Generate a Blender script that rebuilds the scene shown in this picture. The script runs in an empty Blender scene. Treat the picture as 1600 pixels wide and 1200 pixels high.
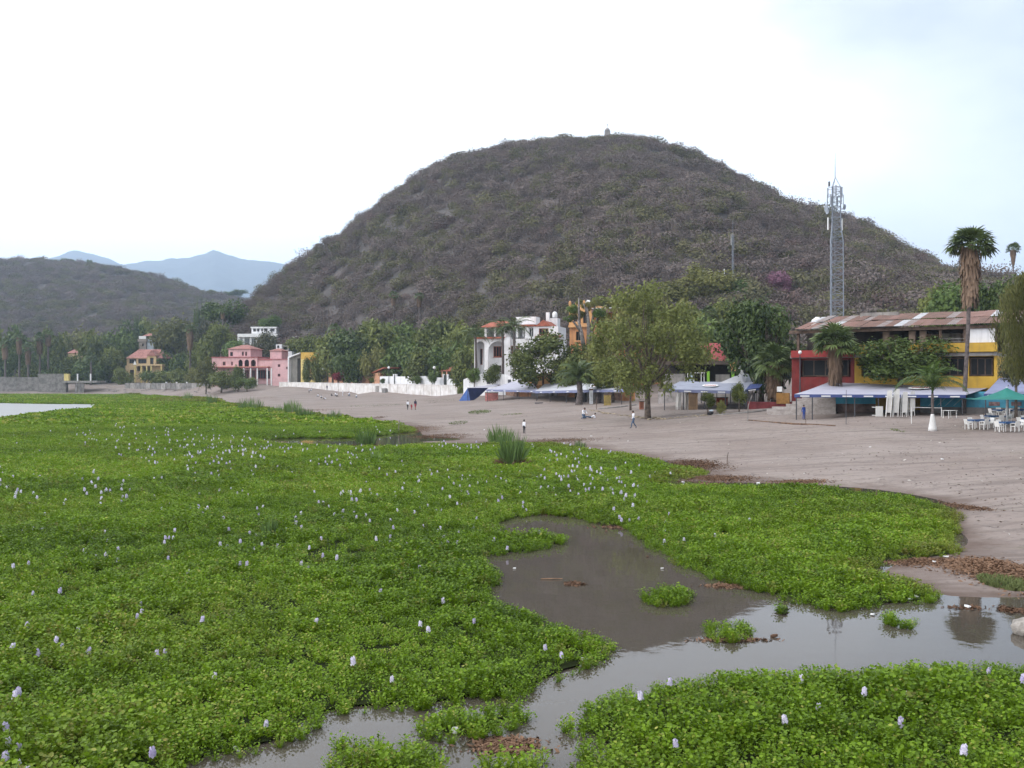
import bpy, bmesh, math, random
import numpy as np
from mathutils import Vector, Matrix
from mathutils.geometry import tessellate_polygon

R = math.radians
rnd = random.Random(7)
sc = bpy.context.scene

# ------------------------------------------------------------------ camera
F, H = 1500.0, 5.0            # focal length in photograph pixels (1600 wide), eye height above the lake
cam_d = bpy.data.cameras.new('camera')
cam = bpy.data.objects.new('camera', cam_d)
sc.collection.objects.link(cam)
cam.location = (0, 0, H)
cam.rotation_euler = (R(90), 0, 0)
cam_d.sensor_width = 36
cam_d.lens = 36 * F / 1600
cam_d.clip_start = 0.1
cam_d.clip_end = 30000
sc.camera = cam

# ------------------------------------------------------------------ sky, sun, exposure
SUN_AZ, SUN_EL = R(-100), R(34)        # azimuth measured from the view direction, negative = left
w = bpy.data.worlds.new('World')
sc.world = w
w.use_nodes = True
nt = w.node_tree
for n in list(nt.nodes):
    nt.nodes.remove(n)
out = nt.nodes.new('ShaderNodeOutputWorld')
bg = nt.nodes.new('ShaderNodeBackground')
sky = nt.nodes.new('ShaderNodeTexSky')
sky.sky_type = 'NISHITA'
sky.sun_disc = False
sky.sun_elevation = SUN_EL
sky.sun_rotation = SUN_AZ
sky.air_density = 1.0
sky.dust_density = 1.2
bg.inputs['Strength'].default_value = 0.12
# a thin veil of bright cloud over the whole sky, thinner where the noise is low
tc = nt.nodes.new('ShaderNodeTexCoord')
mp = nt.nodes.new('ShaderNodeMapping')
mp.inputs['Scale'].default_value = (1.0, 1.0, 2.2)
mp.inputs['Location'].default_value = (0.35, 0.2, 0.1)
nz = nt.nodes.new('ShaderNodeTexNoise')
nz.inputs['Scale'].default_value = 1.5
nz.inputs['Detail'].default_value = 5
nz.inputs['Roughness'].default_value = 0.5
mr = nt.nodes.new('ShaderNodeMapRange')
mr.inputs['From Min'].default_value = 0.24
mr.inputs['From Max'].default_value = 0.50
mr.inputs['To Min'].default_value = 0.32
mr.inputs['To Max'].default_value = 0.97
mx = nt.nodes.new('ShaderNodeMix')
mx.data_type = 'RGBA'
mx.inputs['B'].default_value = (12.6, 12.7, 13.0, 1)
nt.links.new(tc.outputs['Generated'], mp.inputs['Vector'])
nt.links.new(mp.outputs['Vector'], nz.inputs['Vector'])
sx = nt.nodes.new('ShaderNodeSeparateXYZ')
nt.links.new(tc.outputs['Generated'], sx.inputs[0])
ma = nt.nodes.new('ShaderNodeMath')
ma.operation = 'MULTIPLY_ADD'
ma.inputs[1].default_value = -0.27      # the veil thins away from the sun's side
nt.links.new(sx.outputs['X'], ma.inputs[0])
nt.links.new(nz.outputs['Fac'], ma.inputs[2])
nt.links.new(ma.outputs[0], mr.inputs['Value'])
# the veil is brightest on the sun's side
vb_ = nt.nodes.new('ShaderNodeMapRange')
vb_.inputs['From Min'].default_value = -1.0
vb_.inputs['From Max'].default_value = 1.0
vb_.inputs['To Min'].default_value = 1.75
vb_.inputs['To Max'].default_value = 0.82
nt.links.new(sx.outputs['X'], vb_.inputs['Value'])
vs_ = nt.nodes.new('ShaderNodeVectorMath')
vs_.operation = 'SCALE'
vs_.inputs[0].default_value = (12.6, 12.7, 13.0)
nt.links.new(vb_.outputs['Result'], vs_.inputs['Scale'])
nt.links.new(vs_.outputs[0], mx.inputs['B'])
nt.links.new(mr.outputs['Result'], mx.inputs['Factor'])
nt.links.new(sky.outputs['Color'], mx.inputs['A'])
nt.links.new(mx.outputs['Result'], bg.inputs['Color'])
nt.links.new(bg.outputs['Background'], out.inputs['Surface'])

sun_d = bpy.data.lights.new('sun', 'SUN')
sun_d.energy = 1.5
sun_d.angle = R(14)
sun_d.color = (1.0, 0.95, 0.88)
sun = bpy.data.objects.new('sun', sun_d)
sc.collection.objects.link(sun)
sd = Vector((math.sin(SUN_AZ) * math.cos(SUN_EL), math.cos(SUN_AZ) * math.cos(SUN_EL), math.sin(SUN_EL)))
sun.rotation_euler = sd.to_track_quat('Z', 'Y').to_euler()

sc.view_settings.view_transform = 'Standard'
sc.view_settings.look = 'None'
sc.view_settings.exposure = 0.0
sc.view_settings.gamma = 1.0
sc.view_settings.use_curve_mapping = False
sc.render.engine = 'CYCLES'
sc.cycles.max_bounces = 5
sc.cycles.diffuse_bounces = 2
sc.cycles.glossy_bounces = 3
sc.cycles.transparent_max_bounces = 6
sc.cycles.volume_bounces = 1
sc.cycles.use_denoising = True

# ================================================================== helpers
C = sc.collection
UP = Vector((0, 0, 1))


def srgb(r, g, b):
    f = lambda x: ((x / 255 + 0.055) / 1.055) ** 2.4 if x > 10 else x / 255 / 12.92
    return (f(r), f(g), f(b))


MATS = {}


def mat(name, col, rough=0.8, var=0.12, scale=1.5, col2=None, bump=0.0, spec=0.3, streak=0.0, metal=0.0, bscale=None, detail=5):
    """a painted or natural surface: base colour, blotches towards col2, optional relief and run-off streaks"""
    if name in MATS:
        return MATS[name]
    m = bpy.data.materials.new(name)
    m.use_nodes = True
    t = m.node_tree
    b = t.nodes['Principled BSDF']
    b.inputs['Roughness'].default_value = rough
    b.inputs['Specular IOR Level'].default_value = spec
    b.inputs['Metallic'].default_value = metal
    c2 = col2 or tuple(max(0, x * (1 - var * 2.2)) for x in col)
    geo = t.nodes.new('ShaderNodeNewGeometry')
    n = t.nodes.new('ShaderNodeTexNoise')
    n.inputs['Scale'].default_value = scale
    n.inputs['Detail'].default_value = detail
    n.inputs['Roughness'].default_value = 0.65
    t.links.new(geo.outputs['Position'], n.inputs['Vector'])
    r = t.nodes.new('ShaderNodeValToRGB')
    r.color_ramp.elements[0].position = 0.36
    r.color_ramp.elements[1].position = 0.62
    r.color_ramp.elements[0].color = (*c2, 1)
    r.color_ramp.elements[1].color = (*col, 1)
    t.links.new(n.outputs['Fac'], r.inputs['Fac'])
    last = r.outputs['Color']
    if streak > 0:
        mpn = t.nodes.new('ShaderNodeMapping')
        mpn.inputs['Scale'].default_value = (2.2, 2.2, 0.18)
        n2 = t.nodes.new('ShaderNodeTexNoise')
        n2.inputs['Scale'].default_value = 1.3
        n2.inputs['Detail'].default_value = 4
        t.links.new(geo.outputs['Position'], mpn.inputs['Vector'])
        t.links.new(mpn.outputs['Vector'], n2.inputs['Vector'])
        r2 = t.nodes.new('ShaderNodeMapRange')
        r2.inputs['From Min'].default_value = 0.5
        r2.inputs['From Max'].default_value = 0.72
        r2.inputs['To Max'].default_value = streak
        t.links.new(n2.outputs['Fac'], r2.inputs['Value'])
        mm = t.nodes.new('ShaderNodeMix')
        mm.data_type = 'RGBA'
        mm.inputs['B'].default_value = (0.09, 0.085, 0.08, 1)
        t.links.new(r2.outputs['Result'], mm.inputs['Factor'])
        t.links.new(last, mm.inputs['A'])
        last = mm.outputs['Result']
    t.links.new(last, b.inputs['Base Color'])
    if bump > 0:
        bn = t.nodes.new('ShaderNodeBump')
        bn.inputs['Strength'].default_value = bump
        bn.inputs['Distance'].default_value = 0.05
        n3 = t.nodes.new('ShaderNodeTexNoise')
        n3.inputs['Scale'].default_value = bscale or scale * 4
        n3.inputs['Detail'].default_value = 6
        t.links.new(geo.outputs['Position'], n3.inputs['Vector'])
        t.links.new(n3.outputs['Fac'], bn.inputs['Height'])
        t.links.new(bn.outputs['Normal'], b.inputs['Normal'])
    MATS[name] = m
    return m


def leaf_mat(name, dark, light, rough=0.5, trans=0.25, spec=0.35, inst=True, objrand=False, yellow=None):
    """foliage: colour runs from dark to light with the face attribute 'tint' and the plant's own random tint"""
    if name in MATS:
        return MATS[name]
    m = bpy.data.materials.new(name)
    m.use_nodes = True
    t = m.node_tree
    b = t.nodes['Principled BSDF']
    o = t.nodes['Material Output']
    a = t.nodes.new('ShaderNodeAttribute')
    a.attribute_name = 'tint'
    add = t.nodes.new('ShaderNodeMath')
    add.operation = 'MULTIPLY_ADD'
    add.inputs[1].default_value = 0.5
    t.links.new(a.outputs['Fac'], add.inputs[0])
    if inst:
        a2 = t.nodes.new('ShaderNodeAttribute')
        a2.attribute_type = 'INSTANCER'
        a2.attribute_name = 'hue'
        src = a2.outputs['Fac']
    else:
        oi = t.nodes.new('ShaderNodeObjectInfo')
        src = oi.outputs['Random']
    hm = t.nodes.new('ShaderNodeMath')
    hm.operation = 'MULTIPLY'
    hm.inputs[1].default_value = 0.5
    t.links.new(src, hm.inputs[0])
    t.links.new(hm.outputs[0], add.inputs[2])
    r = t.nodes.new('ShaderNodeValToRGB')
    r.color_ramp.elements[0].position = 0.05
    r.color_ramp.elements[1].position = 0.8
    r.color_ramp.elements[0].color = (*dark, 1)
    r.color_ramp.elements[1].color = (*light, 1)
    if yellow:
        e = r.color_ramp.elements.new(0.93)
        e.color = (*yellow, 1)
    t.links.new(add.outputs[0], r.inputs['Fac'])
    t.links.new(r.outputs['Color'], b.inputs['Base Color'])
    b.inputs['Roughness'].default_value = rough
    b.inputs['Specular IOR Level'].default_value = spec
    if trans > 0:
        tr = t.nodes.new('ShaderNodeBsdfTranslucent')
        t.links.new(r.outputs['Color'], tr.inputs['Color'])
        ms = t.nodes.new('ShaderNodeMixShader')
        ms.inputs[0].default_value = trans
        t.links.new(b.outputs[0], ms.inputs[1])
        t.links.new(tr.outputs[0], ms.inputs[2])
        t.links.new(ms.outputs[0], o.inputs['Surface'])
    MATS[name] = m
    return m


def link(o, parent=None):
    C.objects.link(o)
    if parent is not None:
        o.parent = parent
    return o


def tag(o, label=None, cat=None, group=None, kind=None):
    if label: o['label'] = label
    if cat: o['category'] = cat
    if group: o['group'] = group
    if kind: o['kind'] = kind
    return o


def thing(name, label, cat, loc=(0, 0, 0), rz=0.0, group=None):
    o = bpy.data.objects.new(name, None)
    o.empty_display_size = 0.2
    link(o)
    o.location = loc
    o.rotation_euler = (0, 0, rz)
    return tag(o, label, cat, group)


class MB:
    """collects shapes; build() links them as one mesh object"""
    def __init__(s):
        s.v, s.f, s.mi = [], [], []
        s.m = 0

    def add(s, vs, fs):
        k = len(s.v)
        s.v += [tuple(p) for p in vs]
        s.f += [tuple(i + k for i in f) for f in fs]
        s.mi += [s.m] * len(fs)
        return s

    def box(s, x0, x1, y0, y1, z0, z1):
        vs = [(x, y, z) for z in (z0, z1) for y in (y0, y1) for x in (x0, x1)]
        return s.add(vs, [(0, 2, 3, 1), (4, 5, 7, 6), (0, 1, 5, 4), (2, 6, 7, 3), (0, 4, 6, 2), (1, 3, 7, 5)])

    def prism(s, poly, y0, y1):
        """polygon in x,z extruded along y"""
        n = len(poly)
        vs = [(x, y0, z) for x, z in poly] + [(x, y1, z) for x, z in poly]
        fs = [tuple(range(n)), tuple(range(2 * n - 1, n - 1, -1))]
        fs += [(i, (i + 1) % n + 0, (i + 1) % n + n, i + n) for i in range(n)]
        return s.add(vs, fs)

    def slab(s, poly, z0, z1):
        n = len(poly)
        vs = [(x, y, z0) for x, y in poly] + [(x, y, z1) for x, y in poly]
        fs = [tuple(range(n - 1, -1, -1)), tuple(range(n, 2 * n))]
        fs += [(i, (i + 1) % n, (i + 1) % n + n, i + n) for i in range(n)]
        return s.add(vs, fs)

    def tube(s, pts, rad, n=6, cap=True):
        pts = [Vector(p) for p in pts]
        if not hasattr(rad, '__len__'):
            rad = [rad] * len(pts)
        vs, fs = [], []
        for i, p in enumerate(pts):
            d = (pts[min(i + 1, len(pts) - 1)] - pts[max(i - 1, 0)])
            d = d.normalized() if d.length > 1e-9 else UP
            a = d.orthogonal().normalized() if abs(d.z) < 0.95 else Vector((1, 0, 0))
            a = (a - d * a.dot(d)).normalized()
            b = d.cross(a)
            for k in range(n):
                t = 2 * math.pi * k / n
                vs.append(p + (a * math.cos(t) + b * math.sin(t)) * rad[i])
        for i in range(len(pts) - 1):
            for k in range(n):
                fs.append((i * n + k, i * n + (k + 1) % n, (i + 1) * n + (k + 1) % n, (i + 1) * n + k))
        if cap:
            fs.append(tuple(range(n - 1, -1, -1)))
            fs.append(tuple((len(pts) - 1) * n + k for k in range(n)))
        return s.add(vs, fs)

    def lathe(s, prof, n=10, cx=0, cy=0):
        vs, fs = [], []
        for r, z in prof:
            for k in range(n):
                t = 2 * math.pi * k / n
                vs.append((cx + r * math.cos(t), cy + r * math.sin(t), z))
        for i in range(len(prof) - 1):
            for k in range(n):
                fs.append((i * n + k, i * n + (k + 1) % n, (i + 1) * n + (k + 1) % n, (i + 1) * n + k))
        fs.append(tuple(range(n - 1, -1, -1)))
        fs.append(tuple((len(prof) - 1) * n + k for k in range(n)))
        return s.add(vs, fs)

    def mesh(s, name, mats, smooth=False):
        me = bpy.data.meshes.new(name)
        me.from_pydata(s.v, [], s.f)
        for m in (mats if isinstance(mats, (list, tuple)) else [mats]):
            me.materials.append(m)
        if isinstance(mats, (list, tuple)):
            me.polygons.foreach_set('material_index', s.mi)
        if smooth:
            me.polygons.foreach_set('use_smooth', [True] * len(me.polygons))
        me.update()
        return me

    def build(s, name, mats, parent=None, smooth=False, loc=None):
        o = bpy.data.objects.new(name, s.mesh(name, mats, smooth))
        link(o, parent)
        if loc is not None:
            o.location = loc
        return o


def np_mesh(name, verts, faces, material, tint=None, smooth=False):
    """verts (n,3), faces (m,k) with one k"""
    me = bpy.data.meshes.new(name)
    verts = np.asarray(verts, np.float32)
    faces = np.asarray(faces, np.int32)
    n, (m, k) = len(verts), faces.shape
    me.vertices.add(n)
    me.vertices.foreach_set('co', verts.ravel())
    me.loops.add(m * k)
    me.loops.foreach_set('vertex_index', faces.ravel())
    me.polygons.add(m)
    me.polygons.foreach_set('loop_start', np.arange(m, dtype=np.int32) * k)
    if smooth:
        me.polygons.foreach_set('use_smooth', np.ones(m, bool))
    me.materials.append(material)
    if tint is not None:
        a = me.attributes.new('tint', 'FLOAT', 'FACE')
        a.data.foreach_set('value', np.asarray(tint, np.float32))
    me.update(calc_edges=True)
    me.validate()
    return me


def copy_tree(o, parent=None):
    c = o.copy()
    link(c)
    c.parent = parent
    for ch in list(o.children):
        copy_tree(ch, c)
    return c


ORD = 'first second third fourth fifth sixth seventh eighth ninth tenth eleventh twelfth thirteenth fourteenth fifteenth sixteenth seventeenth eighteenth nineteenth twentieth'.split()
ORD += ['twenty-' + x for x in ORD[:9]] + ['thirtieth']


def X(u, D): return (u - 800) / F * D
def Z(v, D): return H - (v - 600) / F * D


# ================================================================== terrain
# shoreline, lake bed and beach heights measured from the photograph: (u, v, z) below the horizon, (u, D, z) beyond
GP = []
for u, v in [(1480, 928), (1540, 930), (1600, 928), (1800, 930), (1400, 893), (1440, 875), (1500, 866), (1505, 830), (1507, 795), (1450, 775), (1380, 764), (1250, 754), (1130, 752), (1030, 748),
             (1115, 741), (1110, 732), (1000, 710), (930, 698), (860, 690), (760, 691), (690, 691), (660, 690), (668, 680), (655, 668), (640, 663), (560, 653), (470, 643), (380, 630), (320, 622)]:
    GP.append((X(u, (H) * F / (v - 600)), H * F / (v - 600), 0.03))
for u, v in [(900, 900), (850, 950), (1000, 870), (1100, 960), (1200, 970), (1300, 985), (1400, 975), (1550, 985), (1600, 1000), (1800, 1000), (700, 1110), (400, 1190), (600, 1125), (850, 1090), (450, 687), (520, 687), (600, 686), (630, 686),
             (800, 740), (600, 740), (400, 740), (200, 740), (0, 740), (-300, 740), (1000, 790), (1250, 850), (1400, 820), (950, 740), (600, 850), (300, 850), (0, 850), (300, 1000), (0, 1000), (600, 1000), (1200, 1200), (1600, 1200), (2000, 1200), (0, 1300), (-400, 1000),
             (500, 665), (400, 665), (200, 665), (0, 665), (-300, 665), (300, 640), (200, 640), (0, 640), (-300, 640), (100, 625), (250, 630), (1200, 800), (1350, 790), (800, 1200), (1500, 1100)]:
    GP.append((X(u, H * F / (v - 600)), H * F / (v - 600), -0.45))
for u, v, z in [(1560, 800, .33), (1550, 720, .8), (1700, 800, .4), (1700, 720, .9), (1300, 720, .5), (1300, 690, .7), (1100, 700, .3), (900, 680, .25), (700, 680, .1), (760, 660, .4), (560, 640, .45), (500, 630, .8), (420, 620, 1.5),
                (1520, 672, 1.35), (1600, 672, 1.4), (1457, 676, 1.15), (1370, 652, 2.0), (1240, 650, 1.9), (1256, 655, 1.6), (990, 669, .65), (1015, 655, 1.2), (1140, 640, 2.0), (1060, 643, 1.9), (819, 677, .2), (640, 640, .6), (560, 620, 1.0), (725, 618, 2.0),
                (560, 615, 1.8), (760, 628, 1.3), (975, 632, 2.0), (880, 628, 1.9)]:
    D = (H - z) * F / (v - 600)
    GP.append((X(u, D), D, z))
for u, D, z in [(435, 360, 3.3), (400, 365, 4.6), (1400, 100, 2.4), (1560, 92, 2.3), (1240, 106, 2.5), (1100, 130, 2.8), (950, 185, 4.5), (800, 225, 4.2), (650, 290, 5.2), (500, 345, 5.4), (390, 375, 5.8), (220, 485, 5.4), (50, 485, 5.0), (-200, 485, 5),
                (-200, 452, .1), (0, 452, .1), (100, 452, .1), (200, 448, .1), (260, 410, .1), (-200, 472, 4.6), (0, 472, 4.6), (100, 470, 4.2), (200, 468, 4.2), (260, 440, 4.2), (310, 372, .1), (320, 400, 4.5),
                (-400, 600, 8), (100, 600, 8), (400, 600, 9), (700, 400, 9), (900, 300, 9), (1200, 260, 8), (1500, 200, 7), (1700, 150, 5), (1700, 100, 2.5), (2200, 100, 3), (2200, 60, 2), (2200, 30, .8),
                (-600, 3000, 10), (800, 3000, 10), (2000, 3000, 10), (-600, 6500, 10), (2000, 6500, 10), (-800, 200, -1), (-800, 400, -.6), (-900, 470, 4), (3000, 300, 5), (3000, 1000, 8)]:
    GP.append((X(u, D), D, z))
for i in range(12):
    u = 440 + 285 * i / 11
    f_ = (u - 436) / 292
    D = 1 / ((1 - f_) / 356 + f_ / 252) - 2
    GP.append((X(u, D), D, Z(604 + 15.5 * min(1, f_ * 1.25), D)))
GP = np.array(GP)
_A = np.sqrt(((GP[:, None, :2] - GP[None, :, :2]) ** 2).sum(2))
_n = len(GP)
_M = np.zeros((_n + 1, _n + 1))
_M[:_n, :_n] = _A
_M[:_n, _n] = 1
_M[_n, :_n] = 1
GW = np.linalg.solve(_M, np.append(GP[:, 2], 0))


def ground(x, y):
    x = np.atleast_1d(np.asarray(x, float)); y = np.atleast_1d(np.asarray(y, float))
    z = np.empty(len(x))
    for i in range(0, len(x), 20000):
        r = np.sqrt((x[i:i + 20000, None] - GP[None, :, 0]) ** 2 + (y[i:i + 20000, None] - GP[None, :, 1]) ** 2)
        z[i:i + 20000] = r @ GW[:_n] + GW[_n]
    return z


def gz(x, y): return float(ground(x, y)[0])


def G(u, D):
    x = X(u, D)
    return Vector((x, D, gz(x, D)))


def Gv(u, v):
    """the point of the ground seen at a pixel of the photograph below the horizon"""
    lo, hi = 8.0, 700.0
    Ds = np.geomspace(lo, hi, 400)
    zs = np.maximum(ground(X(u, Ds), Ds), 0)
    ray = Z(v, Ds)
    k = int(np.argmax(ray <= zs)) if (ray <= zs).any() else len(Ds) - 1
    D = float(Ds[k])
    return Vector((X(u, D), D, float(zs[k])))


def vnoise(x, y, s, seed=0):
    """smooth value noise 0..1"""
    g = np.random.RandomState(seed).rand(64, 64)
    x = np.asarray(x) / s; y = np.asarray(y) / s
    xi = np.floor(x).astype(int); yi = np.floor(y).astype(int)
    fx = x - xi; fy = y - yi
    fx = fx * fx * (3 - 2 * fx); fy = fy * fy * (3 - 2 * fy)
    a = g[xi % 64, yi % 64]; b = g[(xi + 1) % 64, yi % 64]; c = g[xi % 64, (yi + 1) % 64]; d = g[(xi + 1) % 64, (yi + 1) % 64]
    return (a * (1 - fx) + b * fx) * (1 - fy) + (c * (1 - fx) + d * fx) * fy


def polar_sheet(name, us, Ds, zfun, material, label, smooth=True):
    uu, dd = np.meshgrid(us, Ds)
    x = (uu - 800) / F * dd
    z = zfun(uu, dd, x)
    v = np.stack([x.ravel(), dd.ravel(), z.ravel()], 1)
    nu, nd = len(us), len(Ds)
    i = (np.arange(nd - 1)[:, None] * nu + np.arange(nu - 1)[None, :]).ravel()
    f = np.stack([i, i + 1, i + 1 + nu, i + nu], 1)
    o = bpy.data.objects.new(name, np_mesh(name, v, f, material, smooth=smooth))
    link(o)
    return tag(o, label, None, None, 'structure')


# beach sand: dry grey-pink sand, scuffs, tracks, dry brown litter close to the waterline
def sand_material():
    m = bpy.data.materials.new('sand')
    m.use_nodes = True
    t = m.node_tree
    b = t.nodes['Principled BSDF']
    b.inputs['Roughness'].default_value = 0.92
    b.inputs['Specular IOR Level'].default_value = 0.15
    g = t.nodes.new('ShaderNodeNewGeometry')
    def noise(scale, detail=6, rough=.6, sx=1, sy=1):
        mpn = t.nodes.new('ShaderNodeMapping')
        mpn.inputs['Scale'].default_value = (sx, sy, 1)
        mpn.inputs['Rotation'].default_value = (0, 0, R(-18))
        n = t.nodes.new('ShaderNodeTexNoise')
        n.inputs['Scale'].default_value = scale
        n.inputs['Detail'].default_value = detail
        n.inputs['Roughness'].default_value = rough
        t.links.new(g.outputs['Position'], mpn.inputs['Vector'])
        t.links.new(mpn.outputs['Vector'], n.inputs['Vector'])
        return n.outputs['Fac']
    def rng(s, a, b_, lo=0.0, hi=1.0):
        r = t.nodes.new('ShaderNodeMapRange')
        r.inputs['From Min'].default_value = a
        r.inputs['From Max'].default_value = b_
        r.inputs['To Min'].default_value = lo
        r.inputs['To Max'].default_value = hi
        t.links.new(s, r.inputs['Value'])
        return r.outputs['Result']
    def mixc(fac, a, bcol):
        x = t.nodes.new('ShaderNodeMix')
        x.data_type = 'RGBA'
        t.links.new(fac, x.inputs['Factor'])
        if isinstance(a, tuple): x.inputs['A'].default_value = (*a, 1)
        else: t.links.new(a, x.inputs['A'])
        x.inputs['B'].default_value = (*bcol, 1)
        return x.outputs['Result']
    c = mixc(rng(noise(0.11, 5), .38, .62), (0.242, 0.196, 0.174), (0.292, 0.246, 0.222))
    c = mixc(rng(noise(0.5, 8, .7, .35, 1.6), .48, .66, 0, .85), c, (0.185, 0.15, 0.135))
    c = mixc(rng(noise(2.6, 6, .7), .54, .66, 0, .8), c, (0.14, 0.118, 0.105))
    c = mixc(rng(noise(0.25, 6, .75, .5, 1.5), .6, .7, 0, .45), c, (0.18, 0.175, 0.10))
    c = mixc(rng(noise(0.9, 5, .6, .05, 1.3), .56, .64, 0, .6), c, (0.15, 0.122, 0.108))
    c = mixc(rng(noise(6.0, 4, .7), .62, .7, 0, .5), c, (0.12, 0.098, 0.085))
    # damp rim: height of the sand itself above the lake
    sep = t.nodes.new('ShaderNodeSeparateXYZ')
    t.links.new(g.outputs['Position'], sep.inputs[0])
    hgt = t.nodes.new('ShaderNodeMath')
    hgt.operation = 'MULTIPLY_ADD'
    t.links.new(noise(0.35, 6, .7), hgt.inputs[0])
    hgt.inputs[1].default_value = -0.35
    t.links.new(sep.outputs['Z'], hgt.inputs[2])
    c = mixc(rng(hgt.outputs[0], -.06, -.17, 0, .75), c, (0.11, 0.075, 0.06))
    t.links.new(c, b.inputs['Base Color'])
    bn = t.nodes.new('ShaderNodeBump')
    bn.inputs['Strength'].default_value = 0.7
    bn.inputs['Distance'].default_value = 0.12
    t.links.new(noise(1.3, 8, .75), bn.inputs['Height'])
    t.links.new(bn.outputs['Normal'], b.inputs['Normal'])
    return m


polar_sheet('ground', np.linspace(-900, 2600, 230), np.concatenate([np.geomspace(4, 130, 240), np.geomspace(131, 560, 130), np.geomspace(575, 9700, 34)]),
            lambda u, d, x: (lambda z: z + np.where(z > 0.15, (vnoise(x, d, 2.3, 1) - .5) * .10 + (vnoise(x, d, 7, 2) - .5) * .16, 0))(ground(x.ravel(), d.ravel()).reshape(x.shape)),
            sand_material(), 'grey pink sandy lake beach rising to the town')

# lake water: muddy, nearly still
wm = bpy.data.materials.new('lake_water')
wm.use_nodes = True
t = wm.node_tree
b = t.nodes['Principled BSDF']
b.inputs['Base Color'].default_value = (0.074, 0.062, 0.049, 1)
b.inputs['Roughness'].default_value = 0.02
b.inputs['IOR'].default_value = 1.333
b.inputs['Specular IOR Level'].default_value = 0.5
g_ = t.nodes.new('ShaderNodeNewGeometry')
n_ = t.nodes.new('ShaderNodeTexNoise')
n_.inputs['Scale'].default_value = 2.2
n_.inputs['Detail'].default_value = 3
bn_ = t.nodes.new('ShaderNodeBump')
bn_.inputs['Strength'].default_value = 0.05
bn_.inputs['Distance'].default_value = 0.03
t.links.new(g_.outputs['Position'], n_.inputs['Vector'])
t.links.new(n_.outputs['Fac'], bn_.inputs['Height'])
t.links.new(bn_.outputs['Normal'], b.inputs['Normal'])
wo = MB().add([(-700, -250, 0), (300, -250, 0), (300, 560, 0), (-700, 560, 0)], [(0, 1, 2, 3)]).build('lake_water', wm)
tag(wo, 'still muddy brown lake water between the plant mats', None, None, 'structure')

# ------------------------------------------------------------------ hills
SIL = np.array([(150, 660), (300, 650), (330, 600), (352, 530), (385, 472), (400, 462), (440, 430), (480, 400), (520, 372), (560, 340), (600, 307), (640, 280), (680, 257), (720, 240), (770, 225), (820, 217), (890, 209), (950, 209), (1000, 216), (1050, 230), (1100, 247), (1150, 270),
                (1200, 293), (1250, 320), (1300, 341), (1350, 360), (1400, 382), (1450, 402), (1490, 418), (1560, 440), (1650, 470), (1800, 510), (2000, 560)], float)
SIL2 = np.array([(-900, 395), (-300, 398), (0, 403), (60, 406), (150, 412), (220, 421), (270, 438), (320, 455), (360, 462), (420, 470), (520, 490), (700, 530)], float)
SIL3 = np.array([(-900, 430), (-100, 425), (60, 411), (100, 395), (120, 390), (150, 398), (190, 412), (230, 408), (290, 404), (318, 396), (335, 389), (352, 396), (372, 403), (420, 408), (460, 415), (520, 425), (700, 440), (1500, 430), (2600, 440)], float)


def hill_fun(sil, db, dr, zb, drop, relief):
    def f(u, d, x):
        D0 = np.interp(u, *np.array(db, float).T); D1 = np.interp(u, *np.array(dr, float).T)
        top = H + (600 - np.interp(u, sil[:, 0], sil[:, 1]) - drop) / F * D1
        tt = (d - D0) / (D1 - D0)
        s = np.where(tt < 1, 1 - np.clip(1 - tt, 0, None) ** 1.35, 1 - ((tt - 1) * 1.3) ** 2)
        top = np.maximum(top, zb - 8)
        z = zb + (top - zb) * np.clip(s, -.6, 1.2)
        z = np.where(tt < 0, zb + tt * 60, z)
        amp = np.clip(tt * 1.5, 0, 1) * relief
        return z + amp * ((vnoise(x, d, relief * 9, 3) - .5) * 2 + (vnoise(x, d, relief * 3.5, 4) - .5) * .9)
    return f


hill_f = hill_fun(SIL, [(150, 400), (300, 400), (450, 385), (600, 335), (750, 285), (900, 240), (1100, 215), (1300, 195), (1500, 170), (1700, 160), (2000, 150)],
                  [(150, 500), (300, 480), (500, 540), (920, 570), (1200, 540), (1400, 430), (1600, 340), (2000, 300)], 3.0, 15, 4.5)
hill2_f = hill_fun(SIL2, [(-900, 640), (700, 640)], [(-900, 1300), (300, 1300), (700, 900)], 6, 9, 4.5)
mount_f = hill_fun(SIL3, [(-900, 4600), (2600, 4600)], [(-900, 8000), (2600, 8000)], 5, 2, 14.0)


def hill_pt(u, v):
    """the point of the round hill seen at a pixel of the photograph"""
    Ds = np.linspace(160, 600, 900)
    us = np.full(900, float(u))
    zs = hill_f(us, Ds, X(us, Ds))
    k = int(np.argmax(Z(v, Ds) <= zs))
    return Vector((X(u, Ds[k]), Ds[k], zs[k]))


soil = mat('hill_soil', (0.11, 0.095, 0.09), 0.95, 0.25, 0.08, (0.07, 0.064, 0.06))
polar_sheet('hill', np.linspace(338, 2000, 120), np.linspace(150, 720, 100), hill_f, soil, 'round hill under dry grey-brown scrub')
polar_sheet('hill', np.linspace(-700, 700, 70), np.linspace(600, 1700, 60), hill2_f, soil, 'low scrub-covered hill beyond the far shore')
polar_sheet('mountains', np.concatenate([np.linspace(-900, -20, 30), np.linspace(0, 600, 100), np.linspace(620, 2300, 40)]), np.linspace(4500, 9600, 60), mount_f, mat('haze_tinted_woods', (0.07, 0.085, 0.095), 0.95, 0.2, 0.01), 'blue mountain ridge on the horizon')  # woods colour tinted bluish to add to the blue of the haze

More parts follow.
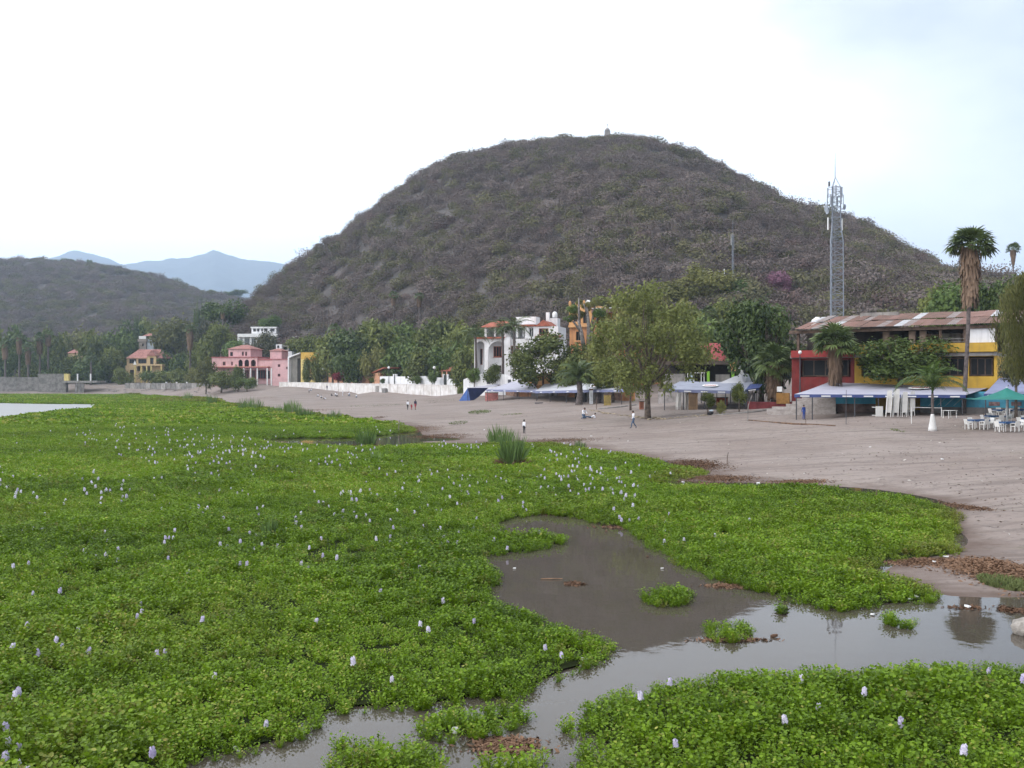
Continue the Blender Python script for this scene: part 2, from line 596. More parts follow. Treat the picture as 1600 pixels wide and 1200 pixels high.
# ------------------------------------------------------------------ scattering
def scatter(name, pts, rot, scl, hue, idx, protos, parent=None, label=None, dry=None):
    me = bpy.data.meshes.new(name)
    me.vertices.add(len(pts))
    me.vertices.foreach_set('co', np.asarray(pts, np.float32).ravel())
    for nm, ty, arr in (('rot', 'FLOAT_VECTOR', rot), ('scl', 'FLOAT_VECTOR', scl), ('hue', 'FLOAT', hue), ('idx', 'INT', idx)) + ((('dry', 'FLOAT', dry),) if dry is not None else ()):
        a = me.attributes.new(nm, ty, 'POINT')
        a.data.foreach_set('vector' if ty == 'FLOAT_VECTOR' else 'value', np.asarray(arr, np.int32 if ty == 'INT' else np.float32).ravel())
    o = bpy.data.objects.new(name, me)
    link(o, parent)
    ng = bpy.data.node_groups.new(name, 'GeometryNodeTree')
    ng.interface.new_socket('Geometry', in_out='INPUT', socket_type='NodeSocketGeometry')
    ng.interface.new_socket('Geometry', in_out='OUTPUT', socket_type='NodeSocketGeometry')
    N, L = ng.nodes, ng.links
    gi, go, jn = N.new('NodeGroupInput'), N.new('NodeGroupOutput'), N.new('GeometryNodeJoinGeometry')
    def na(nm, ty):
        x = N.new('GeometryNodeInputNamedAttribute')
        x.data_type = ty
        x.inputs['Name'].default_value = nm
        return x.outputs['Attribute']
    ri, si, ii = na('rot', 'FLOAT_VECTOR'), na('scl', 'FLOAT_VECTOR'), na('idx', 'INT')
    for k, p in enumerate(protos):
        oi = N.new('GeometryNodeObjectInfo')
        oi.inputs['Object'].default_value = p
        iop = N.new('GeometryNodeInstanceOnPoints')
        cmp_ = N.new('FunctionNodeCompare')
        cmp_.data_type = 'INT'
        cmp_.operation = 'EQUAL'
        cmp_.inputs[3].default_value = k
        L.new(ii, cmp_.inputs[2])
        L.new(gi.outputs[0], iop.inputs['Points'])
        L.new(cmp_.outputs[0], iop.inputs['Selection'])
        L.new(oi.outputs['Geometry'], iop.inputs['Instance'])
        L.new(ri, iop.inputs['Rotation'])
        L.new(si, iop.inputs['Scale'])
        L.new(iop.outputs[0], jn.inputs[0])
    L.new(jn.outputs[0], go.inputs[0])
    md = o.modifiers.new('scatter', 'NODES')
    md.node_group = ng
    return tag(o, label, None, None, 'stuff')


def proto(name, me):
    return bpy.data.objects.new(name, me)


def blob_leaves(seed, n, size, lobes=9, flat=1.0, shell=0.55, spread=0.62, slim=0.55, lobe_r=(.34, .55), up=0.35):
    """leaf-sized diamonds spread through a lobed crown that fits the unit sphere; returns verts, quads, tint"""
    g = np.random.RandomState(seed)
    cs = []
    for k in range(lobes):
        d = g.normal(size=3); d /= np.linalg.norm(d)
        d[2] *= flat
        cs.append(d * spread * g.uniform(.55, 1.0))
    cs = np.array(cs)
    rs = g.uniform(*lobe_r, lobes)
    li = g.choice(lobes, n, p=rs ** 2 / (rs ** 2).sum())
    d = g.normal(size=(n, 3)); d /= np.linalg.norm(d, axis=1)[:, None]
    rr = (shell + (1 - shell) * g.rand(n) ** .6)
    p = cs[li] + d * (rs[li] * rr * (1 + .18 * g.normal(size=n)))[:, None]
    p[:, 2] *= .92
    nrm = d * .8 + g.normal(size=(n, 3)) * .55 + np.array([0, 0, up])
    nrm /= np.linalg.norm(nrm, axis=1)[:, None]
    a = np.cross(nrm, g.normal(size=(n, 3))); a /= np.linalg.norm(a, axis=1)[:, None]
    b_ = np.cross(nrm, a)
    s = size * g.uniform(.6, 1.4, n)
    a *= s[:, None]; b_ *= (s * slim)[:, None]
    v = np.stack([p - a, p - b_, p + a, p + b_], 1).reshape(-1, 3)
    v = v / np.percentile(np.abs(v), 98.5, axis=0)
    f = np.arange(4 * n).reshape(n, 4)
    tint = np.clip(.5 + .28 * g.normal(size=n) + .18 * g.normal(size=lobes)[li], 0, 1)
    return v, f, tint


# ------------------------------------------------------------------ scrub on the hills
SCRUB = leaf_mat('dry_scrub', (0.082, 0.066, 0.062), (0.215, 0.174, 0.158), 0.9, 0.1, 0.1)
SCRUBG = leaf_mat('olive_scrub', (0.07, 0.068, 0.038), (0.175, 0.165, 0.09), 0.9, 0.15, 0.1)
SCRUBP = leaf_mat('mauve_scrub', (0.085, 0.06, 0.056), (0.195, 0.14, 0.13), 0.9, 0.1, 0.1)
PALE = mat('pale_bark', (0.24, 0.21, 0.19), 0.9, 0.15, 2.0)


def scrub_proto(seed, m, n, size, slim, trunk):
    v, f, tt = blob_leaves(seed, n, size, 6, .5, .72, .5, slim, (.36, .56), .2)
    v[:, 2] = v[:, 2] * .66 + .45
    tt = .3 + .4 * tt
    me = np_mesh('scrub', v, f, m, tt)
    o = proto('scrub', me)
    if trunk:
        mb = MB()
        g = random.Random(seed)
        for k in range(7):
            a = g.uniform(0, 6.28); r = g.uniform(.35, .85); h = g.uniform(.6, 1.1)
            mb.tube([(0, 0, -.3), (math.cos(a) * r * .3, math.sin(a) * r * .3, h * .5), (math.cos(a) * r, math.sin(a) * r, h)], [.035, .022, .01], 3, False)
        bm = bmesh.new()
        bm.from_mesh(me)
        k0 = len(bm.faces)
        bm.from_mesh(mb.mesh('tmp', PALE))
        bm.faces.ensure_lookup_table()
        for i in range(k0, len(bm.faces)):
            bm.faces[i].material_index = 1
        bm.to_mesh(me)
        me.materials.append(PALE)
    return o


scrubs = [scrub_proto(11, SCRUB, 620, .062, .4, False), scrub_proto(12, SCRUB, 680, .058, .45, False), scrub_proto(13, SCRUB, 420, .06, .35, True), scrub_proto(14, SCRUBG, 640, .064, .55, False),
          scrub_proto(15, SCRUBG, 600, .066, .55, False), scrub_proto(16, SCRUBP, 620, .062, .45, False)]


def hill_cover(name, fun, umin, umax, dmin, dmax, n, smin, smax, seed, label, green=.25):
    g = np.random.RandomState(seed)
    d = np.sqrt(g.uniform(dmin ** 2, dmax ** 2, n))
    u = g.uniform(umin, umax, n)
    x = X(u, d)
    z = fun(u, d, x)
    ok = z > ground(x, d) - .5
    u, d, x, z = u[ok], d[ok], x[ok], z[ok]
    n = len(u)
    zone = vnoise(x, d, 45, seed + 1) * .5 + vnoise(x, d, 16, seed + 2) * .35 + g.rand(n) * .25
    low = np.clip((z - 6) / 90, 0, 1)
    pg = green * (1.25 - .5 * low) * 2 * np.clip(zone, 0, 1)
    q = g.rand(n)
    idx = np.where(q < pg, g.choice([3, 4], n), g.choice([0, 1, 1, 2], n))
    mauve = (g.rand(n) < np.where((u > 1080) & (low < .55), .22, .06)) & (q > pg)
    idx[mauve] = 5
    s = g.uniform(smin, smax, n) * np.where(g.rand(n) < .12, 1.45, 1)
    scl = np.stack([s, s, s * g.uniform(.75, 1.15, n)], 1)
    rot = np.zeros((n, 3)); rot[:, 2] = g.uniform(0, 6.28, n); rot[:, 0] = g.normal(0, .12, n); rot[:, 1] = g.normal(0, .12, n)
    hue = np.clip(zone * .7 + .1 + g.normal(0, .28, n), 0, 1)
    if fun is hill_f:        # taller, thinner trees stand along the crest
        m_ = 170
        u2 = g.uniform(400, 1480, m_); d2 = np.interp(u2, [300, 500, 920, 1200, 1400, 1600], [480, 540, 570, 540, 430, 340]) + g.uniform(-22, 4, m_)
        x2 = X(u2, d2); z2 = fun(u2, d2, x2)
        x, d, z = np.append(x, x2), np.append(d, d2), np.append(z, z2)
        s2 = g.uniform(1.8, 3.6, m_)
        scl = np.concatenate([scl, np.stack([s2, s2, s2 * g.uniform(1.0, 1.7, m_)], 1)])
        rot = np.concatenate([rot, np.stack([np.zeros(m_), np.zeros(m_), g.uniform(0, 6, m_)], 1)])
        hue = np.append(hue, g.rand(m_)); idx = np.append(idx, g.choice([2, 2, 2, 3], m_))
    return scatter(name, np.stack([x, d, z - .2], 1), rot, scl, hue, idx, scrubs, None, label)


hill_cover('hillside_scrub', hill_f, 330, 1900, 165, 640, 17000, 2.3, 4.4, 21, 'dry leafless scrub woodland covering the round hill')
hill_cover('hillside_scrub', hill2_f, -500, 560, 640, 1400, 16000, 3.2, 5.6, 31, 'dry grey scrub covering the low hill across the lake', .28)

# ================================================================== water hyacinth
HYA = leaf_mat('hyacinth_leaf', (0.036, 0.076, 0.006), (0.190, 0.315, 0.014), 0.5, 0.3, 0.22, yellow=(0.36, 0.36, 0.08))
_t = HYA.node_tree
_r = next(n for n in _t.nodes if n.type == 'VALTORGB')
_a = _t.nodes.new('ShaderNodeAttribute')
_a.attribute_type = 'INSTANCER'
_a.attribute_name = 'dry'
_m = _t.nodes.new('ShaderNodeMix')
_m.data_type = 'RGBA'
_m.inputs['B'].default_value = (0.17, 0.15, 0.035, 1)
_t.links.new(_a.outputs['Fac'], _m.inputs['Factor'])
for _l in list(_r.outputs['Color'].links):
    _t.links.new(_m.outputs['Result'], _l.to_socket)
_t.links.new(_r.outputs['Color'], _m.inputs['A'])
STEM = mat('hyacinth_base', (0.026, 0.036, 0.010), 1.0, 0.3, 0.6, (0.014, 0.018, 0.007), spec=.05)


def hya_plant(seed, nl, spread, blade, sides=6, height=(.14, .30)):
    """rosette: each leaf a thin stalk and a cupped round blade"""
    g = np.random.RandomState(seed)
    V, Fc, T = [], [], []
    for k in range(nl):
        a = g.uniform(0, 6.283); r = spread * math.sqrt(g.rand()); h = g.uniform(*height) * (1 - .45 * (r / spread) ** 2)
        bx, by = .25 * r * math.cos(a), .25 * r * math.sin(a)
        px, py = r * math.cos(a), r * math.sin(a)
        tilt = R(g.uniform(15, 85))
        out_ = np.array([math.cos(a), math.sin(a), 0]) if g.rand() < .8 else np.array([math.cos(a + 2), math.sin(a + 2), 0])
        nrm = out_ * -math.sin(tilt) * .6 + np.array([0, 0, math.cos(tilt) + .15]) + g.normal(size=3) * .18
        nrm /= np.linalg.norm(nrm)
        e1 = np.cross(nrm, [0, 0, 1.0]) if abs(nrm[2]) < .97 else np.array([1.0, 0, 0])
        e1 /= np.linalg.norm(e1); e2 = np.cross(nrm, e1)
        s = blade * g.uniform(.7, 1.25)
        c = np.array([px, py, h])
        k0 = len(V)
        V.append(c - nrm * s * .22)
        for j in range(sides):
            t_ = 6.283 * j / sides
            V.append(c + e1 * math.cos(t_) * s + e2 * math.sin(t_) * s * .92)
        tt = np.clip(g.normal(.5, .24), 0, 1.0)
        if g.rand() < .03: tt = 1.6
        for j in range(sides):
            Fc.append((k0, k0 + 1 + j, k0 + 1 + (j + 1) % sides)); T.append(tt)
        k1 = len(V)
        side = np.array([-math.sin(a), math.cos(a), 0]) * .007
        V += [np.array([bx, by, 0]) - side, np.array([bx, by, 0]) + side, c]
        Fc.append((k1, k1 + 1, k1 + 2)); T.append(.55)
    return proto('hyacinth_plant', np_mesh('hyacinth_plant', np.array(V), np.array(Fc), HYA, np.array(T)))


near_plants = [hya_plant(s, 34, .21, .024, 5, (.09, .26)) for s in (1, 2, 3, 4)] + [hya_plant(5, 18, .16, .023, 5, (.07, .22)), hya_plant(6, 36, .24, .025, 5, (.16, .33))]
mid_plants = [hya_plant(s, 56, .48, .043, 4, (.09, .29)) for s in (7, 8, 9)]
far_plants = [hya_plant(s, 46, 1.0, .13, 4, (.08, .30)) for s in (17, 18, 19)]


def wpoly(pix, z=0.06):
    return np.array([(X(u, (H - z) * F / (v - 600)), (H - z) * F / (v - 600)) for u, v in pix])


def inside(px, py, poly):
    c = np.zeros(len(px), bool)
    n = len(poly)
    for i in range(n):
        x1, y1 = poly[i]; x2, y2 = poly[(i + 1) % n]
        if y1 == y2: continue
        k = ((y1 > py) != (y2 > py)) & (px < (x2 - x1) * (py - y1) / (y2 - y1) + x1)
        c ^= k
    return c


def edge_dist(px, py, poly):
    d = np.full(len(px), 1e9)
    n = len(poly)
    for i in range(n):
        a = poly[i]; e = poly[(i + 1) % n] - a
        L2 = (e ** 2).sum() + 1e-9
        t_ = np.clip(((px - a[0]) * e[0] + (py - a[1]) * e[1]) / L2, 0, 1)
        d = np.minimum(d, np.hypot(px - a[0] - t_ * e[0], py - a[1] - t_ * e[1]))
    return d


def wobble(poly, amp, seed):
    """ragged, many-pointed edge"""
    g = np.random.RandomState(seed)
    o_ = []
    n = len(poly)
    for i in range(n):
        a, b_ = poly[i], poly[(i + 1) % n]
        L_ = np.hypot(*(b_ - a)); D = max(10, (a[1] + b_[1]) / 2)
        k = int(min(14, max(1, L_ / (amp * D / 6))))
        for j in range(k):
            p = a + (b_ - a) * j / k
            o_.append(p + g.normal(size=2) * amp * min(1, D / 40) * (.4 if j == 0 else 1) * np.array([1, 1.2]))
    return np.array(o_)


def fill_density(poly, holes, dens, dmin, dmax, seed):
    g = np.random.RandomState(seed)
    lo = poly.min(0); hi = poly.max(0)
    lo[1] = max(lo[1], dmin); hi[1] = min(hi[1], dmax)
    if hi[1] <= lo[1]: return np.zeros((0, 2))
    # only what lies near the view cone
    n = int((hi[0] - lo[0]) * (hi[1] - lo[1]) * dens)
    x = g.uniform(lo[0], hi[0], n); y = g.uniform(lo[1], hi[1], n)
    ok = (np.abs(x) < y * .62 + 4)
    x, y = x[ok], y[ok]
    ok = inside(x, y, poly)
    for h in holes: ok &= ~inside(x, y, h)
    return np.stack([x[ok], y[ok]], 1)


def hue_at(x, y, g, n):
    return np.clip(-.18 + .8 * vnoise(x, y, 7.5, 41) + .35 * vnoise(x, y, 2.6, 45) + .45 * vnoise(x, y, 1.1, 42) + g.normal(0, .18, n), 0, 1)


def mat_of_hyacinth(name, label, pix, holes, seed, amp=.16, kind='stuff', cat=None, dens=(38, 29, 7.5, 1.5)):
    poly = wobble(wpoly(pix), amp, seed)
    hp = [wobble(wpoly(h), amp, seed + 1) for h in holes]
    # the matted stems under the leaves stop short of the leafy rim
    def inset(q, d_, keep_in):
        nx = np.roll(q, -1, 0) - np.roll(q, 1, 0)
        nn = np.stack([nx[:, 1], -nx[:, 0]], 1) / (np.hypot(nx[:, 0], nx[:, 1])[:, None] + 1e-6)
        best = q.copy()
        for sg in (1, -1):
            c1 = q + nn * sg * d_
            ok = (inside(c1[:, 0], c1[:, 1], q) == keep_in) & (edge_dist(c1[:, 0], c1[:, 1], q) > d_ * .6)
            best[ok] = c1[ok]
        return best
    loops = [[Vector((p[0], p[1], 0)) for p in q] for q in [inset(poly, .36, True)] + [inset(q, .36, False) for q in hp]]
    tri = tessellate_polygon(loops)
    flat = [p for q in loops for p in q]
    me = bpy.data.meshes.new(name)
    me.from_pydata([(p.x, p.y, .035) for p in flat], [], [tuple(t_) for t_ in tri])
    me.materials.append(STEM)
    root = bpy.data.objects.new(name, me)
    link(root)
    tag(root, label, cat, None, kind)
    P_, Rt, S_, Hu, Ix, Dr = [], [], [], [], [], []
    g = np.random.RandomState(seed + 5)
    off = 0
    for zone, (d0, d1) in enumerate(((8, 24), (24, 46), (46, 115), (115, 520))):
        q = fill_density(poly, hp, dens[zone], d0, d1, seed + 10 + zone)
        n = len(q)
        if n == 0: continue
        # gaps where the mat has opened, stretched along the shore
        gap = vnoise(q[:, 0], q[:, 1] * .55, 1.7, 46) * .6 + vnoise(q[:, 0], q[:, 1] * .6, .7, 47) * .4
        q = q[~((gap > .74) & (g.rand(n) < .6))] if kind == 'stuff' else q
        n = len(q)
        x, y = q[:, 0], q[:, 1]
        ed = np.minimum.reduce([edge_dist(x, y, p) for p in [poly] + hp]) if n < 60000 else np.full(n, 9.)
        wav = vnoise(x, y, 2.2, 43)
        wav2 = vnoise(x, y, .8, 44)
        s = (g.uniform(.75, 1.25, n)) * ((.60 + .60 * wav + .30 * wav2) if zone < 2 else (.76 + .36 * wav + .2 * wav2)) * (np.clip(.62 + ed * .5, .62, 1.0) if zone < 3 else 1)
        if zone < 2:
            ix = g.choice([0, 1, 2, 3, 4, 5], n, p=[.19, .19, .19, .19, .14, .10])
            if zone == 1: s *= 1.12
        elif zone == 2:
            ix = g.choice([6, 7, 8], n)
        else:
            ix = g.choice([9, 10, 11], n); s *= 1.25
        z = np.maximum(ground(x, y), 0) + .0
        P_.append(np.stack([x, y, z], 1))
        rt = np.zeros((n, 3)); rt[:, 2] = g.uniform(0, 6.28, n); rt[:, :2] = g.normal(0, .07, (n, 2))
        Rt.append(rt)
        S_.append(np.stack([s, s, s * g.uniform(.8, 1.2, n)], 1))
        h = hue_at(x, y, g, n)
        # plants stranded on the sand yellow and brown
        h = np.clip(h + np.where(ground(x, y) > .02, .12, 0), 0, 1)
        Hu.append(h); Ix.append(ix)
        gr = ground(x, y)
        land = np.clip((gr + .16) / .2, 0, 1) if kind == 'stuff' else np.zeros(n)
        pat = np.clip((vnoise(x, y, 9, 48) * .55 + vnoise(x, y, 3.1, 49) * .45 - .56) / .2, 0, 1)
        Dr.append(np.clip(land * .75 * g.uniform(.3, 1.1, n) + pat * .22 * g.rand(n) + (g.rand(n) < .04) * .6, 0, .95))
    scatter('leaves', np.concatenate(P_), np.concatenate(Rt), np.concatenate(S_), np.concatenate(Hu), np.concatenate(Ix), near_plants + mid_plants + far_plants, root, None, np.concatenate(Dr))
    return root, poly, hp


main_pix = [(-330, 1320), (240, 1320), (285, 1215), (330, 1190), (385, 1176), (440, 1163), (497, 1140), (512, 1118), (560, 1110), (640, 1106), (700, 1102), (745, 1094), (815, 1092), (880, 1060), (930, 1040), (966, 1020), (950, 1004), (900, 990),
            (860, 976), (800, 950), (772, 936), (766, 918), (782, 907), (772, 893), (757, 874), (768, 866), (830, 861), (880, 850), (886, 842), (860, 838), (800, 838), (774, 830), (792, 812), (850, 801), (880, 806), (910, 811), (990, 829), (1010, 853), (1060, 883),
            (1110, 903), (1160, 916), (1220, 934), (1290, 951), (1340, 951), (1420, 943), (1472, 931), (1462, 920), (1400, 906), (1350, 892), (1400, 876), (1498, 868), (1494, 836), (1498, 802), (1450, 785), (1380, 774), (1250, 762), (1130, 760), (1015, 757),
            (1095, 745), (1105, 739), (1000, 715), (930, 703), (860, 693), (700, 695), (570, 699), (430, 694), (405, 686), (470, 684), (560, 684), (600, 679), (650, 673), (640, 667), (560, 657), (470, 647), (380, 634), (300, 622), (215, 617.5), (100, 616.6), (0, 616.6), (-330, 616.6)]
open_water = [(-330, 676), (-40, 661), (5, 656), (45, 649.5), (105, 642), (160, 638), (152, 634), (163, 631.5), (80, 631), (0, 629.5), (-330, 628)]
main_mat, main_poly, main_holes = mat_of_hyacinth('water_hyacinth_mat', 'wide green mat of water hyacinth covering the lake', main_pix, [open_water], 100)
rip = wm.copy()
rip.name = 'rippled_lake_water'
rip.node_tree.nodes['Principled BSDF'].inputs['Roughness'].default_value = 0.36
rip.node_tree.nodes['Principled BSDF'].inputs['Base Color'].default_value = (0.26, 0.26, 0.255, 1)  # pale base colour stands in for the bright sky reflected here
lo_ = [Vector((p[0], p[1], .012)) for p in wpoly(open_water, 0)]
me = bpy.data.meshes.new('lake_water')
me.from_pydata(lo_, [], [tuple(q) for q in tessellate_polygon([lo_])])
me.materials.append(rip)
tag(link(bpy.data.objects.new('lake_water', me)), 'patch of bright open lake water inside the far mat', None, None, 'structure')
near_mat, near_poly, _ = mat_of_hyacinth('water_hyacinth_mat', 'green water hyacinth mat below the channel of open water',
                                         [(868, 1128), (905, 1112), (935, 1092), (1000, 1072), (1060, 1066), (1130, 1052), (1250, 1056), (1330, 1052), (1420, 1046), (1500, 1040), (1560, 1036), (1610, 1046), (1850, 1062), (1900, 1330), (880, 1330), (890, 1210), (912, 1160)], [], 200)
for i, (lab, pix) in enumerate((('small hyacinth island in the brown pond', [(1004, 936), (1012, 926), (1040, 921), (1070, 923), (1083, 930), (1075, 940), (1045, 947), (1015, 943)]),
                                ('bushy hyacinth clump standing at the mouth of the channel', [(1098, 992), (1106, 978), (1140, 974), (1172, 978), (1183, 988), (1160, 1000), (1120, 1002)]),
                                ('low hyacinth clump afloat near the palm reflection', [(1370, 970), (1385, 962), (1415, 962), (1437, 968), (1425, 978), (1385, 978)]),
                                ('ragged tuft of hyacinth beside the green bank in the channel', [(1208, 952), (1222, 946), (1236, 950), (1226, 958)]),
                                ('rounded hyacinth island at the lower edge of the picture', [(508, 1186), (525, 1164), (570, 1152), (640, 1156), (685, 1176), (695, 1215), (660, 1290), (540, 1290)]),
                                ('hyacinth patch reaching into the narrow channel by the white cup', [(640, 1132), (665, 1116), (740, 1108), (812, 1106), (822, 1122), (790, 1142), (730, 1158), (670, 1154)]),
                                ('thin hyacinth growth between dead stalks in the channel', [(735, 1190), (790, 1176), (850, 1182), (872, 1215), (850, 1290), (760, 1290)]))):
    o, _, _ = mat_of_hyacinth('floating_hyacinth', lab, pix, [], 300 + i * 20, amp=.07, kind='thing', cat='hyacinth island', dens=(40 if i != 6 else 15, 32, 6, 1))

# flower spikes
PETAL = leaf_mat('hyacinth_petal', (0.42, 0.35, 0.60), (0.78, 0.74, 0.86), 0.7, 0.25, 0.2, inst=False)


def flower_mesh(seed, big):
    g = np.random.RandomState(seed)
    V, Fc, T = [], [], []
    n = 26 if big else 14
    for k in range(n):
        q = k / (n - 1)
        a = 2.4 * k + g.uniform(-.3, .3)
        r = .034 * (1 - .45 * q) * g.uniform(.8, 1.15)
        c = np.array([math.cos(a) * r, math.sin(a) * r, .25 + .11 * q])
        d = np.array([math.cos(a), math.sin(a), .35])
        d /= np.linalg.norm(d)
        e1 = np.array([-math.sin(a), math.cos(a), 0]); e2 = np.cross(d, e1)
        s = .026 * g.uniform(.8, 1.3)
        k0 = len(V)
        V += [c - e1 * s + d * .01, c - e2 * s, c + e1 * s + d * .01, c + e2 * s + d * .012]
        Fc.append((k0, k0 + 1, k0 + 2, k0 + 3)); T.append(g.uniform(.2, 1))
    return np_mesh('flower_spike', np.array(V), np.array(Fc), PETAL, np.array(T))


fm = [flower_mesh(s, True) for s in (1, 2, 3)]
fl = [(240, 1168), (417, 1118), (712, 1085), (613, 1050), (554, 1030), (670, 978), (656, 968), (695, 932), (313, 962), (246, 1013), (258, 1009), (134, 1008), (100, 1001), (85, 995), (62, 1015), (12, 1005), (40, 972), (172, 950), (126, 975), (93, 919), (50, 919),
      (218, 938), (214, 955), (331, 1046), (31, 1076), (20, 1082), (17, 1130), (17, 1148), (27, 1157), (11, 1180), (32, 1182), (39, 1192), (90, 1197), (490, 966), (540, 902), (591, 918), (740, 962), (855, 1002), (879, 1016), (655, 883), (661, 897), (478, 880), (472, 877),
      (385, 877), (374, 876), (397, 852), (353, 850), (294, 888), (183, 870), (1115, 833), (1070, 838), (1038, 825), (1242, 787), (1170, 808), (1052, 765), (988, 775), (950, 747), (953, 760), (998, 779), (905, 750), (890, 763), (868, 771), (820, 767), (738, 819), (687, 822), (685, 823), (664, 817), (609, 834),
      (610, 808), (588, 835), (569, 803), (535, 803), (471, 799), (462, 811), (448, 822), (447, 804), (495, 827), (435, 848), (429, 875), (404, 831), (220, 950), (436, 850), (523, 800), (560, 788), (519, 780), (580, 770), (620, 772), (546, 765), (700, 775), (712, 775), (655, 788), (668, 786), (730, 770), (690, 793), (683, 792), (648, 797), (754, 745), (792, 750), (812, 760), (784, 745), (775, 742), (730, 745)]
fl_near = [(1005, 1085), (1045, 1057), (1058, 1152), (1350, 1075), (1275, 1094), (1418, 1078), (1230, 1116), (1407, 1121), (1502, 1167), (1537, 1036), (1595, 1058), (1250, 1057)]
g = np.random.RandomState(77)
cand = []
while len(cand) < 330:
    u = g.uniform(0, 1050); v = g.triangular(655, 735, 900)
    d_ = .25 + .75 * vnoise(np.array([u]), np.array([v * 2.5]), 110, 9)[0]
    if u > 700 and v < 700: continue
    if g.rand() < d_ ** 2 * (1.0 if u > 250 else .75): cand.append((u, v))


def flower(u, v, parent, s=1.0):
    D = (H - .30) * F / (v - 600)
    x = X(u, D)
    q = np.array([x]), np.array([D])
    ply = main_poly if parent is main_mat else near_poly
    if not inside(*q, ply)[0] or (parent is main_mat and inside(*q, main_holes[0])[0]):
        return None
    o = bpy.data.objects.new('flower_spike', rnd.choice(fm))
    link(o, parent)
    o.location = (x, D, max(0, gz(x, D)) - .04)
    o.rotation_euler = (rnd.gauss(0, .12), rnd.gauss(0, .12), rnd.uniform(0, 6.28))
    k = s * rnd.uniform(.85, 1.2)
    k *= .86 if v > 930 else .80
    o.scale = (k * 1.05, k * 1.05, k)
    return o


count = 0
for u, v in fl:
    count += flower(u, v, main_mat, 1.0) is not None
for u, v in fl_near:
    flower(u, v, near_mat, 1.05)
rest = []
for u, v in cand:
    if count < 296:
        count += flower(u, v, main_mat, 1.1) is not None
    else:
        rest.append((u, v))
fp = []
while len(fp) < 420:
    u = g.uniform(-20, 1000); v = g.triangular(632, 690, 800)
    D = (H - .30) * F / (v - 600)
    x = X(u, D)
    if vnoise(np.array([u]), np.array([v * 3.0]), 90, 12)[0] < g.uniform(.35, .95): continue
    if inside(np.array([x]), np.array([D]), main_poly)[0] and not inside(np.array([x]), np.array([D]), main_holes[0])[0]:
        fp.append((x, D, max(0, gz(x, D)) - .02))
n = len(fp)
scatter('flower_spikes', np.array(fp), np.concatenate([g.normal(0, .1, (n, 2)), g.uniform(0, 6, (n, 1))], 1), np.repeat(g.uniform(.9, 1.35, n)[:, None], 3, 1), g.rand(n), np.zeros(n), [proto('far_flower', flower_mesh(9, False))], main_mat)

# ------------------------------------------------------------------ reeds
REED = leaf_mat('reed_blade', (0.05, 0.095, 0.025), (0.18, 0.27, 0.085), 0.6, 0.2, 0.2, inst=False)
DRY = leaf_mat('dead_stalk', (0.075, 0.042, 0.028), (0.235, 0.145, 0.095), 0.9, 0.1, 0.1, inst=False)


def blades(seed, n, rx, ry, h, wd, lean=.25):
    g = np.random.RandomState(seed)
    a = g.uniform(0, 6.28, n); r = np.sqrt(g.rand(n))
    bx, by = rx * r * np.cos(a), ry * r * np.sin(a)
    hh = h * g.uniform(.55, 1.05, n) * (1 - .3 * r ** 2)
    dx, dy = bx * lean / max(rx, .1) * h * .5 + g.normal(0, lean * h * .28, n), by * lean / max(ry, .1) * h * .5 + g.normal(0, lean * h * .28, n)
    t_ = g.uniform(0, 3.14, n)
    ex, ey = np.cos(t_) * wd, np.sin(t_) * wd
    z0 = np.zeros(n)
    v = np.stack([np.stack([bx - ex, by - ey, z0], 1), np.stack([bx + ex, by + ey, z0], 1), np.stack([bx + dx * .45 + ex * .8, by + dy * .45 + ey * .8, hh * .62], 1), np.stack([bx + dx, by + dy, hh], 1)], 1).reshape(-1, 3)
    return v, np.arange(4 * n).reshape(n, 4), g.rand(n)


def reed(u, v, wpx, hpx, n, label, seed, dead=0):
    p = Gv(u, v)
    k = p.y / F
    t_ = thing('reed_clump', label, 'reeds', p - Vector((0, 0, .05)), group='reeds at the edge of the hyacinth')
    me = np_mesh('blades', *blades(seed, n, wpx * k / 2, wpx * k / 2 * 1.3, hpx * k, .008 + .0007 * p.y * .34)[:2], REED, np.random.RandomState(seed).rand(n))
    link(bpy.data.objects.new('blades', me), t_)
    if dead:
        vv, ff, tt = blades(seed + 1, dead, wpx * k * .6, wpx * k * .5, hpx * k * .28, .02, 1.3)
        link(bpy.data.objects.new('dead_stalks', np_mesh('dead_stalks', vv, ff, DRY, tt)), t_)


reed(800, 729, 28, 66, 190, 'tall green reed clump in front of the mat edge', 1, 160)
reed(782, 693, 36, 34, 190, 'dark reed clump behind the tall green one', 2)
reed(571, 701, 24, 40, 150, 'reed clump with dead brown stalks beside the dark puddle', 3, 200)
reed(588, 722, 20, 26, 60, 'faint thin reed tuft in the flowering mat below the puddle', 4)
reed(421, 842, 16, 46, 70, 'slender reed tuft standing alone among the flowers', 5)
reed(458, 648, 24, 27, 150, 'round reed bush farthest up the sand', 6)
reed(478, 653, 28, 19, 130, 'low wide reed bush beside the sand', 7)
reed(523, 656, 24, 18, 120, 'small reed bush at the tip of the far mat', 8)
reed(432, 646, 24, 18, 110, 'low reed tuft left of the round reed bush', 9)
reed(392, 641, 36, 24, 170, 'broad reed bush below the pink hotel', 10)
reed(331, 633, 13, 21, 90, 'narrow reed bush near the rubble shore', 11)
reed(293, 625, 12, 15, 70, 'tiny reed bush at the foot of the rubble bank', 12)
reed(905, 700, 22, 16, 60, 'sparse yellowing reed tuft on the bare sand', 13, 60)
reed(222, 664, 20, 14, 40, 'brown dried reed clump out on the far mat', 14, 120)

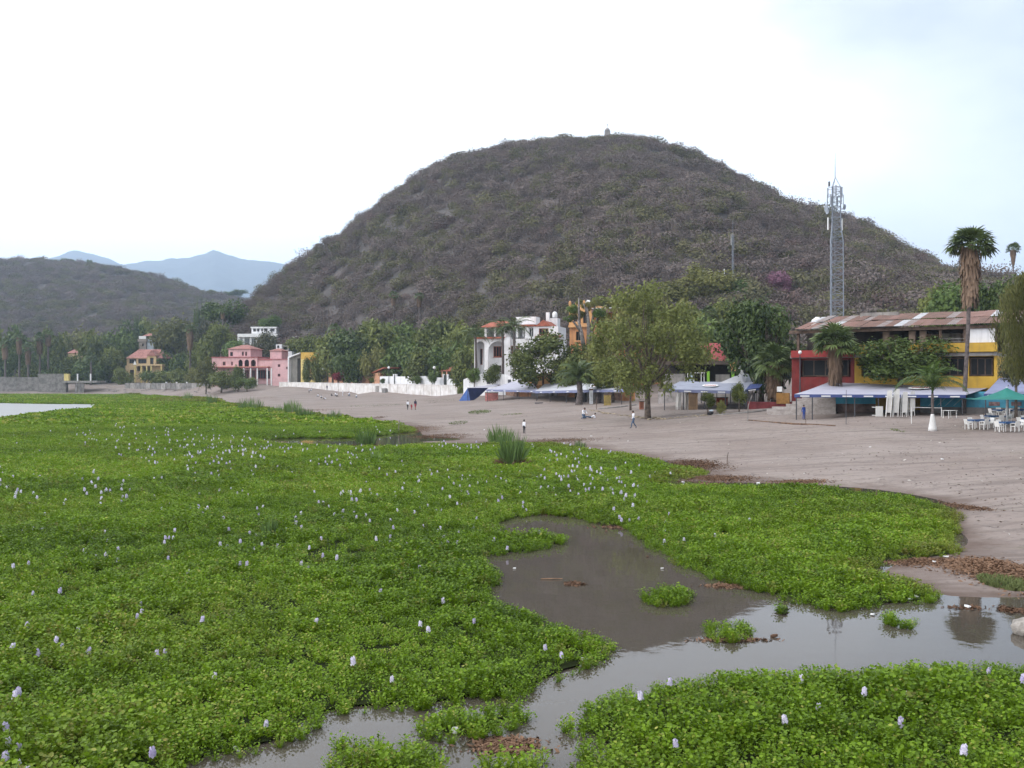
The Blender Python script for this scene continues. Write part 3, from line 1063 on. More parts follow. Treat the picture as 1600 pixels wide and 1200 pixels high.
# dead brown plant litter heaped along the waterline
def litter(u, v, wpx, dpx, n, hgt, seed, label, name='dead_plant_litter', size=.045):
    n = int(n * 2.2)
    p = Gv(u, v)
    k = p.y / F
    g = np.random.RandomState(seed)
    rx, ry = wpx * k / 2, dpx / 2 * p.y ** 2 / (F * H)
    x = g.normal(0, .5, n) * rx; y = g.normal(0, .5, n) * ry
    base = hgt * np.exp(-(x / rx) ** 2 * 2.2 - (y / ry) ** 2 * 2.2)
    z = ground(x + p.x, y + p.y) - p.z + base * g.rand(n) ** .5 + .015
    z = np.maximum(z, .015 - p.z)
    a = g.uniform(0, 6.28, n); s = size * g.uniform(.5, 1.8, n)
    d1 = np.stack([np.cos(a) * s, np.sin(a) * s, g.normal(0, .3, n) * s], 1)
    d2 = np.stack([-np.sin(a) * s * .3, np.cos(a) * s * .3, g.normal(0, .12, n) * s + .01], 1)
    c = np.stack([x, y, z], 1)
    vv = np.stack([c - d1, c - d2, c + d1, c + d2], 1).reshape(-1, 3)
    o = link(bpy.data.objects.new(name, np_mesh(name, vv, np.arange(4 * n).reshape(n, 4), DRY, g.rand(n))))
    o.location = p
    return tag(o, label, None, None, 'stuff')


for i, (u, v, wd, dp, n, h_, lab) in enumerate((
        (1556, 893, 116, 42, 4200, .27, 'heap of dead brown stalks on the bank beside the channel'), (1085, 728, 90, 16, 2000, .12, 'brown litter strip on the sand by the short stick'), (1120, 748, 110, 10, 1500, .06, 'brown litter in the gap of the mat'),
        (1250, 754, 90, 5, 700, .05, 'thin brown litter along the top of the mat'), (1510, 795, 30, 20, 500, .06, 'brown litter at the outer corner of the mat'), (1430, 880, 80, 14, 900, .05, 'brown litter on the mud behind the green bank'),
        (880, 689, 120, 6, 900, .06, 'brown litter behind the tall reeds'), (650, 672, 90, 10, 1300, .12, 'reddish litter at the end of the far mat'), (592, 653, 26, 3, 260, .1, 'small reddish litter heap on the sand'), (690, 683, 90, 6, 900, .08, 'reddish litter on the sand bar'),
        (480, 642, 120, 4, 900, .1, 'dry litter between the reed bushes'), (390, 627, 90, 5, 900, .1, 'brown litter on the far bank'), (897, 916, 26, 6, 140, .04, 'brown clot of stalks afloat in the pond'), (1510, 953, 60, 8, 60, .03, 'loose brown scum near the rock'),
        (1145, 1003, 90, 6, 160, .04, 'dead roots under the channel clump'), (790, 1168, 110, 26, 420, .05, 'dead stalks afloat between the small islands'), (1150, 917, 90, 8, 260, .03, 'brown scum along the green bank'), (965, 825, 70, 10, 160, .03, 'pale debris at the back of the pond'), (840, 803, 60, 6, 120, .03, 'brown scum at the head of the pond'),
        (1580, 957, 40, 10, 140, .06, 'reddish root clump afloat by the rock'), (1375, 775, 60, 4, 160, .05, 'dry rim of the mat under the short post'))):
    litter(u, v, wd, dp, n, h_, 500 + i, lab)
GRASS = leaf_mat('beach_grass', (0.06, 0.09, 0.03), (0.17, 0.2, 0.08), 0.8, 0.1, 0.1, inst=False)


def grass_patch(u, v, wpx, dpx, n, h_, seed, label):
    p = Gv(u, v)
    k = p.y / F
    vv, ff, tt = blades(seed, n, wpx * k / 2, dpx / 2 * p.y ** 2 / (F * H), h_, .03, .5)
    z = ground(vv[::4, 0] + p.x, vv[::4, 1] + p.y) - p.z
    vv[:, 2] += np.repeat(z, 4)
    o = link(bpy.data.objects.new('beach_grass', np_mesh('beach_grass', vv, ff, GRASS, tt)))
    o.location = p
    tag(o, label, None, None, 'stuff')


for i, (u, v, wd, dp, n, h_, lab) in enumerate(((749, 645, 36, 5, 420, .35, 'green grass patch on the sand below the blue tarp'), (716, 661, 30, 4, 260, .2, 'thin grass patch on the open sand'), (690, 627, 55, 2, 300, .2, 'streak of grass below the seawall'), (800, 648, 36, 2, 140, .15, 'sparse grass streak beyond the reeds'),
                                               (590, 634, 90, 2, 360, .2, 'long grass streak behind the three walkers'), (1570, 912, 70, 20, 900, .18, 'short green weeds at the foot of the dead stalk heap'), (1402, 674, 14, 3, 60, .15, 'small weed tuft beside the white painted palm'))):
    grass_patch(u, v, wd, dp, n, h_, 700 + i, lab)

def beach_debris(name, n, u0, u1, v0, v1, size, m, seed, label):
    g = np.random.RandomState(seed)
    u = g.uniform(u0, u1, n); v = g.uniform(v0 ** .5, v1 ** .5, n) ** 2
    D = (H - .8) * F / (v - 600)
    x = X(u, D) + g.normal(0, .4, n); y = D
    z = ground(x, y)
    ok = (z > .12) & (z < 3.2) & (vnoise(x, y, 5, seed) > g.uniform(.1, .8, n))
    x, y, z = x[ok], y[ok], z[ok]
    n = len(x)
    a = g.uniform(0, 6.28, n); s = size * g.uniform(.3, 1.6, n) ** 1.5
    d1 = np.stack([np.cos(a) * s, np.sin(a) * s, g.normal(0, .15, n) * s], 1)
    d2 = np.stack([-np.sin(a) * s * .4, np.cos(a) * s * .4, g.uniform(.1, .5, n) * s], 1)
    c = np.stack([x, y, z + .03 + .06 * vnoise(x, y, 2.3, 1)], 1)
    vv = np.stack([c - d1, c - d2, c + d1, c + d2], 1).reshape(-1, 3)
    o = link(bpy.data.objects.new(name, np_mesh(name, vv, np.arange(4 * n).reshape(n, 4), m, g.rand(n))))
    tag(o, label, None, None, 'stuff')


beach_debris('beach_debris', 9000, 500, 1700, 622, 800, .036, leaf_mat('beach_twig', (0.10, 0.075, 0.06), (0.26, 0.2, 0.165), .9, 0, .1, inst=False), 901, 'brown twigs and dead leaves scattered over the sand')
beach_debris('beach_debris', 1600, 500, 1700, 622, 850, .06, mat('pale_chip', (0.5, 0.46, 0.42), .9, .2, 3), 902, 'pale chips and pebbles scattered over the sand')

# ================================================================== trees
BARK = mat('bark', (0.17, 0.135, 0.11), 0.95, 0.3, 3.0, bump=.5)
GREYBARK = mat('grey_bark', (0.27, 0.245, 0.23), 0.9, 0.25, 2.5, bump=.4)
LEAF = {
    'dark': leaf_mat('dark_leaf', (0.026, 0.046, 0.011), (0.115, 0.165, 0.034), 0.55, 0.15, 0.3, inst=False),
    'mid': leaf_mat('mid_leaf', (0.04, 0.058, 0.014), (0.175, 0.20, 0.05), 0.6, 0.2, 0.25, inst=False),
    'olive': leaf_mat('olive_leaf', (0.065, 0.072, 0.024), (0.215, 0.215, 0.068), 0.65, 0.25, 0.2, inst=False),
    'grey': leaf_mat('grey_leaf', (0.045, 0.05, 0.03), (0.13, 0.13, 0.075), 0.7, 0.2, 0.2, inst=False),
    'bright': leaf_mat('bright_leaf', (0.04, 0.075, 0.015), (0.145, 0.215, 0.05), 0.55, 0.25, 0.3, inst=False),
    'loose': leaf_mat('loose_leaf', (0.06, 0.075, 0.02), (0.20, 0.225, 0.07), 0.65, 0.3, 0.2, inst=False),
    'purple': leaf_mat('purple_blossom', (0.13, 0.07, 0.10), (0.27, 0.14, 0.20), 0.8, 0.2, 0.1, inst=False),
    'red': leaf_mat('bougainvillea', (0.12, 0.02, 0.03), (0.30, 0.06, 0.08), 0.7, 0.2, 0.2, inst=False),
}
CROWN = {}
for kind in LEAF:
    loose = kind in ('olive', 'grey')
    for k in range(3):
        v_, f_, t_ = blob_leaves(50 + k * 7 + list(LEAF).index(kind) * 31, 2100 if loose else 3000, .062 if loose else .066, 13 if loose else 11, .8, .45 if loose else .6, .72, .5, (.24, .42) if loose else (.3, .48))
        CROWN[kind, k] = np_mesh('crown', v_, f_, LEAF[kind], t_)
BIGCROWN = {}


def big_crown(kind, seed, n, size, lobes, lobe_r, flat=.8, shell=.5):
    v_, f_, t_ = blob_leaves(seed, n, size, lobes, flat, shell, .78, .5, lobe_r)
    return np_mesh('crown', v_, f_, LEAF[kind], t_)


def tree(u, D, vtop, vbot, wpx, kind, label, cat='tree', group=None, seed=0, bark=None, crown=None, trunk_r=None, limbs=5, depth=1.0, name='broadleaf_tree', base_u=None):
    g = random.Random(seed * 13 + int(u * 7))
    base = G(base_u if base_u is not None else u, D)
    k = D / F
    zt, zb = Z(vtop, D), Z(vbot, D)
    cx = X(u, D)
    c = Vector((cx - base.x, 0, (zt + zb) / 2 - base.z))
    rx, rz = wpx * k / 2, (zt - zb) / 2
    root = thing(name, label, cat, base, 0, group)
    mb = MB()
    tr = trunk_r or max(.12, rx * .055)
    fork = Vector((c.x * .4, 0, max(.6, (c.z - rz * .75))))
    mb.tube([(0, 0, -.4), (c.x * .1, .05, fork.z * .5), fork], [tr * 1.35, tr, tr * .85], 7)
    for i in range(limbs):
        a = 6.28 * i / limbs + g.uniform(-.4, .4)
        e = c + Vector((math.cos(a) * rx * .62, math.sin(a) * rx * .62 * depth, g.uniform(-.2, .55) * rz))
        m_ = fork.lerp(e, .45) + Vector((0, 0, -.06 * rz))
        mb.tube([fork - Vector((0, 0, .2)), m_, e], [tr * .6, tr * .38, tr * .12], 5, False)
        for q in range(2):
            e2 = e + Vector((g.uniform(-.4, .4) * rx, g.uniform(-.4, .4) * rx, g.uniform(0, .4) * rz))
            mb.tube([m_, m_.lerp(e2, .6), e2], [tr * .25, tr * .15, tr * .05], 4, False)
    mb.build('trunk', bark or BARK, root, True)
    o = bpy.data.objects.new('crown', crown or CROWN[kind, g.randrange(3)])
    link(o, root)
    o.location = c
    o.scale = (rx * 1.0, rx * depth, rz * 1.0)
    o.rotation_euler = (0, 0, g.choice([0, .5, 1.3, 2.2, 3.1, 4.0, 5.1]) if depth == 1.0 else 0)
    return root


# ------------------------------------------------------------------ palms
PALMBARK = mat('palm_bark', (0.15, 0.125, 0.12), 0.95, 0.25, 4.0, bump=.5)
PALMLEAF = leaf_mat('palm_leaf', (0.035, 0.06, 0.018), (0.13, 0.175, 0.055), 0.45, 0.15, 0.4, inst=False)
PALMYOUNG = leaf_mat('young_palm_leaf', (0.035, 0.07, 0.015), (0.13, 0.20, 0.045), 0.45, 0.2, 0.4, inst=False)
SKIRT = leaf_mat('dead_fronds', (0.10, 0.065, 0.045), (0.25, 0.175, 0.125), 0.9, 0.1, 0.1, inst=False)


def fan_frond(seed, m=PALMLEAF, droop=.25):
    """palmate leaf of unit reach along +x: stalk and a pleated fan"""
    g = np.random.RandomState(seed)
    V, Fc = [(0, -.012, 0), (0, .012, 0), (.5, .01, .05), (.5, -.01, .05)], [(0, 1, 2, 3)]
    n = 15
    for k in range(n):
        a = R(-100 + 200 * k / (n - 1))
        L_ = .45 * (1 - .12 * abs(k - 7) / 7) * g.uniform(.9, 1.05)
        w_ = R(9)
        z = .05 + .02 * ((k % 2) * 2 - 1)
        k0 = len(V)
        V += [(.55, 0, .05), (.55 + L_ * .6 * math.cos(a - w_), L_ * .6 * math.sin(a - w_), z), (.55 + L_ * math.cos(a), L_ * math.sin(a), z - droop * g.uniform(.3, 1.0)), (.55 + L_ * .6 * math.cos(a + w_), L_ * .6 * math.sin(a + w_), z - .02)]
        Fc.append((k0, k0 + 1, k0 + 2, k0 + 3))
    return np_mesh('frond', np.array(V), np.array(Fc), m, g.rand(len(Fc)))


def feather_frond(seed, m, n=26, droop=.5, leaf=.26, lift=.55):
    """pinnate leaf of unit reach along +x: arching midrib with drooping leaflets"""
    g = np.random.RandomState(seed)
    V, Fc = [], []
    rib = lambda t_: np.array([t_ * (1 - .12 * t_ * t_), 0, lift * t_ - (lift + droop) * t_ ** 2.1])
    for k in range(6):
        p, q = rib(k / 6), rib((k + 1) / 6)
        w0, w1 = .012 * (1 - k / 7), .012 * (1 - (k + 1) / 7)
        k0 = len(V)
        V += [p + [0, -w0, 0], p + [0, w0, 0], q + [0, w1, 0], q + [0, -w1, 0]]
        Fc.append((k0, k0 + 1, k0 + 2, k0 + 3))
    for k in range(n):
        t_ = .12 + .87 * k / (n - 1)
        p = rib(t_)
        L_ = leaf * math.sin(math.pi * min(1, .18 + .8 * t_)) ** .6 * g.uniform(.85, 1.1)
        for s in (-1, 1):
            d = np.array([.55, s * .8, -.25 + g.normal(0, .1)]); d /= np.linalg.norm(d)
            e = np.array([.014, 0, 0])
            k0 = len(V)
            V += [p - e, p + d * L_ * .55 - e + [0, 0, .01], p + d * L_ + [0, 0, -.10 * L_ / leaf], p + d * L_ * .5 + e * 1.2]
            Fc.append((k0, k0 + 1, k0 + 2, k0 + 3))
    return np_mesh('frond', np.array(V), np.array(Fc), m, g.rand(len(Fc)))


FAN = [fan_frond(s) for s in (1, 2, 3)]
FEATHER = [feather_frond(s, PALMLEAF) for s in (4, 5)]
YOUNG = [feather_frond(s, PALMYOUNG, 28, .35, .24, .9) for s in (6, 7)]
DATE = [feather_frond(s, PALMLEAF, 30, .3, .2, .75) for s in (8, 9)]


def skirt_mesh(seed, r0, r1, h, n):
    g = np.random.RandomState(seed)
    a = g.uniform(0, 6.28, n); t_ = g.rand(n)
    rr = (r1 + (r0 - r1) * t_ ** .7) * g.uniform(.8, 1.12, n)
    z = -h + h * t_
    L_ = h * g.uniform(.14, .3, n); w_ = r0 * g.uniform(.05, .13, n)
    er = np.stack([np.cos(a), np.sin(a)], 1); et = np.stack([-np.sin(a), np.cos(a)], 1)
    def pt(r_, zz, s): return np.concatenate([er * r_[:, None] + et * (s * w_)[:, None], zz[:, None]], 1)
    v = np.stack([pt(rr * .75, z + L_ * .5, -1), pt(rr * .75, z + L_ * .5, 1), pt(rr * 1.02, z - L_ * .5, .7), pt(rr * 1.06, z - L_ * .6, -.5)], 1).reshape(-1, 3)
    core = MB().lathe([(r1 * .6, -h), (r1 * .85, -h * .8), (r0 * .7, -h * .3), (r0 * .6, 0)], 10)
    k0 = len(v)
    cq = [f for f in core.f if len(f) == 4]
    v = np.concatenate([v, np.array(core.v)])
    f = np.concatenate([np.arange(4 * n).reshape(n, 4), np.array(cq) + k0])
    return np_mesh('dead_frond_skirt', v, f, SKIRT, g.rand(len(f)))


def fan_palm(u, D, vc, rpx, label, vskirt=None, swpx=None, trunk_px=5, n=34, seed=1, group=None, lean=0, low=-.75, trunk_top=None):
    """vc: pixel height of the crown's heart; the skirt of dead fronds hangs from it to vskirt"""
    g = random.Random(seed)
    k = D / F
    base = G(u + lean, D)
    top = Vector((X(u, D) - base.x, 0, Z(vc, D) - base.z))
    root = thing('fan_palm', label, 'palm tree', base, 0, group)
    r = trunk_px * k / 2
    MB().tube([(0, 0, -.4), (0, 0, .5), top * .5 + Vector((.1, 0, 0)), top], [r * 1.5, r * 1.15, r, r * .85], 9).build('trunk', PALMBARK, root, True)
    if vskirt:
        o = link(bpy.data.objects.new('dead_frond_skirt', skirt_mesh(seed, swpx[0] * k / 2, swpx[1] * k / 2, (vskirt - vc) * k, 460)), root)
        o.location = top
    R_ = rpx * k
    for i in range(n):
        o = link(bpy.data.objects.new('frond', FAN[i % 3]), root)
        o.location = top + Vector((0, 0, r))
        el = math.asin(max(-1, min(1, low + (1.0 - low) * ((i + .5) / n) ** .85)))
        o.rotation_euler = (g.uniform(-.5, .5), -el, i * 2.39996 + g.uniform(-.2, .2))
        s = R_ * g.uniform(.82, 1.08)
        o.scale = (s, s, s)
    return root


def feather_palm(u, D, vc, rpx, label, meshes, n=16, trunk_px=4, seed=1, group=None, lean=0, el=(-.15, 1.2), name='coconut_palm', base_v=None, white=None, cat='palm tree'):
    g = random.Random(seed)
    k = D / F
    base = G(u + lean, D)
    top = Vector((X(u, D) - base.x, 0, Z(vc, D) - base.z))
    root = thing(name, label, cat, base, 0, group)
    r = trunk_px * k / 2
    if white:
        hw = white
        MB().tube([(0, 0, hw * .9), top * .5, top * .8, top], [r * 1.25, r * 1.1, r * 1.3, r * .8], 9).build('trunk', PALMBARK, root, True)
        MB().lathe([(r * 3.6, -.1), (r * 3.5, .12), (r * 2.9, hw * .32), (r * 2.0, hw * .7), (r * 1.45, hw * .97), (r * 1.3, hw)], 14).build('painted_base', mat('limewash', (0.72, 0.71, 0.70), .9, .08, 2), root, True)
        MB().tube([top - Vector((0, 0, .1)), top + Vector((0, 0, R(20)))], [r * 1.0, r * .5], 8).build('crownshaft', PALMYOUNG, root, True)
    else:
        MB().tube([(0, 0, -.4), (0, 0, .4), top * .5 + Vector((.15, 0, 0)), top], [r * 1.7, r * 1.2, r, r * .9], 8).build('trunk', PALMBARK, root, True)
    R_ = rpx * k
    for i in range(n):
        o = link(bpy.data.objects.new('frond', meshes[i % len(meshes)]), root)
        o.location = top
        q = (i + .5) / n
        o.rotation_euler = (g.uniform(-.3, .3), -(el[0] + (el[1] - el[0]) * q) + g.uniform(-.1, .1), i * 2.39996 + g.uniform(-.25, .25))
        s = R_ * g.uniform(.85, 1.1)
        o.scale = (s, s, s)
    return root


# ================================================================== buildings
GLASS = mat('dark_glass', (0.02, 0.022, 0.025), 0.5, 0.1, 1.0, spec=.08)
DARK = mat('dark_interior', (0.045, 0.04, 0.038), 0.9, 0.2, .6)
WHITE = mat('white_paint', (0.80, 0.80, 0.82), 0.85, 0.05, .8, (0.70, 0.69, 0.70), streak=.18, bump=.15)
CLEANW = mat('clean_white', (0.78, 0.78, 0.78), 0.7, 0.05, 1.0)
TILE = mat('red_roof_tile', (0.42, 0.135, 0.085), 0.9, 0.22, 1.2, bump=.5)
TILEP = mat('faded_roof_tile', (0.40, 0.19, 0.165), 0.9, 0.2, 1.0, bump=.5)
CONC = mat('concrete', (0.33, 0.31, 0.295), 0.95, 0.18, .8, streak=.4, bump=.3)
STONE = mat('lake_stone', (0.24, 0.225, 0.215), 0.95, 0.3, .7, (0.12, 0.115, 0.11), bump=.8, bscale=1.5)


class Fac:
    """a facade seen between two columns of the photograph, standing at distances D0 and D1"""
    def __init__(s, name, label, cat, u0, D0, u1, D1, z0=None, group=None):
        s.p0 = Vector((X(u0, D0), D0, 0)); s.p1 = Vector((X(u1, D1), D1, 0))
        d = s.p1 - s.p0
        s.L = d.length
        s.d = d.normalized()
        s.yaw = math.atan2(d.y, d.x)
        m = (s.p0 + s.p1) / 2
        s.z0 = gz(m.x, m.y) - .3 if z0 is None else z0
        s.root = thing(name, label, cat, (s.p0.x, s.p0.y, s.z0), s.yaw, group)

    def xz(s, u, v, dy=0.0):
        """local x and z of a pixel on the facade plane moved back by dy"""
        n = Vector((-s.d.y, s.d.x, 0)) * dy
        o = s.p0 + n
        rx, ry = (u - 800) / F, 1.0
        # o + d*a = (rx,ry)*t
        det = s.d.x * -ry - s.d.y * -rx
        a = ((-o.x) * -ry - (-o.y) * -rx) / det
        t_ = (o.y + s.d.y * a) / ry
        return a, H - (v - 600) / F * t_ - s.z0

    def rect(s, u0, v0, u1, v1, dy=0.0):
        a, b_ = s.xz(u0, v1, dy), s.xz(u1, v0, dy)
        zt = (b_[1] + s.xz(u0, v0, dy)[1]) / 2; zb = (a[1] + s.xz(u1, v1, dy)[1]) / 2
        return a[0], b_[0], zb, zt      # x0 x1 z0 z1

    def box(s, name, m, u0, v0, u1, v1, y0, y1, parent=None, zb=None):
        x0, x1, z0, z1 = s.rect(u0, v0, u1, v1, y0)
        return MB().box(x0, x1, y0, y1, z0 if zb is None else zb, z1).build(name, m, parent or s.root)

    def wall(s, name, m, u0, v0, u1, v1, y, th, rects=(), arches=(), zb=None, depth=None, roofm=None):
        """front wall with real openings; depth adds side, back and top so that the rooms behind stay dark"""
        x0, x1, z0, z1 = s.rect(u0, v0, u1, v1, y)
        if zb is not None: z0 = zb
        ops = [s.rect(*r, y) for r in rects] + [s.rect(*r, y) for r in arches]
        xs = sorted({x0, x1, *[q for o in ops for q in o[:2] if x0 < q < x1]})
        zs = sorted({z0, z1, *[q for o in ops for q in o[2:] if z0 < q < z1]})
        mb = MB()
        for xa, xb in zip(xs, xs[1:]):
            run = None
            for za, zb_ in zip(zs, zs[1:]):
                mx_, mz = (xa + xb) / 2, (za + zb_) / 2
                hole = any(o[0] < mx_ < o[1] and o[2] < mz < o[3] for o in ops)
                if hole:
                    if run: mb.box(xa, xb, y, y + th, *run)
                    run = None
                else:
                    run = (run[0], zb_) if run else (za, zb_)
            if run: mb.box(xa, xb, y, y + th, *run)
        for r in arches:
            a0, a1, b0, b1 = s.rect(*r, y)
            rad = (a1 - a0) / 2; cx = (a0 + a1) / 2; sp = b1 - min(rad, b1 - b0)
            n = 8
            for i in range(n):
                t0, t1 = math.pi * i / n, math.pi * (i + 1) / n
                xa, xb = cx - rad * math.cos(t0), cx - rad * math.cos(t1)
                ha, hb = (b1 - sp) * math.sin(t0), (b1 - sp) * math.sin(t1)
                mb.prism([(xa, sp + ha), (xb, sp + hb), (xb, b1), (xa, b1)], y + .002, y + th - .002)
        if depth:
            mb.box(x0, x0 + th, y + th, y + depth, z0, z1)
            mb.box(x1 - th, x1, y + th, y + depth, z0, z1)
            mb.box(x0 + th, x1 - th, y + depth - th, y + depth, z0, z1)
            mb.box(x0 + th, x1 - th, y + th, y + depth - th, z1 - th, z1 - .01)
        return mb.build(name, m, s.root)

    def window(s, u0, v0, u1, v1, y, fm_=None, fr=.09, mull=1, rail=0, name='window', sill=None, glass=None):
        x0, x1, z0, z1 = s.rect(u0, v0, u1, v1, y)
        mb = MB()
        mb.box(x0, x0 + fr, y, y + .08, z0, z1).box(x1 - fr, x1, y, y + .08, z0, z1).box(x0 + fr, x1 - fr, y, y + .08, z0, z0 + fr).box(x0 + fr, x1 - fr, y, y + .08, z1 - fr, z1)
        for i in range(mull):
            xm = x0 + (x1 - x0) * (i + 1) / (mull + 1)
            mb.box(xm - fr * .4, xm + fr * .4, y + .01, y + .07, z0 + fr, z1 - fr)
        f = mb.build(name, fm_ or CLEANW, s.root)
        MB().box(x0 + fr, x1 - fr, y + .03, y + .05, z0 + fr, z1 - fr).build('pane', glass or GLASS, f)
        if sill: MB().box(x0 - .1, x1 + .1, y - .14, y + .02, z0 - .12, z0).build('sill', sill, f)
        return f

    def hip(s, name, m, u0, veave, u1, vapex, y0, y1, over=.4, parent=None, ridge=.3):
        x0, x1, ze, _ = s.rect(u0, veave, u1, veave, y0)
        za = s.xz((u0 + u1) / 2, vapex, (y0 + y1) / 2)[1]
        x0 -= over; x1 += over; y0 -= over; y1 += over
        ym = (y0 + y1) / 2; r0 = x0 + (x1 - x0) * (.5 - ridge / 2); r1 = x0 + (x1 - x0) * (.5 + ridge / 2)
        v = [(x0, y0, ze), (x1, y0, ze), (x1, y1, ze), (x0, y1, ze), (x0, y0, ze + .12), (x1, y0, ze + .12), (x1, y1, ze + .12), (x0, y1, ze + .12), (r0, ym, za), (r1, ym, za)]
        f = [(3, 2, 1, 0), (0, 1, 5, 4), (1, 2, 6, 5), (2, 3, 7, 6), (3, 0, 4, 7), (4, 5, 9, 8), (5, 6, 9), (6, 7, 8, 9), (7, 4, 8)]
        return MB().add(v, f).build(name, m, parent or s.root)

# ------------------------------------------------------------------ red and yellow restaurant
REDW = mat('red_paint', (0.22, 0.032, 0.03), 0.8, 0.15, 1.0, streak=.25)
REDB = mat('bright_red_paint', (0.33, 0.04, 0.038), 0.7, 0.12, .7, streak=.2)
YELW = mat('yellow_paint', (0.55, 0.34, 0.05), 0.75, 0.10, .8, streak=.2)
RUST = [mat('rusty_sheet', (0.27, 0.16, 0.125), .85, .3, 1.5, (0.17, 0.11, 0.09)), mat('faded_red_sheet', (0.32, 0.20, 0.17), .85, .25, 1.2, (0.24, 0.13, 0.10)), mat('grey_sheet', (0.36, 0.32, 0.31), .7, .25, 1.3, (0.26, 0.19, 0.165)), mat('white_sheet', (0.62, 0.61, 0.62), .6, .12, 1.3)]
TAN = mat('tan_render', (0.38, 0.28, 0.22), .9, .2, 1.2)
WOOD = mat('weathered_wood', (0.16, 0.11, 0.085), .9, .25, 2.0)
b1 = Fac('restaurant_building', 'two-storey red and yellow restaurant with corrugated metal roof', 'restaurant', 1237, 105, 1558, 94)
b1.wall('lower_wall', REDW, 1237, 558, 1335, 644, 0, .3, [(1251, 561, 1329, 589)], depth=9, zb=-.5)
b1.wall('lower_wall', YELW, 1335.2, 551, 1558, 644, .004, .3, [(1346, 557, 1464, 588), (1470, 557, 1511, 588), (1514, 557, 1553, 588)], depth=9, zb=-.5)
for u0, u1 in ((1472, 1509), (1516, 1551), (1348, 1400), (1404, 1460)):
    b1.window(u0, 559, u1, 587, .5, WOOD, .1, 2)
b1.window(1254, 562, 1326, 588, .5, WOOD, .1, 3)
b1.box('parapet', REDB, 1236, 547, 1334.8, 558, -.7, -.4)
b1.box('parapet', YELW, 1335, 537, 1558, 551, -.7, -.4)
xa, xb = b1.xz(1236, 552)[0], b1.xz(1558, 552)[0]
zf = b1.xz(1500, 551)[1]
zs_ = b1.xz(1500, 538)[1]
ze = b1.xz(1500, 509)[1]
MB().box(xa, xb, -.4, 9, zf - .35, zf - .02).build('floor_slab', CONC, b1.root)
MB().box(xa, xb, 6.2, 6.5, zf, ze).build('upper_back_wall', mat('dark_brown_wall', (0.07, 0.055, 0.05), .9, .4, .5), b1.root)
MB().box(xa, xb, -.6, -.35, ze - .35, ze - .03).build('eave_beam', WOOD, b1.root)
for u in (1248, 1290, 1332, 1382, 1423, 1440, 1470, 1508, 1556):
    x, _ = b1.xz(u, 520)
    wide = u in (1382, 1423, 1440)
    MB().box(x - (.3 if wide else .12), x + (.3 if wide else .12), -.3 if not wide else .6, .02 if not wide else 1.1, zf, ze - .35).build('pillar', TAN if wide else WOOD, b1.root)
for u in (1395, 1448, 1480, 1492):
    x, _ = b1.xz(u, 520, 3)
    MB().box(x - .5, x + .5, 3, 3.2, zf, zf + 2.1).build('partition', TAN if u in (1395, 1448) else CONC, b1.root)
b1.box('white_panel', WHITE, 1511, 509.5, 1555, 536, -.34, -.22)
for i in range(2):
    MB().tube([b1.xz(1470, 0)[0:1] + (-.5, zs_ + .25 + .3 * i), b1.xz(1508, 0)[0:1] + (-.5, zs_ + .25 + .3 * i)], .025, 5).build('handrail', CONC, b1.root)
MB().box(b1.xz(1430, 517)[0], b1.xz(1509, 517)[0], 6.0, 6.15, zf + .9, zf + 2.2).build('bar_mural', mat('bar_mural', (0.30, 0.21, 0.16), .8, .9, .9, (0.03, 0.03, 0.03), detail=8), b1.root)
# roof of single corrugated sheets in two courses
ze0, zr0 = b1.xz(1500, 507, -1.2)[1], b1.xz(1500, 488.5, 9.5)[1]
x0_, x1_ = b1.xz(1241, 515, -1.2)[0], b1.xz(1612, 505, -1.2)[0]
npan = 27
pw = (x1_ - x0_) / npan
rr = random.Random(5)
sheet_me = {}
for c_ in range(2):
    for i in range(npan):
        q = rr.random()
        m_ = RUST[3] if (c_ == 0 and q < .09) or (c_ == 1 and q < .06) else RUST[0 if q < .5 else 1 if q < .8 else 2]
        if (c_, m_.name) not in sheet_me:
            mb = MB()
            ya, yb = (-1.2, 4.3) if c_ == 0 else (4.1, 9.5)
            za, zb = ze0 + (zr0 - ze0) * (ya + 1.2) / 10.7 - (0 if c_ == 0 else -.06), ze0 + (zr0 - ze0) * (yb + 1.2) / 10.7 + (0 if c_ == 0 else .06)
            n_ = 10
            vs = [(pw * 1.04 * j / n_, y_, z_ + (.05 if j % 2 else 0)) for y_, z_ in ((ya, za), (yb, zb)) for j in range(n_ + 1)]
            mb.add(vs, [(j, j + 1, j + 2 + n_, j + 1 + n_) for j in range(n_)])
            sheet_me[c_, m_.name] = mb.mesh('roof_sheet', m_)
        o = link(bpy.data.objects.new('roof_sheet', sheet_me[c_, m_.name]), b1.root)
        o.location = (x0_ + pw * i, rr.uniform(-.12, .12), rr.uniform(0, .05))
        o.rotation_euler = (rr.uniform(-.008, .008), 0, 0)
MB().box(b1.xz(1344, 492, 8)[0], b1.xz(1404, 492, 8)[0], 8, 8.5, ze0, b1.xz(1375, 488, 8)[1]).build('roof_parapet', CONC, b1.root)
# water tank on the roof
p = Vector((X(1277, 112), 112, Z(506, 112)))
t_ = thing('water_tank', 'white plastic water tank on the metal roof', 'water tank', p - Vector((0, 0, .6)))
MB().lathe([(.62, 0), (.66, .05), (.66, .95), (.6, 1.1), (.3, 1.28), (.25, 1.36)], 14).build('tank', CLEANW, t_, True)
MB().lathe([(.24, 1.361), (.24, 1.44)], 10).build('lid', CONC, t_)

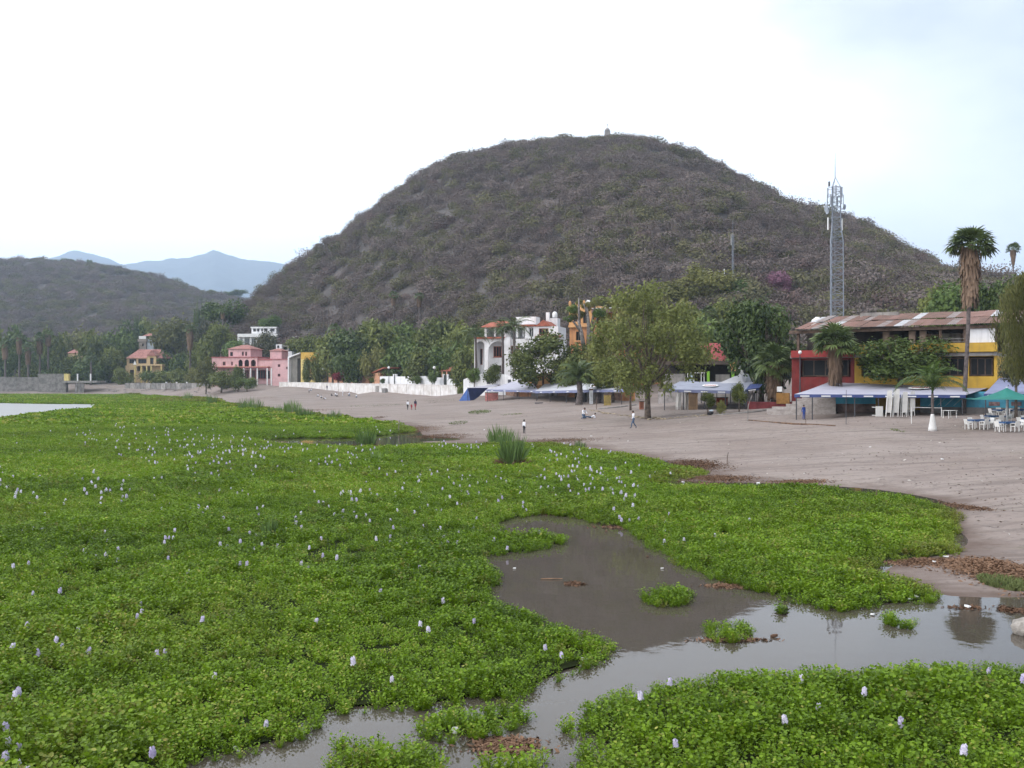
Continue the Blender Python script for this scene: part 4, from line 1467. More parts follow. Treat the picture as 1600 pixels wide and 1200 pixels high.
# turquoise wall with a strip of stone below
TURQ = mat('turquoise_paint', (0.075, 0.34, 0.47), .7, .12, 1.0, (0.05, 0.24, 0.36), streak=.2)
b2 = Fac('painted_wall', 'turquoise painted wall with pale diagonal strokes behind the tables', 'wall', 1438, 95, 1680, 86, z0=1.9)
b2.box('wall_face', TURQ, 1438, 612, 1680, 637, 0, .3)
b2.box('stone_base', STONE, 1438, 637.2, 1680, 656, -.25, .3)
for i, u in enumerate((1450, 1463, 1476, 1489)):
    a, z_ = b2.xz(u, 634)
    MB().add([(a, -.006, z_), (a + .12, -.006, z_), (a + 1.0, -.006, z_ + .85), (a + .88, -.006, z_ + .85)], [(0, 1, 2, 3)]).build('painted_stroke', mat('pale_blue_paint', (0.3, 0.5, 0.58), .7, .15, 3), b2.root)
for u0, u1, mcol in ((1545, 1562, (0.25, 0.16, 0.16)), (1580, 1596, (0.28, 0.19, 0.2))):
    b2.box('painted_sign', mat('sign_%d' % u0, mcol, .8, .25, 4), u0, 628, u1, 634, -.04, -.002)
b3 = Fac('painted_wall', 'short turquoise wall between the stone steps and the chair stacks', 'wall', 1306, 97, 1368, 96)
b3.box('wall_face', TURQ, 1306, 612, 1368, 631, 0, .3)
b3.box('wall_base', mat('brown_wall', (0.2, 0.14, 0.12), .9, .3, 1), 1308, 631.2, 1368, 652, .06, .36)
# pale stone steps up to the red building
b4 = Fac('stone_steps', 'pale broken stone steps beside the red wall', 'steps', 1198, 99, 1306, 97)
for i in range(7):
    u0 = 1198 + (0, 8, 30, 40, 46, 55, 70)[i]
    b4.box('step', mat('step_stone', (0.42, 0.38, 0.36), .95, .25, 2.0, (0.27, 0.24, 0.225), bump=.5), u0, 640 - 4.3 * i, 1306, 652, i * .45 - 1.4, i * .45 - .96 if i < 6 else 2.5)
b5 = Fac('painted_wall', 'low maroon wall with ochre gate beside the steps', 'wall', 1168, 108, 1238, 104)
b5.box('wall_face', mat('maroon_paint', (0.20, 0.04, 0.045), .85, .2, 1.2), 1168, 628, 1236, 644, 0, .3)
b5.box('gate', mat('ochre_paint', (0.33, 0.17, 0.05), .85, .15, 2), 1213, 614, 1233, 631, -.2, -.05)
b5.box('notice_board', CLEANW, 1214, 604, 1222, 612, -.2, -.12)

# ------------------------------------------------------------------ ochre building
OCH = mat('orange_paint', (0.56, 0.27, 0.12), .85, .14, .7, (0.42, 0.19, 0.09), streak=.35)
OCHB = mat('bright_orange_paint', (0.66, 0.36, 0.16), .85, .12, .8, streak=.2)
b6 = Fac('orange_house', 'tall orange house with flat brown terrace roof behind the pruned tree', 'house', 888, 190, 1014, 183, z0=4.0)
b6.wall('lower_wall', OCH, 890, 509, 1014, 606, 0, .3, [(900, 518, 908, 532), (945, 545, 962, 565), (975, 522, 990, 540), (1000, 522, 1008, 540)], depth=12)
b6.wall('upper_wall', OCHB, 889, 476, 925, 508.6, .5, .3, [(911, 488, 919, 505), (896, 492, 902, 503)], depth=8)
b6.wall('terrace_wall', OCH, 925.2, 488, 1012, 508.6, 1.2, .3, [(933, 491, 953, 507), (962, 491, 984, 507), (990, 491, 1006, 507)], depth=9)
b6.box('terrace_roof', mat('brown_roof', (0.24, 0.155, 0.135), .9, .2, 1), 924, 481, 1014, 487.6, -.4, 9)
b6.box('roof_edge', CLEANW, 924, 480, 1014, 481, -.46, 9.1)
b6.box('ledge', OCHB, 888, 506.5, 1014, 510, -.5, -.02)
for r in ((911, 488, 919, 505), (896, 492, 902, 503)): b6.window(*r, .6, WOOD, .1, 1)
for r in ((900, 518, 908, 532), (945, 545, 962, 565), (975, 522, 990, 540), (1000, 522, 1008, 540)): b6.window(*r, .1, WOOD, .1, 1, sill=OCHB)
for u, v0 in ((890, 472), (900, 474), (912, 471), (923, 474)):
    x, zt_ = b6.xz(u, v0, .5)
    MB().lathe([(.28, zt_ - .6), (.28, zt_ - .1), (.12, zt_ + .25)], 8, x, .7).build('roof_finial', OCHB, b6.root)
p = Vector((X(920, 190), 191.5, Z(476, 190)))
t_ = thing('water_tank', 'white rounded water tank on top of the orange house', 'water tank', p)
MB().lathe([(.5, 0), (.55, .5), (.4, .9), (.15, 1.05)], 12).build('tank', CLEANW, t_, True)
b7 = Fac('garden_wall', 'low yellow orange wall with dark posts behind the long canopy', 'wall', 826, 188, 900, 178)
b7.box('wall_face', OCHB, 826, 583, 900, 612, 0, .3)
for u in (836, 848, 861, 874, 888): b7.box('post', WOOD, u - 1, 579, u + 1, 612, -.2, -.03)

# ------------------------------------------------------------------ white arched villa
b8 = Fac('white_villa', 'white villa with tall arches and orange tiled roofs', 'house', 737, 226, 876, 220, z0=3.6)
b8.wall('arcade_wall', WHITE, 741, 529, 793, 584, 0, .5, [], [(743, 533, 757, 590), (763, 533, 792, 590)], depth=9)
b8.wall('lower_wall', WHITE, 737, 584.2, 870, 612, .004, .4, [(745, 586, 751, 598), (771, 584.5, 784, 600)], depth=9.2)
b8.wall('inner_wall', WHITE, 741, 531, 792, 584, 3.0, .3, [(746, 545, 754, 570), (771, 541, 784, 558)])
b8.window(746, 545, 754, 570, 3.05, TILE, .15, 1)
b8.window(771, 541, 784, 558, 3.05, TILE, .18, 2, sill=TILE)
b8.window(771, 571, 783, 582, 2.9, WOOD, .12, 1)
b8.box('pilaster', WHITE, 788, 527, 797, 604, -.5, .9)
b8.wall('side_wall', WHITE, 797.3, 529, 872, 584, .3, .4, [(798, 540, 803, 555), (806, 540, 812, 556), (835, 540, 850, 556)], depth=8.5)
for r in ((798, 540, 803, 555), (806, 540, 812, 556), (835, 540, 850, 556)): b8.window(*r, .4, TILE, .15, 1)
b8.box('tile_ledge', TILE, 741, 526.5, 788, 529, -.7, 1.0)
b8.wall('upper_wall', WHITE, 757, 510, 818, 527, 3.5, .3, [(758, 513, 772, 527), (775, 513, 787, 527), (798, 513, 806, 527), (810, 512, 817, 527)], depth=6)
for u in (758, 772.5, 788, 807): b8.box('column', WHITE, u, 511, u + 2.2, 527, 1.2, 1.6)
b8.hip('hip_roof', TILE, 753, 511, 795, 502, .6, 9, .2, ridge=.55)
b8.wall('gable_wall', WHITE, 820, 510, 872, 529, 0, .3, [(842, 513, 857, 524)], [(826, 511, 834, 526)], depth=8)
b8.window(842, 513, 857, 524, .1, TILE, .15, 2)
b8.window(827, 512, 833.5, 526, .15, CLEANW, .1, 1)
x0, x1, z0, z1 = b8.rect(836, 500, 861, 509.6, -.3)
MB().prism([(x0, z0), (x1, z0), ((x0 + x1) / 2, z1)], -.35, 8).build('gable_roof', TILE, b8.root)
b8.box('tile_ledge', TILE, 808, 507, 834, 510, -.5, 6)
b8.box('tile_ledge', TILE, 836, 524.4, 876, 528, -.9, -.02)
b8.box('balcony_wall', WHITE, 838, 528, 872, 534, -.85, -.5)
b8.box('stair_block', WHITE, 806, 495, 837, 506.8, 7, 11)
b8.box('stair_block', WHITE, 853, 497, 871, 512, 8.2, 11)
b8.box('chimney', WHITE, 853, 488, 858, 500, 6.5, 7.3)
p = Vector((X(867, 230), 230, Z(496, 230)))
t_ = thing('water_tank', 'small white water tank on the white villa roof', 'water tank', p)
MB().lathe([(.6, 0), (.62, .9), (.4, 1.3), (.15, 1.4)], 12).build('tank', CLEANW, t_, True)
b9 = Fac('garden_wall', 'white curved garden wall in front of the arched villa', 'wall', 724, 214, 815, 206)
x0, x1, z0, z1 = b9.rect(724, 583, 815, 622, 0)
MB().prism([(x0, z0 - 1), (x1, z0 - 1), (x1, z1 - 2.2), (x1 * .75 + x0 * .25, z1 - .4), (x0 * .45 + x1 * .55, z1), (x0 * .8 + x1 * .2, z1 - .3), (x0, z1 - 1.4)], 0, .4).build('wall_face', WHITE, b9.root)
for u, v in ((763, 597), (796, 596)): b9.box('wall_emblem', mat('emblem_black', (0.05, 0.05, 0.06), .6), u - 2.5, v - 3, u + 2.5, v + 3, -.05, -.003)

# ------------------------------------------------------------------ long white seawall and garden walls
WASH = mat('flaking_whitewash', (0.74, 0.72, 0.71), .95, .1, .55, (0.55, 0.51, 0.48), streak=.3, bump=.3)
sw = Fac('seawall', 'long flaking whitewashed seawall along the back of the beach', 'wall', 436, 356, 728, 252, z0=0)
n_ = 22
for i in range(n_):
    ua, ub = 436 + 292 * i / n_, 436 + 292 * (i + 1) / n_ - .35
    vt = 597.5 + 5.5 * (i / n_); vb = 603 + 16.5 * (min(1, i / n_ * 1.25)) + 1
    x0, x1, z0, z1 = sw.rect(ua, vt, ub, vb, 0)
    MB().box(x0, x1, 0, .5, z0 - 1.5, z1).build('wall_bay', WASH, sw.root)
    MB().box(x0, x1 + .05, -.08, .58, z1, z1 + .18).build('coping', WASH, sw.root)
sw.box('drain_opening', CONC, 586.5, 603, 592, 617, -.12, -.01)
x, z_ = sw.xz(604, 615)
MB().prism([(x - .9, z_ - 1), (x + 1.4, z_ - 1), (x + .6, z_ + 1.6), (x - 1.5, z_ + 1.6)], -.9, -.1).build('stair_flank', STONE, sw.root)
gw = Fac('garden_wall', 'white garden wall with dark gates above the seawall', 'wall', 593, 306, 742, 258, z0=3)
for ua, ub, va in ((593.5, 615.5, 588), (619, 666, 588), (666.3, 693, 590), (698.5, 716, 592), (719.5, 742, 590)):
    gw.box('wall_bay', WHITE, ua, va, ub, 606, 0, .35)
for u in (614, 617.6, 691.5, 698, 714.5, 719): gw.box('gate_post', WHITE, u, 584.5, u + 1.4, 606, -.06, .41)
for ua, ub in ((615.6, 617.5), (693, 697.9), (716, 718.9)): gw.box('gate', mat('dark_gate', (0.04, 0.045, 0.04), .8), ua, 586, ub, 606, .1, .2)

# ------------------------------------------------------------------ low orange houses by the seawall
PEACH = mat('peach_paint', (0.64, 0.34, 0.22), .85, .1, .8, streak=.25)
h1 = Fac('orange_garden_house', 'low peach walled garden house with red shrub behind the seawall', 'house', 513, 338, 557, 322, z0=4)
h1.wall('front_wall', PEACH, 513.5, 590, 551, 605, 0, .3, [(527, 591, 530, 603)], depth=3)
h1.box('back_wall', PEACH, 513.5, 579, 532, 605, 5, 9)
h1.box('gate_wall', mat('buff_paint', (0.45, 0.34, 0.25), .9, .2, 1), 552, 586, 557, 605, .3, .6)
h2 = Fac('orange_garden_house', 'peach house with one sloping tile roof beside the white garden wall', 'house', 564, 320, 594, 308, z0=4)
h2.wall('front_wall', PEACH, 565, 588, 583, 605, 0, .3, [(576.5, 590, 580, 603)], depth=6)
h2.box('tower_wall', PEACH, 583.2, 582.5, 593, 605, -.4, 6)
x0, x1, z0, z1 = h2.rect(582, 574, 601, 583, -.6)
MB().prism([(x0 - .4, z0 - .1), (x1, z1 - .3), (x1, z1), (x0 - .4, z0 + .25)], -.9, 6.4).build('tile_roof', TILE, h2.root)

# gazebo
gzb = Fac('garden_gazebo', 'small gazebo with orange tile roof among the garden trees', 'gazebo', 689, 276, 713, 270)
gzb.hip('tile_roof', TILE, 688, 580, 714, 573, 0, 4, .2, ridge=.35)
for u in (690, 697, 705, 711.5):
    for y_ in (.1, 3.6): gzb.box('column', PEACH, u, 580, u + 1.3, 604, y_, y_ + .25)

# ------------------------------------------------------------------ gold and grey building
GOLD = mat('gold_paint', (0.60, 0.38, 0.08), .8, .1, .8, streak=.2)
PALEY = mat('pale_yellow_paint', (0.70, 0.56, 0.22), .8, .1, .8, streak=.15)
GREYP = mat('grey_render', (0.31, 0.29, 0.26), .9, .12, .6, streak=.3)
h3 = Fac('gold_townhouse', 'narrow gold house with tall grey portal beside the pink hotel', 'house', 451, 352, 493, 348, z0=4)
x0, x1, z0, z1 = h3.rect(451.5, 551, 470, 603, 0)
MB().prism([(x0, z0), (x0 + .45, z0), (x0 + .45, z1 - 1.9), (x1, z1 - .35), (x1, z1), (x0, z1 - 1.5)], -.8, 8).build('portal_frame', WHITE, h3.root)
MB().prism([(x0 + .452, z0), (x1, z0), (x1, z1 - .36), (x0 + .452, z1 - 1.92)], .8, 1.2).build('portal_wall', GREYP, h3.root)
h3.box('dark_entry', DARK, 464.5, 560, 469.5, 597, .5, .79)
h3.wall('front_wall', PALEY, 470, 561.3, 492, 605, -.3, .3, [(474, 568, 477, 576), (480, 568, 487, 576.5), (474, 584, 478, 594), (479.5, 584, 483.5, 594), (485, 584, 490, 594)], depth=8)
for r in ((474, 568, 477, 576), (480, 568, 487, 576.5), (474, 584, 478, 594), (479.5, 584, 483.5, 594), (485, 584, 490, 594)): h3.window(*r, -.2, PALEY, .12, 1)
h3.box('attic', GOLD, 470, 550.5, 491, 561.2, -.32, 8)
h3.box('canopy', mat('orange_trim', (0.62, 0.20, 0.09), .8), 475, 560.4, 491.5, 563.4, -1.2, -.31)
h3.box('balcony', mat('orange_trim', (0.62, 0.20, 0.09), .8), 478, 577.2, 491, 581.6, -1.0, -.31)

# ------------------------------------------------------------------ pink hotel
PINK = mat('pink_paint', (0.66, 0.41, 0.42), .85, .08, .6, streak=.2)
PINKT = mat('pink_trim', (0.36, 0.13, 0.13), .85, .1, 1)
h4 = Fac('pink_hotel', 'pink lakeside hotel with arches, porch and tiled corner towers', 'hotel', 330, 372, 452, 366, z0=4)
wl = [(333, 565, 336, 571), (348, 565, 352.5, 571), (361, 565, 364, 571), (333, 578, 336, 586), (348, 578, 353, 586)]
h4.wall('front_wall', PINK, 331, 559, 402, 604, 0, .3, wl, [(372.5, 562, 379, 572.5), (382, 562, 389, 572.5), (392, 562, 399.5, 572.5)], depth=14)
for r in wl: h4.window(*r, .1, PINKT, .12, 1)
h4.wall('middle_wall', PINK, 402.2, 563, 425, 604, .5, .3, [(405, 579, 411, 592), (414, 579, 422, 592)], depth=13)
for r in ((405, 579, 411, 592), (414, 579, 422, 592)): h4.window(*r, .6, PINKT, .12, 1)
wr = [(434, 569, 438, 573.5), (434, 584, 438, 588.5), (447, 573, 450, 577)]
h4.wall('wing_wall', PINK, 425.2, 562, 451, 604, -2.2, .3, wr, depth=15)
for r in wr: h4.window(*r, -2.1, PINKT, .12, 1)
h4.box('cornice', PINKT, 330, 557.4, 402, 559, -.3, 14)
h4.box('cornice', PINKT, 402.3, 560.6, 425, 562.8, .3, 13.6)
h4.box('cornice', PINKT, 425, 560.6, 451.5, 561.9, -2.5, 13)
h4.box('porch_roof', PINKT, 334, 573.2, 418, 575, -2.4, -.02)
h4.box('porch_beam', PEACH, 331, 572.4, 418, 573.1, -2.3, -.02)
for u in (380, 390.5, 401, 416.5, 423): h4.box('porch_column', CLEANW, u, 575.2, u + 1.5, 604, -2.3, -1.9)
for u0, u1 in ((383, 389), (393, 399.5), (403, 415)): h4.window(u0, 578, u1, 592, -.35, PINKT, .12, 2)
wt = [(359.5, 550, 364, 556.5), (378, 549.5, 381, 556), (383, 549.5, 386, 556)]
h4.wall('tower_wall', PINK, 357, 545.5, 391.5, 559, 2, .3, wt, depth=10)
for r in wt: h4.window(*r, 2.1, PINKT, .1, 0)
h4.hip('tower_roof', TILEP, 357, 545.6, 391.5, 539, 2, 12, .5, ridge=.25)
h4.wall('tower_wall', PINK, 422, 548.5, 440, 562, 3, .3, [], depth=6)
h4.hip('tower_roof', TILEP, 422, 548.4, 440, 544.5, 3, 9, .4, ridge=.2)

# small white house behind the wing, modern white house above
h5 = Fac('white_cottage', 'small white two-storey house behind the pink hotel wing', 'house', 430, 392, 456, 392, z0=5)
h5.wall('lower_wall', WHITE, 438, 549, 456, 606, 0, .3, [(439.5, 551, 441.5, 556), (445, 551, 448, 556)], depth=7)
h5.wall('upper_wall', WHITE, 431, 538, 440, 560, 2, .3, [(433, 540, 436.5, 544)], depth=5)
h5.wall('upper_wall', GREYP, 440.4, 540, 451, 549, 2.5, .3, [(442, 541.5, 449, 546.5)], depth=4)
h6 = Fac('white_modern_house', 'white flat-roofed house with tall columns on the slope above the pink hotel', 'house', 370, 425, 434, 425, z0=6)
h6.box('roof_slab', CLEANW, 371, 521.5, 433, 526.5, -.6, 12)
for u in (372.5, 380, 391, 400): h6.box('column', CLEANW, u, 526.7, u + 1.6, 552 if u > 385 else 542, -.2, .3)
h6.wall('body_wall', WHITE, 371, 526.7, 433, 556, 2.5, .3, [(374, 528.5, 379, 540), (382, 528.5, 390, 540), (393, 528.5, 399.5, 540), (393, 541, 399.5, 549), (405, 529, 430, 540)], depth=9)
for r in ((374, 528.5, 379, 540), (382, 528.5, 390, 540), (393, 528.5, 399.5, 540), (393, 541, 399.5, 549), (405, 529, 430, 540)): h6.window(*r, 2.6, CLEANW, .15, 1, glass=mat('pale_glass', (0.16, 0.19, 0.2), .15, .1, 1, spec=.6))
MB().box(h6.xz(371, 0)[0], h6.xz(433, 0)[0], -.2, 10, -2, h6.xz(400, 552)[1]).build('plinth', GREYP, h6.root)
h6.wall('attic_wall', WHITE, 393, 512.5, 431.5, 521.4, 3, .3, [(395.5, 513.2, 400, 518), (401.5, 513.2, 405.5, 518), (408, 513.2, 411, 518), (412.5, 513.2, 418, 518), (422, 513.2, 429, 518)], depth=6)
h6.box('attic_roof', CLEANW, 391.5, 510.6, 432, 512.4, 2.4, 9.4)
h7 = Fac('white_cottage', 'white lookout hut on the hill slope right of the modern house', 'house', 456, 420, 467, 420, z0=Z(560, 420))
h7.wall('front_wall', CLEANW, 457, 526, 461, 560, 0, .3, [], depth=3)
h7.box('roof_slab', CLEANW, 455.5, 525, 466.5, 526, -.5, 3.5)

# ------------------------------------------------------------------ far left shore
YH = mat('cream_yellow_paint', (0.57, 0.42, 0.24), .85, .1, .6, streak=.25)
h8 = Fac('yellow_house', 'yellow two-storey house with faded red tile roof on the far shore', 'house', 196, 492, 256, 490, z0=4)
h8.wall('lower_wall', YH, 196, 571, 253, 604, 0, .3, [(203, 578, 209, 596), (214, 573, 219, 580), (224, 573, 229, 582), (231, 573, 235, 582)], depth=12)
h8.box('terrace', YH, 209, 569, 253, 571.4, -3.6, 0)
for u in (210, 219.5, 228, 235, 251): h8.box('column', PALEY, u, 571.6, u + 1.8, 600, -3.4, -3.0)
h8.wall('upper_wall', YH, 198, 558, 232, 571, 2, .3, [(202, 561, 213, 568), (216, 561, 229, 568)], depth=9)
h8.wall('gable_wall', YH, 230, 553, 244, 571, 1, .3, [(234.5, 559, 240, 569)], depth=8)
for r in ((202, 561, 213, 568), (216, 561, 229, 568)): h8.window(*r, 2.1, WOOD, .12, 2)
h8.window(234.5, 559, 240, 569, 1.1, WOOD, .12, 1)
h8.hip('tile_roof', TILEP, 199, 560, 253, 546, 2, 13, .6, ridge=.6)
x0, x1, z0, z1 = h8.rect(229, 550, 245, 556, .5)
MB().prism([(x0, z0), (x1, z0), ((x0 + x1) / 2, z1 + 1)], .3, 7).build('gable_roof', TILEP, h8.root)
MB().prism([(h8.xz(216, 0)[0] - .8, h8.xz(216, 570)[1]), (h8.xz(216, 0)[0] + .8, h8.xz(216, 570)[1]), (h8.xz(216, 0)[0], h8.xz(216, 563.5)[1])], -3.7, -3.4).build('gable_ornament', CLEANW, h8.root)
h9 = Fac('tower_house', 'stone and white tower house with red roof behind the yellow house', 'house', 212, 520, 246, 520, z0=5)
h9.wall('tower_wall', mat('beige_stone', (0.36, 0.31, 0.27), .9, .2, .8), 217, 534, 228, 590, 0, .3, [(222, 537, 225, 541)], depth=6)
h9.box('tower_cap', mat('beige_stone', (0.36, 0.31, 0.27)), 215, 530, 229, 533.8, -.6, 6.6)
h9.box('parapet', CLEANW, 217, 525, 228, 529.6, .3, .8)
h9.wall('side_wall', mat('pale_blue_render', (0.5, 0.56, 0.62), .85, .1, .6), 229.2, 528.5, 240, 560, 1, .3, [], depth=6)
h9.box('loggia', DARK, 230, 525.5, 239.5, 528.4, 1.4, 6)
h9.hip('tile_roof', TILEP, 224, 525, 240, 521, .6, 7, .4, ridge=.3)
h10 = Fac('far_house', 'far house showing only a pale red roof between dark trees', 'house', 106, 500, 131, 500)
h10.box('wall_face', YH, 107, 552, 130, 600, 0, 8)
h10.hip('tile_roof', TILEP, 106, 552, 131, 546, 0, 8, .4, ridge=.6)
lw = Fac('lake_wall', 'grey stone lake wall at the far shore', 'wall', -260, 458, 62, 458, z0=-1)
for i in range(9):
    ua = -260 + 322 * i / 9
    x0, x1, z0, z1 = lw.rect(ua, 588.5 + (i % 3) * .4, ua + 322 / 9 - .3, 620, 0)
    MB().box(x0, x1, 0, 2, z0 - 1, z1).build('wall_bay', STONE, lw.root)
lw2 = Fac('lake_wall', 'stone terrace wall below the yellow posts', 'wall', 58, 456, 150, 454, z0=-1)
lw2.box('wall_bay', STONE, 59, 584, 103, 620, .5, 2.5)
lw2.box('terrace_slab', CONC, 98, 595, 152, 598, -.6, 8)
for u in (117, 122, 127): lw2.box('pier', STONE, u, 598.2, u + 4, 620, -.2, .3)
lw2.box('yellow_pier', PALEY, 100, 584, 107, 594.8, -.2, 1.4)
for u in (120, 140.5): lw2.box('white_post', CLEANW, u, 584, u + 1.6, 594.8, 0, .5)
lw3 = Fac('lake_wall', 'low broken white balustrade along the far rubble bank', 'wall', 194, 452, 330, 402, z0=0)
for i in range(17):
    ua = 195 + 8 * i
    x0, x1, z0, z1 = lw3.rect(ua, 598.6, ua + 7.4, 601.6 + (i % 4) * .3, 0)
    MB().box(x0, x1, 0, .4, z0 - 1.6, z1).build('wall_bay', [STONE, CONC, STONE][(i * 7) % 3], lw3.root)
    if i in (8, 10, 12): MB().box(x0, x0 + .55, -.1, .5, z1, z1 + .5).build('white_post', CLEANW, lw3.root)
rk = mat('rubble', (0.30, 0.265, 0.25), .95, .25, 1.5, bump=.5)


def rock_mesh(seed, m):
    bm = bmesh.new()
    bmesh.ops.create_icosphere(bm, subdivisions=1, radius=1)
    g_ = random.Random(seed)
    for v in bm.verts: v.co *= g_.uniform(.7, 1.15); v.co.z *= .7
    me = bpy.data.meshes.new('rock'); bm.to_mesh(me); bm.free()
    me.materials.append(m)
    return me


rubs = [rock_mesh(s, rk) for s in (1, 2, 3)]
rb = thing('rubble_bank', 'loose rubble on the far bank under the balustrade', 'rubble')
for i in range(60):
    u = rnd.uniform(160, 330); D = np.interp(u, [160, 200, 260, 310, 335], [455, 452, 416, 378, 372]) + rnd.uniform(0, 16)
    o = link(bpy.data.objects.new('rock', rubs[i % 3]), rb)
    o.location = G(u, D)
    s = rnd.uniform(.25, .95)
    o.scale = (s * 1.6, s, s * .8)
    o.rotation_euler = (0, 0, rnd.uniform(0, 6))

# ------------------------------------------------------------------ buildings glimpsed behind the middle canopy
LIME = mat('lime_paint', (0.28, 0.58, 0.06), .7, .1, 1)
m1 = Fac('open_restaurant', 'open restaurant with lime green posts and white frames behind the middle canopy', 'restaurant', 1036, 132, 1170, 128)
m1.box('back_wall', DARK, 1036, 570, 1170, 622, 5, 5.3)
m1.box('roof_slab', mat('dark_roof', (0.11, 0.085, 0.07), .9, .2, 1), 1034, 564, 1172, 569.6, -.6, 6)
for u in (1104.5, 1143): m1.box('green_post', LIME, u, 580, u + 4, 622, 0, .4)
m1.box('orange_panel', OCHB, 1141, 566, 1150, 579.8, -.66, -.62)
for u in (1074, 1083.5, 1095, 1099.5): m1.box('white_frame', CLEANW, u, 583, u + 1, 610, -.3, -.2)
m1.box('white_frame', CLEANW, 1075.2, 582, 1101, 583, -.29, -.21)
m1.box('menu_board', mat('pale_menu', (0.5, 0.62, 0.68), .7, .2, 6), 1077, 584, 1082, 602, -.35, -.31)
m1.box('low_wall', CONC, 1036, 584, 1071, 622, .5, .8)
m1.box('low_wall', CONC, 1118, 585, 1140, 622, .5, .8)
m1.box('round_sign', mat('grey_oval', (0.5, 0.5, 0.5), .7, .2, 3), 1153.5, 571, 1162, 586, -.5, -.42)
m2 = Fac('pink_building', 'coral pink wall glimpsed between the dark trees', 'house', 1098, 150, 1140, 150)
m2.wall('wall_face', mat('coral_paint', (0.60, 0.16, 0.17), .85, .1, .8), 1098, 536, 1140, 600, 0, .3, [(1104, 546, 1109, 556)], depth=8)

# ------------------------------------------------------------------ masts
STEEL = mat('galvanised_steel', (0.24, 0.265, 0.31), .5, .1, 1.0, metal=.3)


def lattice(root, base, legs_fn, zs, leg_r, br_r, name='leg', seg_braces=True):
    n = len(legs_fn(0))
    for k in range(n):
        MB().tube([legs_fn(z_)[k] for z_ in zs], leg_r, 6).build(name, STEEL, root)
    mb = MB()
    for i in range(len(zs) - 1):
        a, b_ = legs_fn(zs[i]), legs_fn(zs[i + 1])
        for k in range(n):
            k2 = (k + 1) % n
            mb.tube([a[k], b_[k2]] if i % 2 else [a[k2], b_[k]], br_r, 4, False)
            mb.tube([b_[k], b_[k2]], br_r, 4, False)
    return mb


Dt = 205
base = Vector((X(1305, Dt), Dt, gz(X(1305, Dt), Dt)))
zt = lambda v: Z(v, Dt) - base.z
tw = thing('radio_tower', 'tall galvanised lattice tower with antennas and spire behind the restaurant', 'tower', base, R(17))


def tower_legs(z_):
    hw = np.interp(z_, [0, zt(378), zt(352), zt(290)], [1.72, 1.62, 1.12, 1.05])
    return [Vector((hw * math.cos(R(a)), hw * math.sin(R(a)), z_)) for a in (200, 320, 80)]


zs = list(np.linspace(-.3, zt(378), 22)) + list(np.linspace(zt(378), zt(292), 12))[1:]
br = lattice(tw, base, tower_legs, zs, .13, .05)
tag(br.build('bracing', STEEL, tw), kind='stuff')
apex = Vector((0, 0, zt(277)))
for p_ in tower_legs(zt(292)): MB().tube([p_, apex], .06, 5).build('apex_strut', STEEL, tw)
MB().tube([apex, (0, 0, zt(262)), (0, 0, zt(239))], [.09, .06, .03], 5).build('spire', STEEL, tw)
mb = MB()
for k, z_ in ((1.0, zt(342)), (1.0, zt(327)), (1.0, zt(305)), (1.0, zt(294))):
    pts = [Vector((1.55 * math.cos(6.283 * q / 12), 1.55 * math.sin(6.283 * q / 12), z_)) for q in range(13)]
    mb.tube(pts, .05, 4, False)
mb.build('platform_ring', STEEL, tw)
for q in range(9):
    a = 6.283 * q / 9
    z_ = zt(313 if q % 3 else 300)
    x_, y_ = 1.65 * math.cos(a), 1.65 * math.sin(a)
    o = MB().box(-.07, .07, -.15, .15, -1.1, 1.1).build('panel_antenna', mat('antenna_grey', (0.3, 0.33, 0.38), .6), tw, loc=(x_, y_, z_))
    o.rotation_euler = (0, 0, a)
for a, z_, r_ in ((R(175), zt(326), .75), (R(-10), zt(323), .6), (R(185), zt(332), .5)):
    o = MB().lathe([(r_, .25), (r_ * .95, .1), (r_ * .5, 0)], 12).build('dish', mat('antenna_grey', (0.5, 0.52, 0.55)), tw, loc=(1.9 * math.cos(a), 1.9 * math.sin(a), z_))
    o.rotation_euler = (0, R(90), a)
for a in (R(178), R(2)):
    MB().box(-.09, .09, -.12, .12, -1.3, 1.3).build('panel_antenna', CLEANW, tw, loc=(1.75 * math.cos(a), 1.75 * math.sin(a), zt(350)))
MB().lathe([(.18, -.4), (.2, .5), (.05, .7)], 8).build('beacon', mat('dark_beacon', (0.06, 0.06, 0.06), .6), tw, loc=(-1.5, 0, zt(289)))
mb = MB().tube([(.1, .6, 0), (.1, .35, zt(292))], .03, 4).tube([(.5, .6, 0), (.5, .35, zt(292))], .03, 4)
for q in range(70):
    z_ = zt(292) * q / 70
    mb.tube([(.1, .6 - .25 * q / 70, z_), (.5, .6 - .25 * q / 70, z_)], .02, 3, False)
tag(mb.build('ladder', STEEL, tw), kind='stuff')

base = hill_pt(1145, 452)
Dm = base.y
zm = lambda v: Z(v, Dm) - base.z
ms = thing('radio_mast', 'thin lattice radio mast rising above the light green trees', 'mast', base)
br = lattice(ms, base, lambda z_: [Vector((.3 * math.cos(R(a)), .3 * math.sin(R(a)), z_)) for a in (90, 210, 330)], list(np.linspace(-4, zm(367), 30)), .045, .03)
tag(br.build('bracing', STEEL, ms), kind='stuff')
MB().tube([(0, 0, zm(367)), (0, 0, zm(344))], .045, 5).build('spire', STEEL, ms)
MB().tube([(-.5, 0, zm(383)), (-.5, 0, zm(366))], .05, 5).build('whip_antenna', CLEANW, ms)
MB().tube([(-.5, 0, zm(378)), (.2, 0, zm(378))], .04, 5).build('side_arm', STEEL, ms)
hp_ = hill_pt(1115, 450)
eq = Fac('equipment_frame', 'white antenna frame and cabin among the light green trees', 'cabin', 1096, hp_.y, 1136, hp_.y, z0=hp_.z - 1)
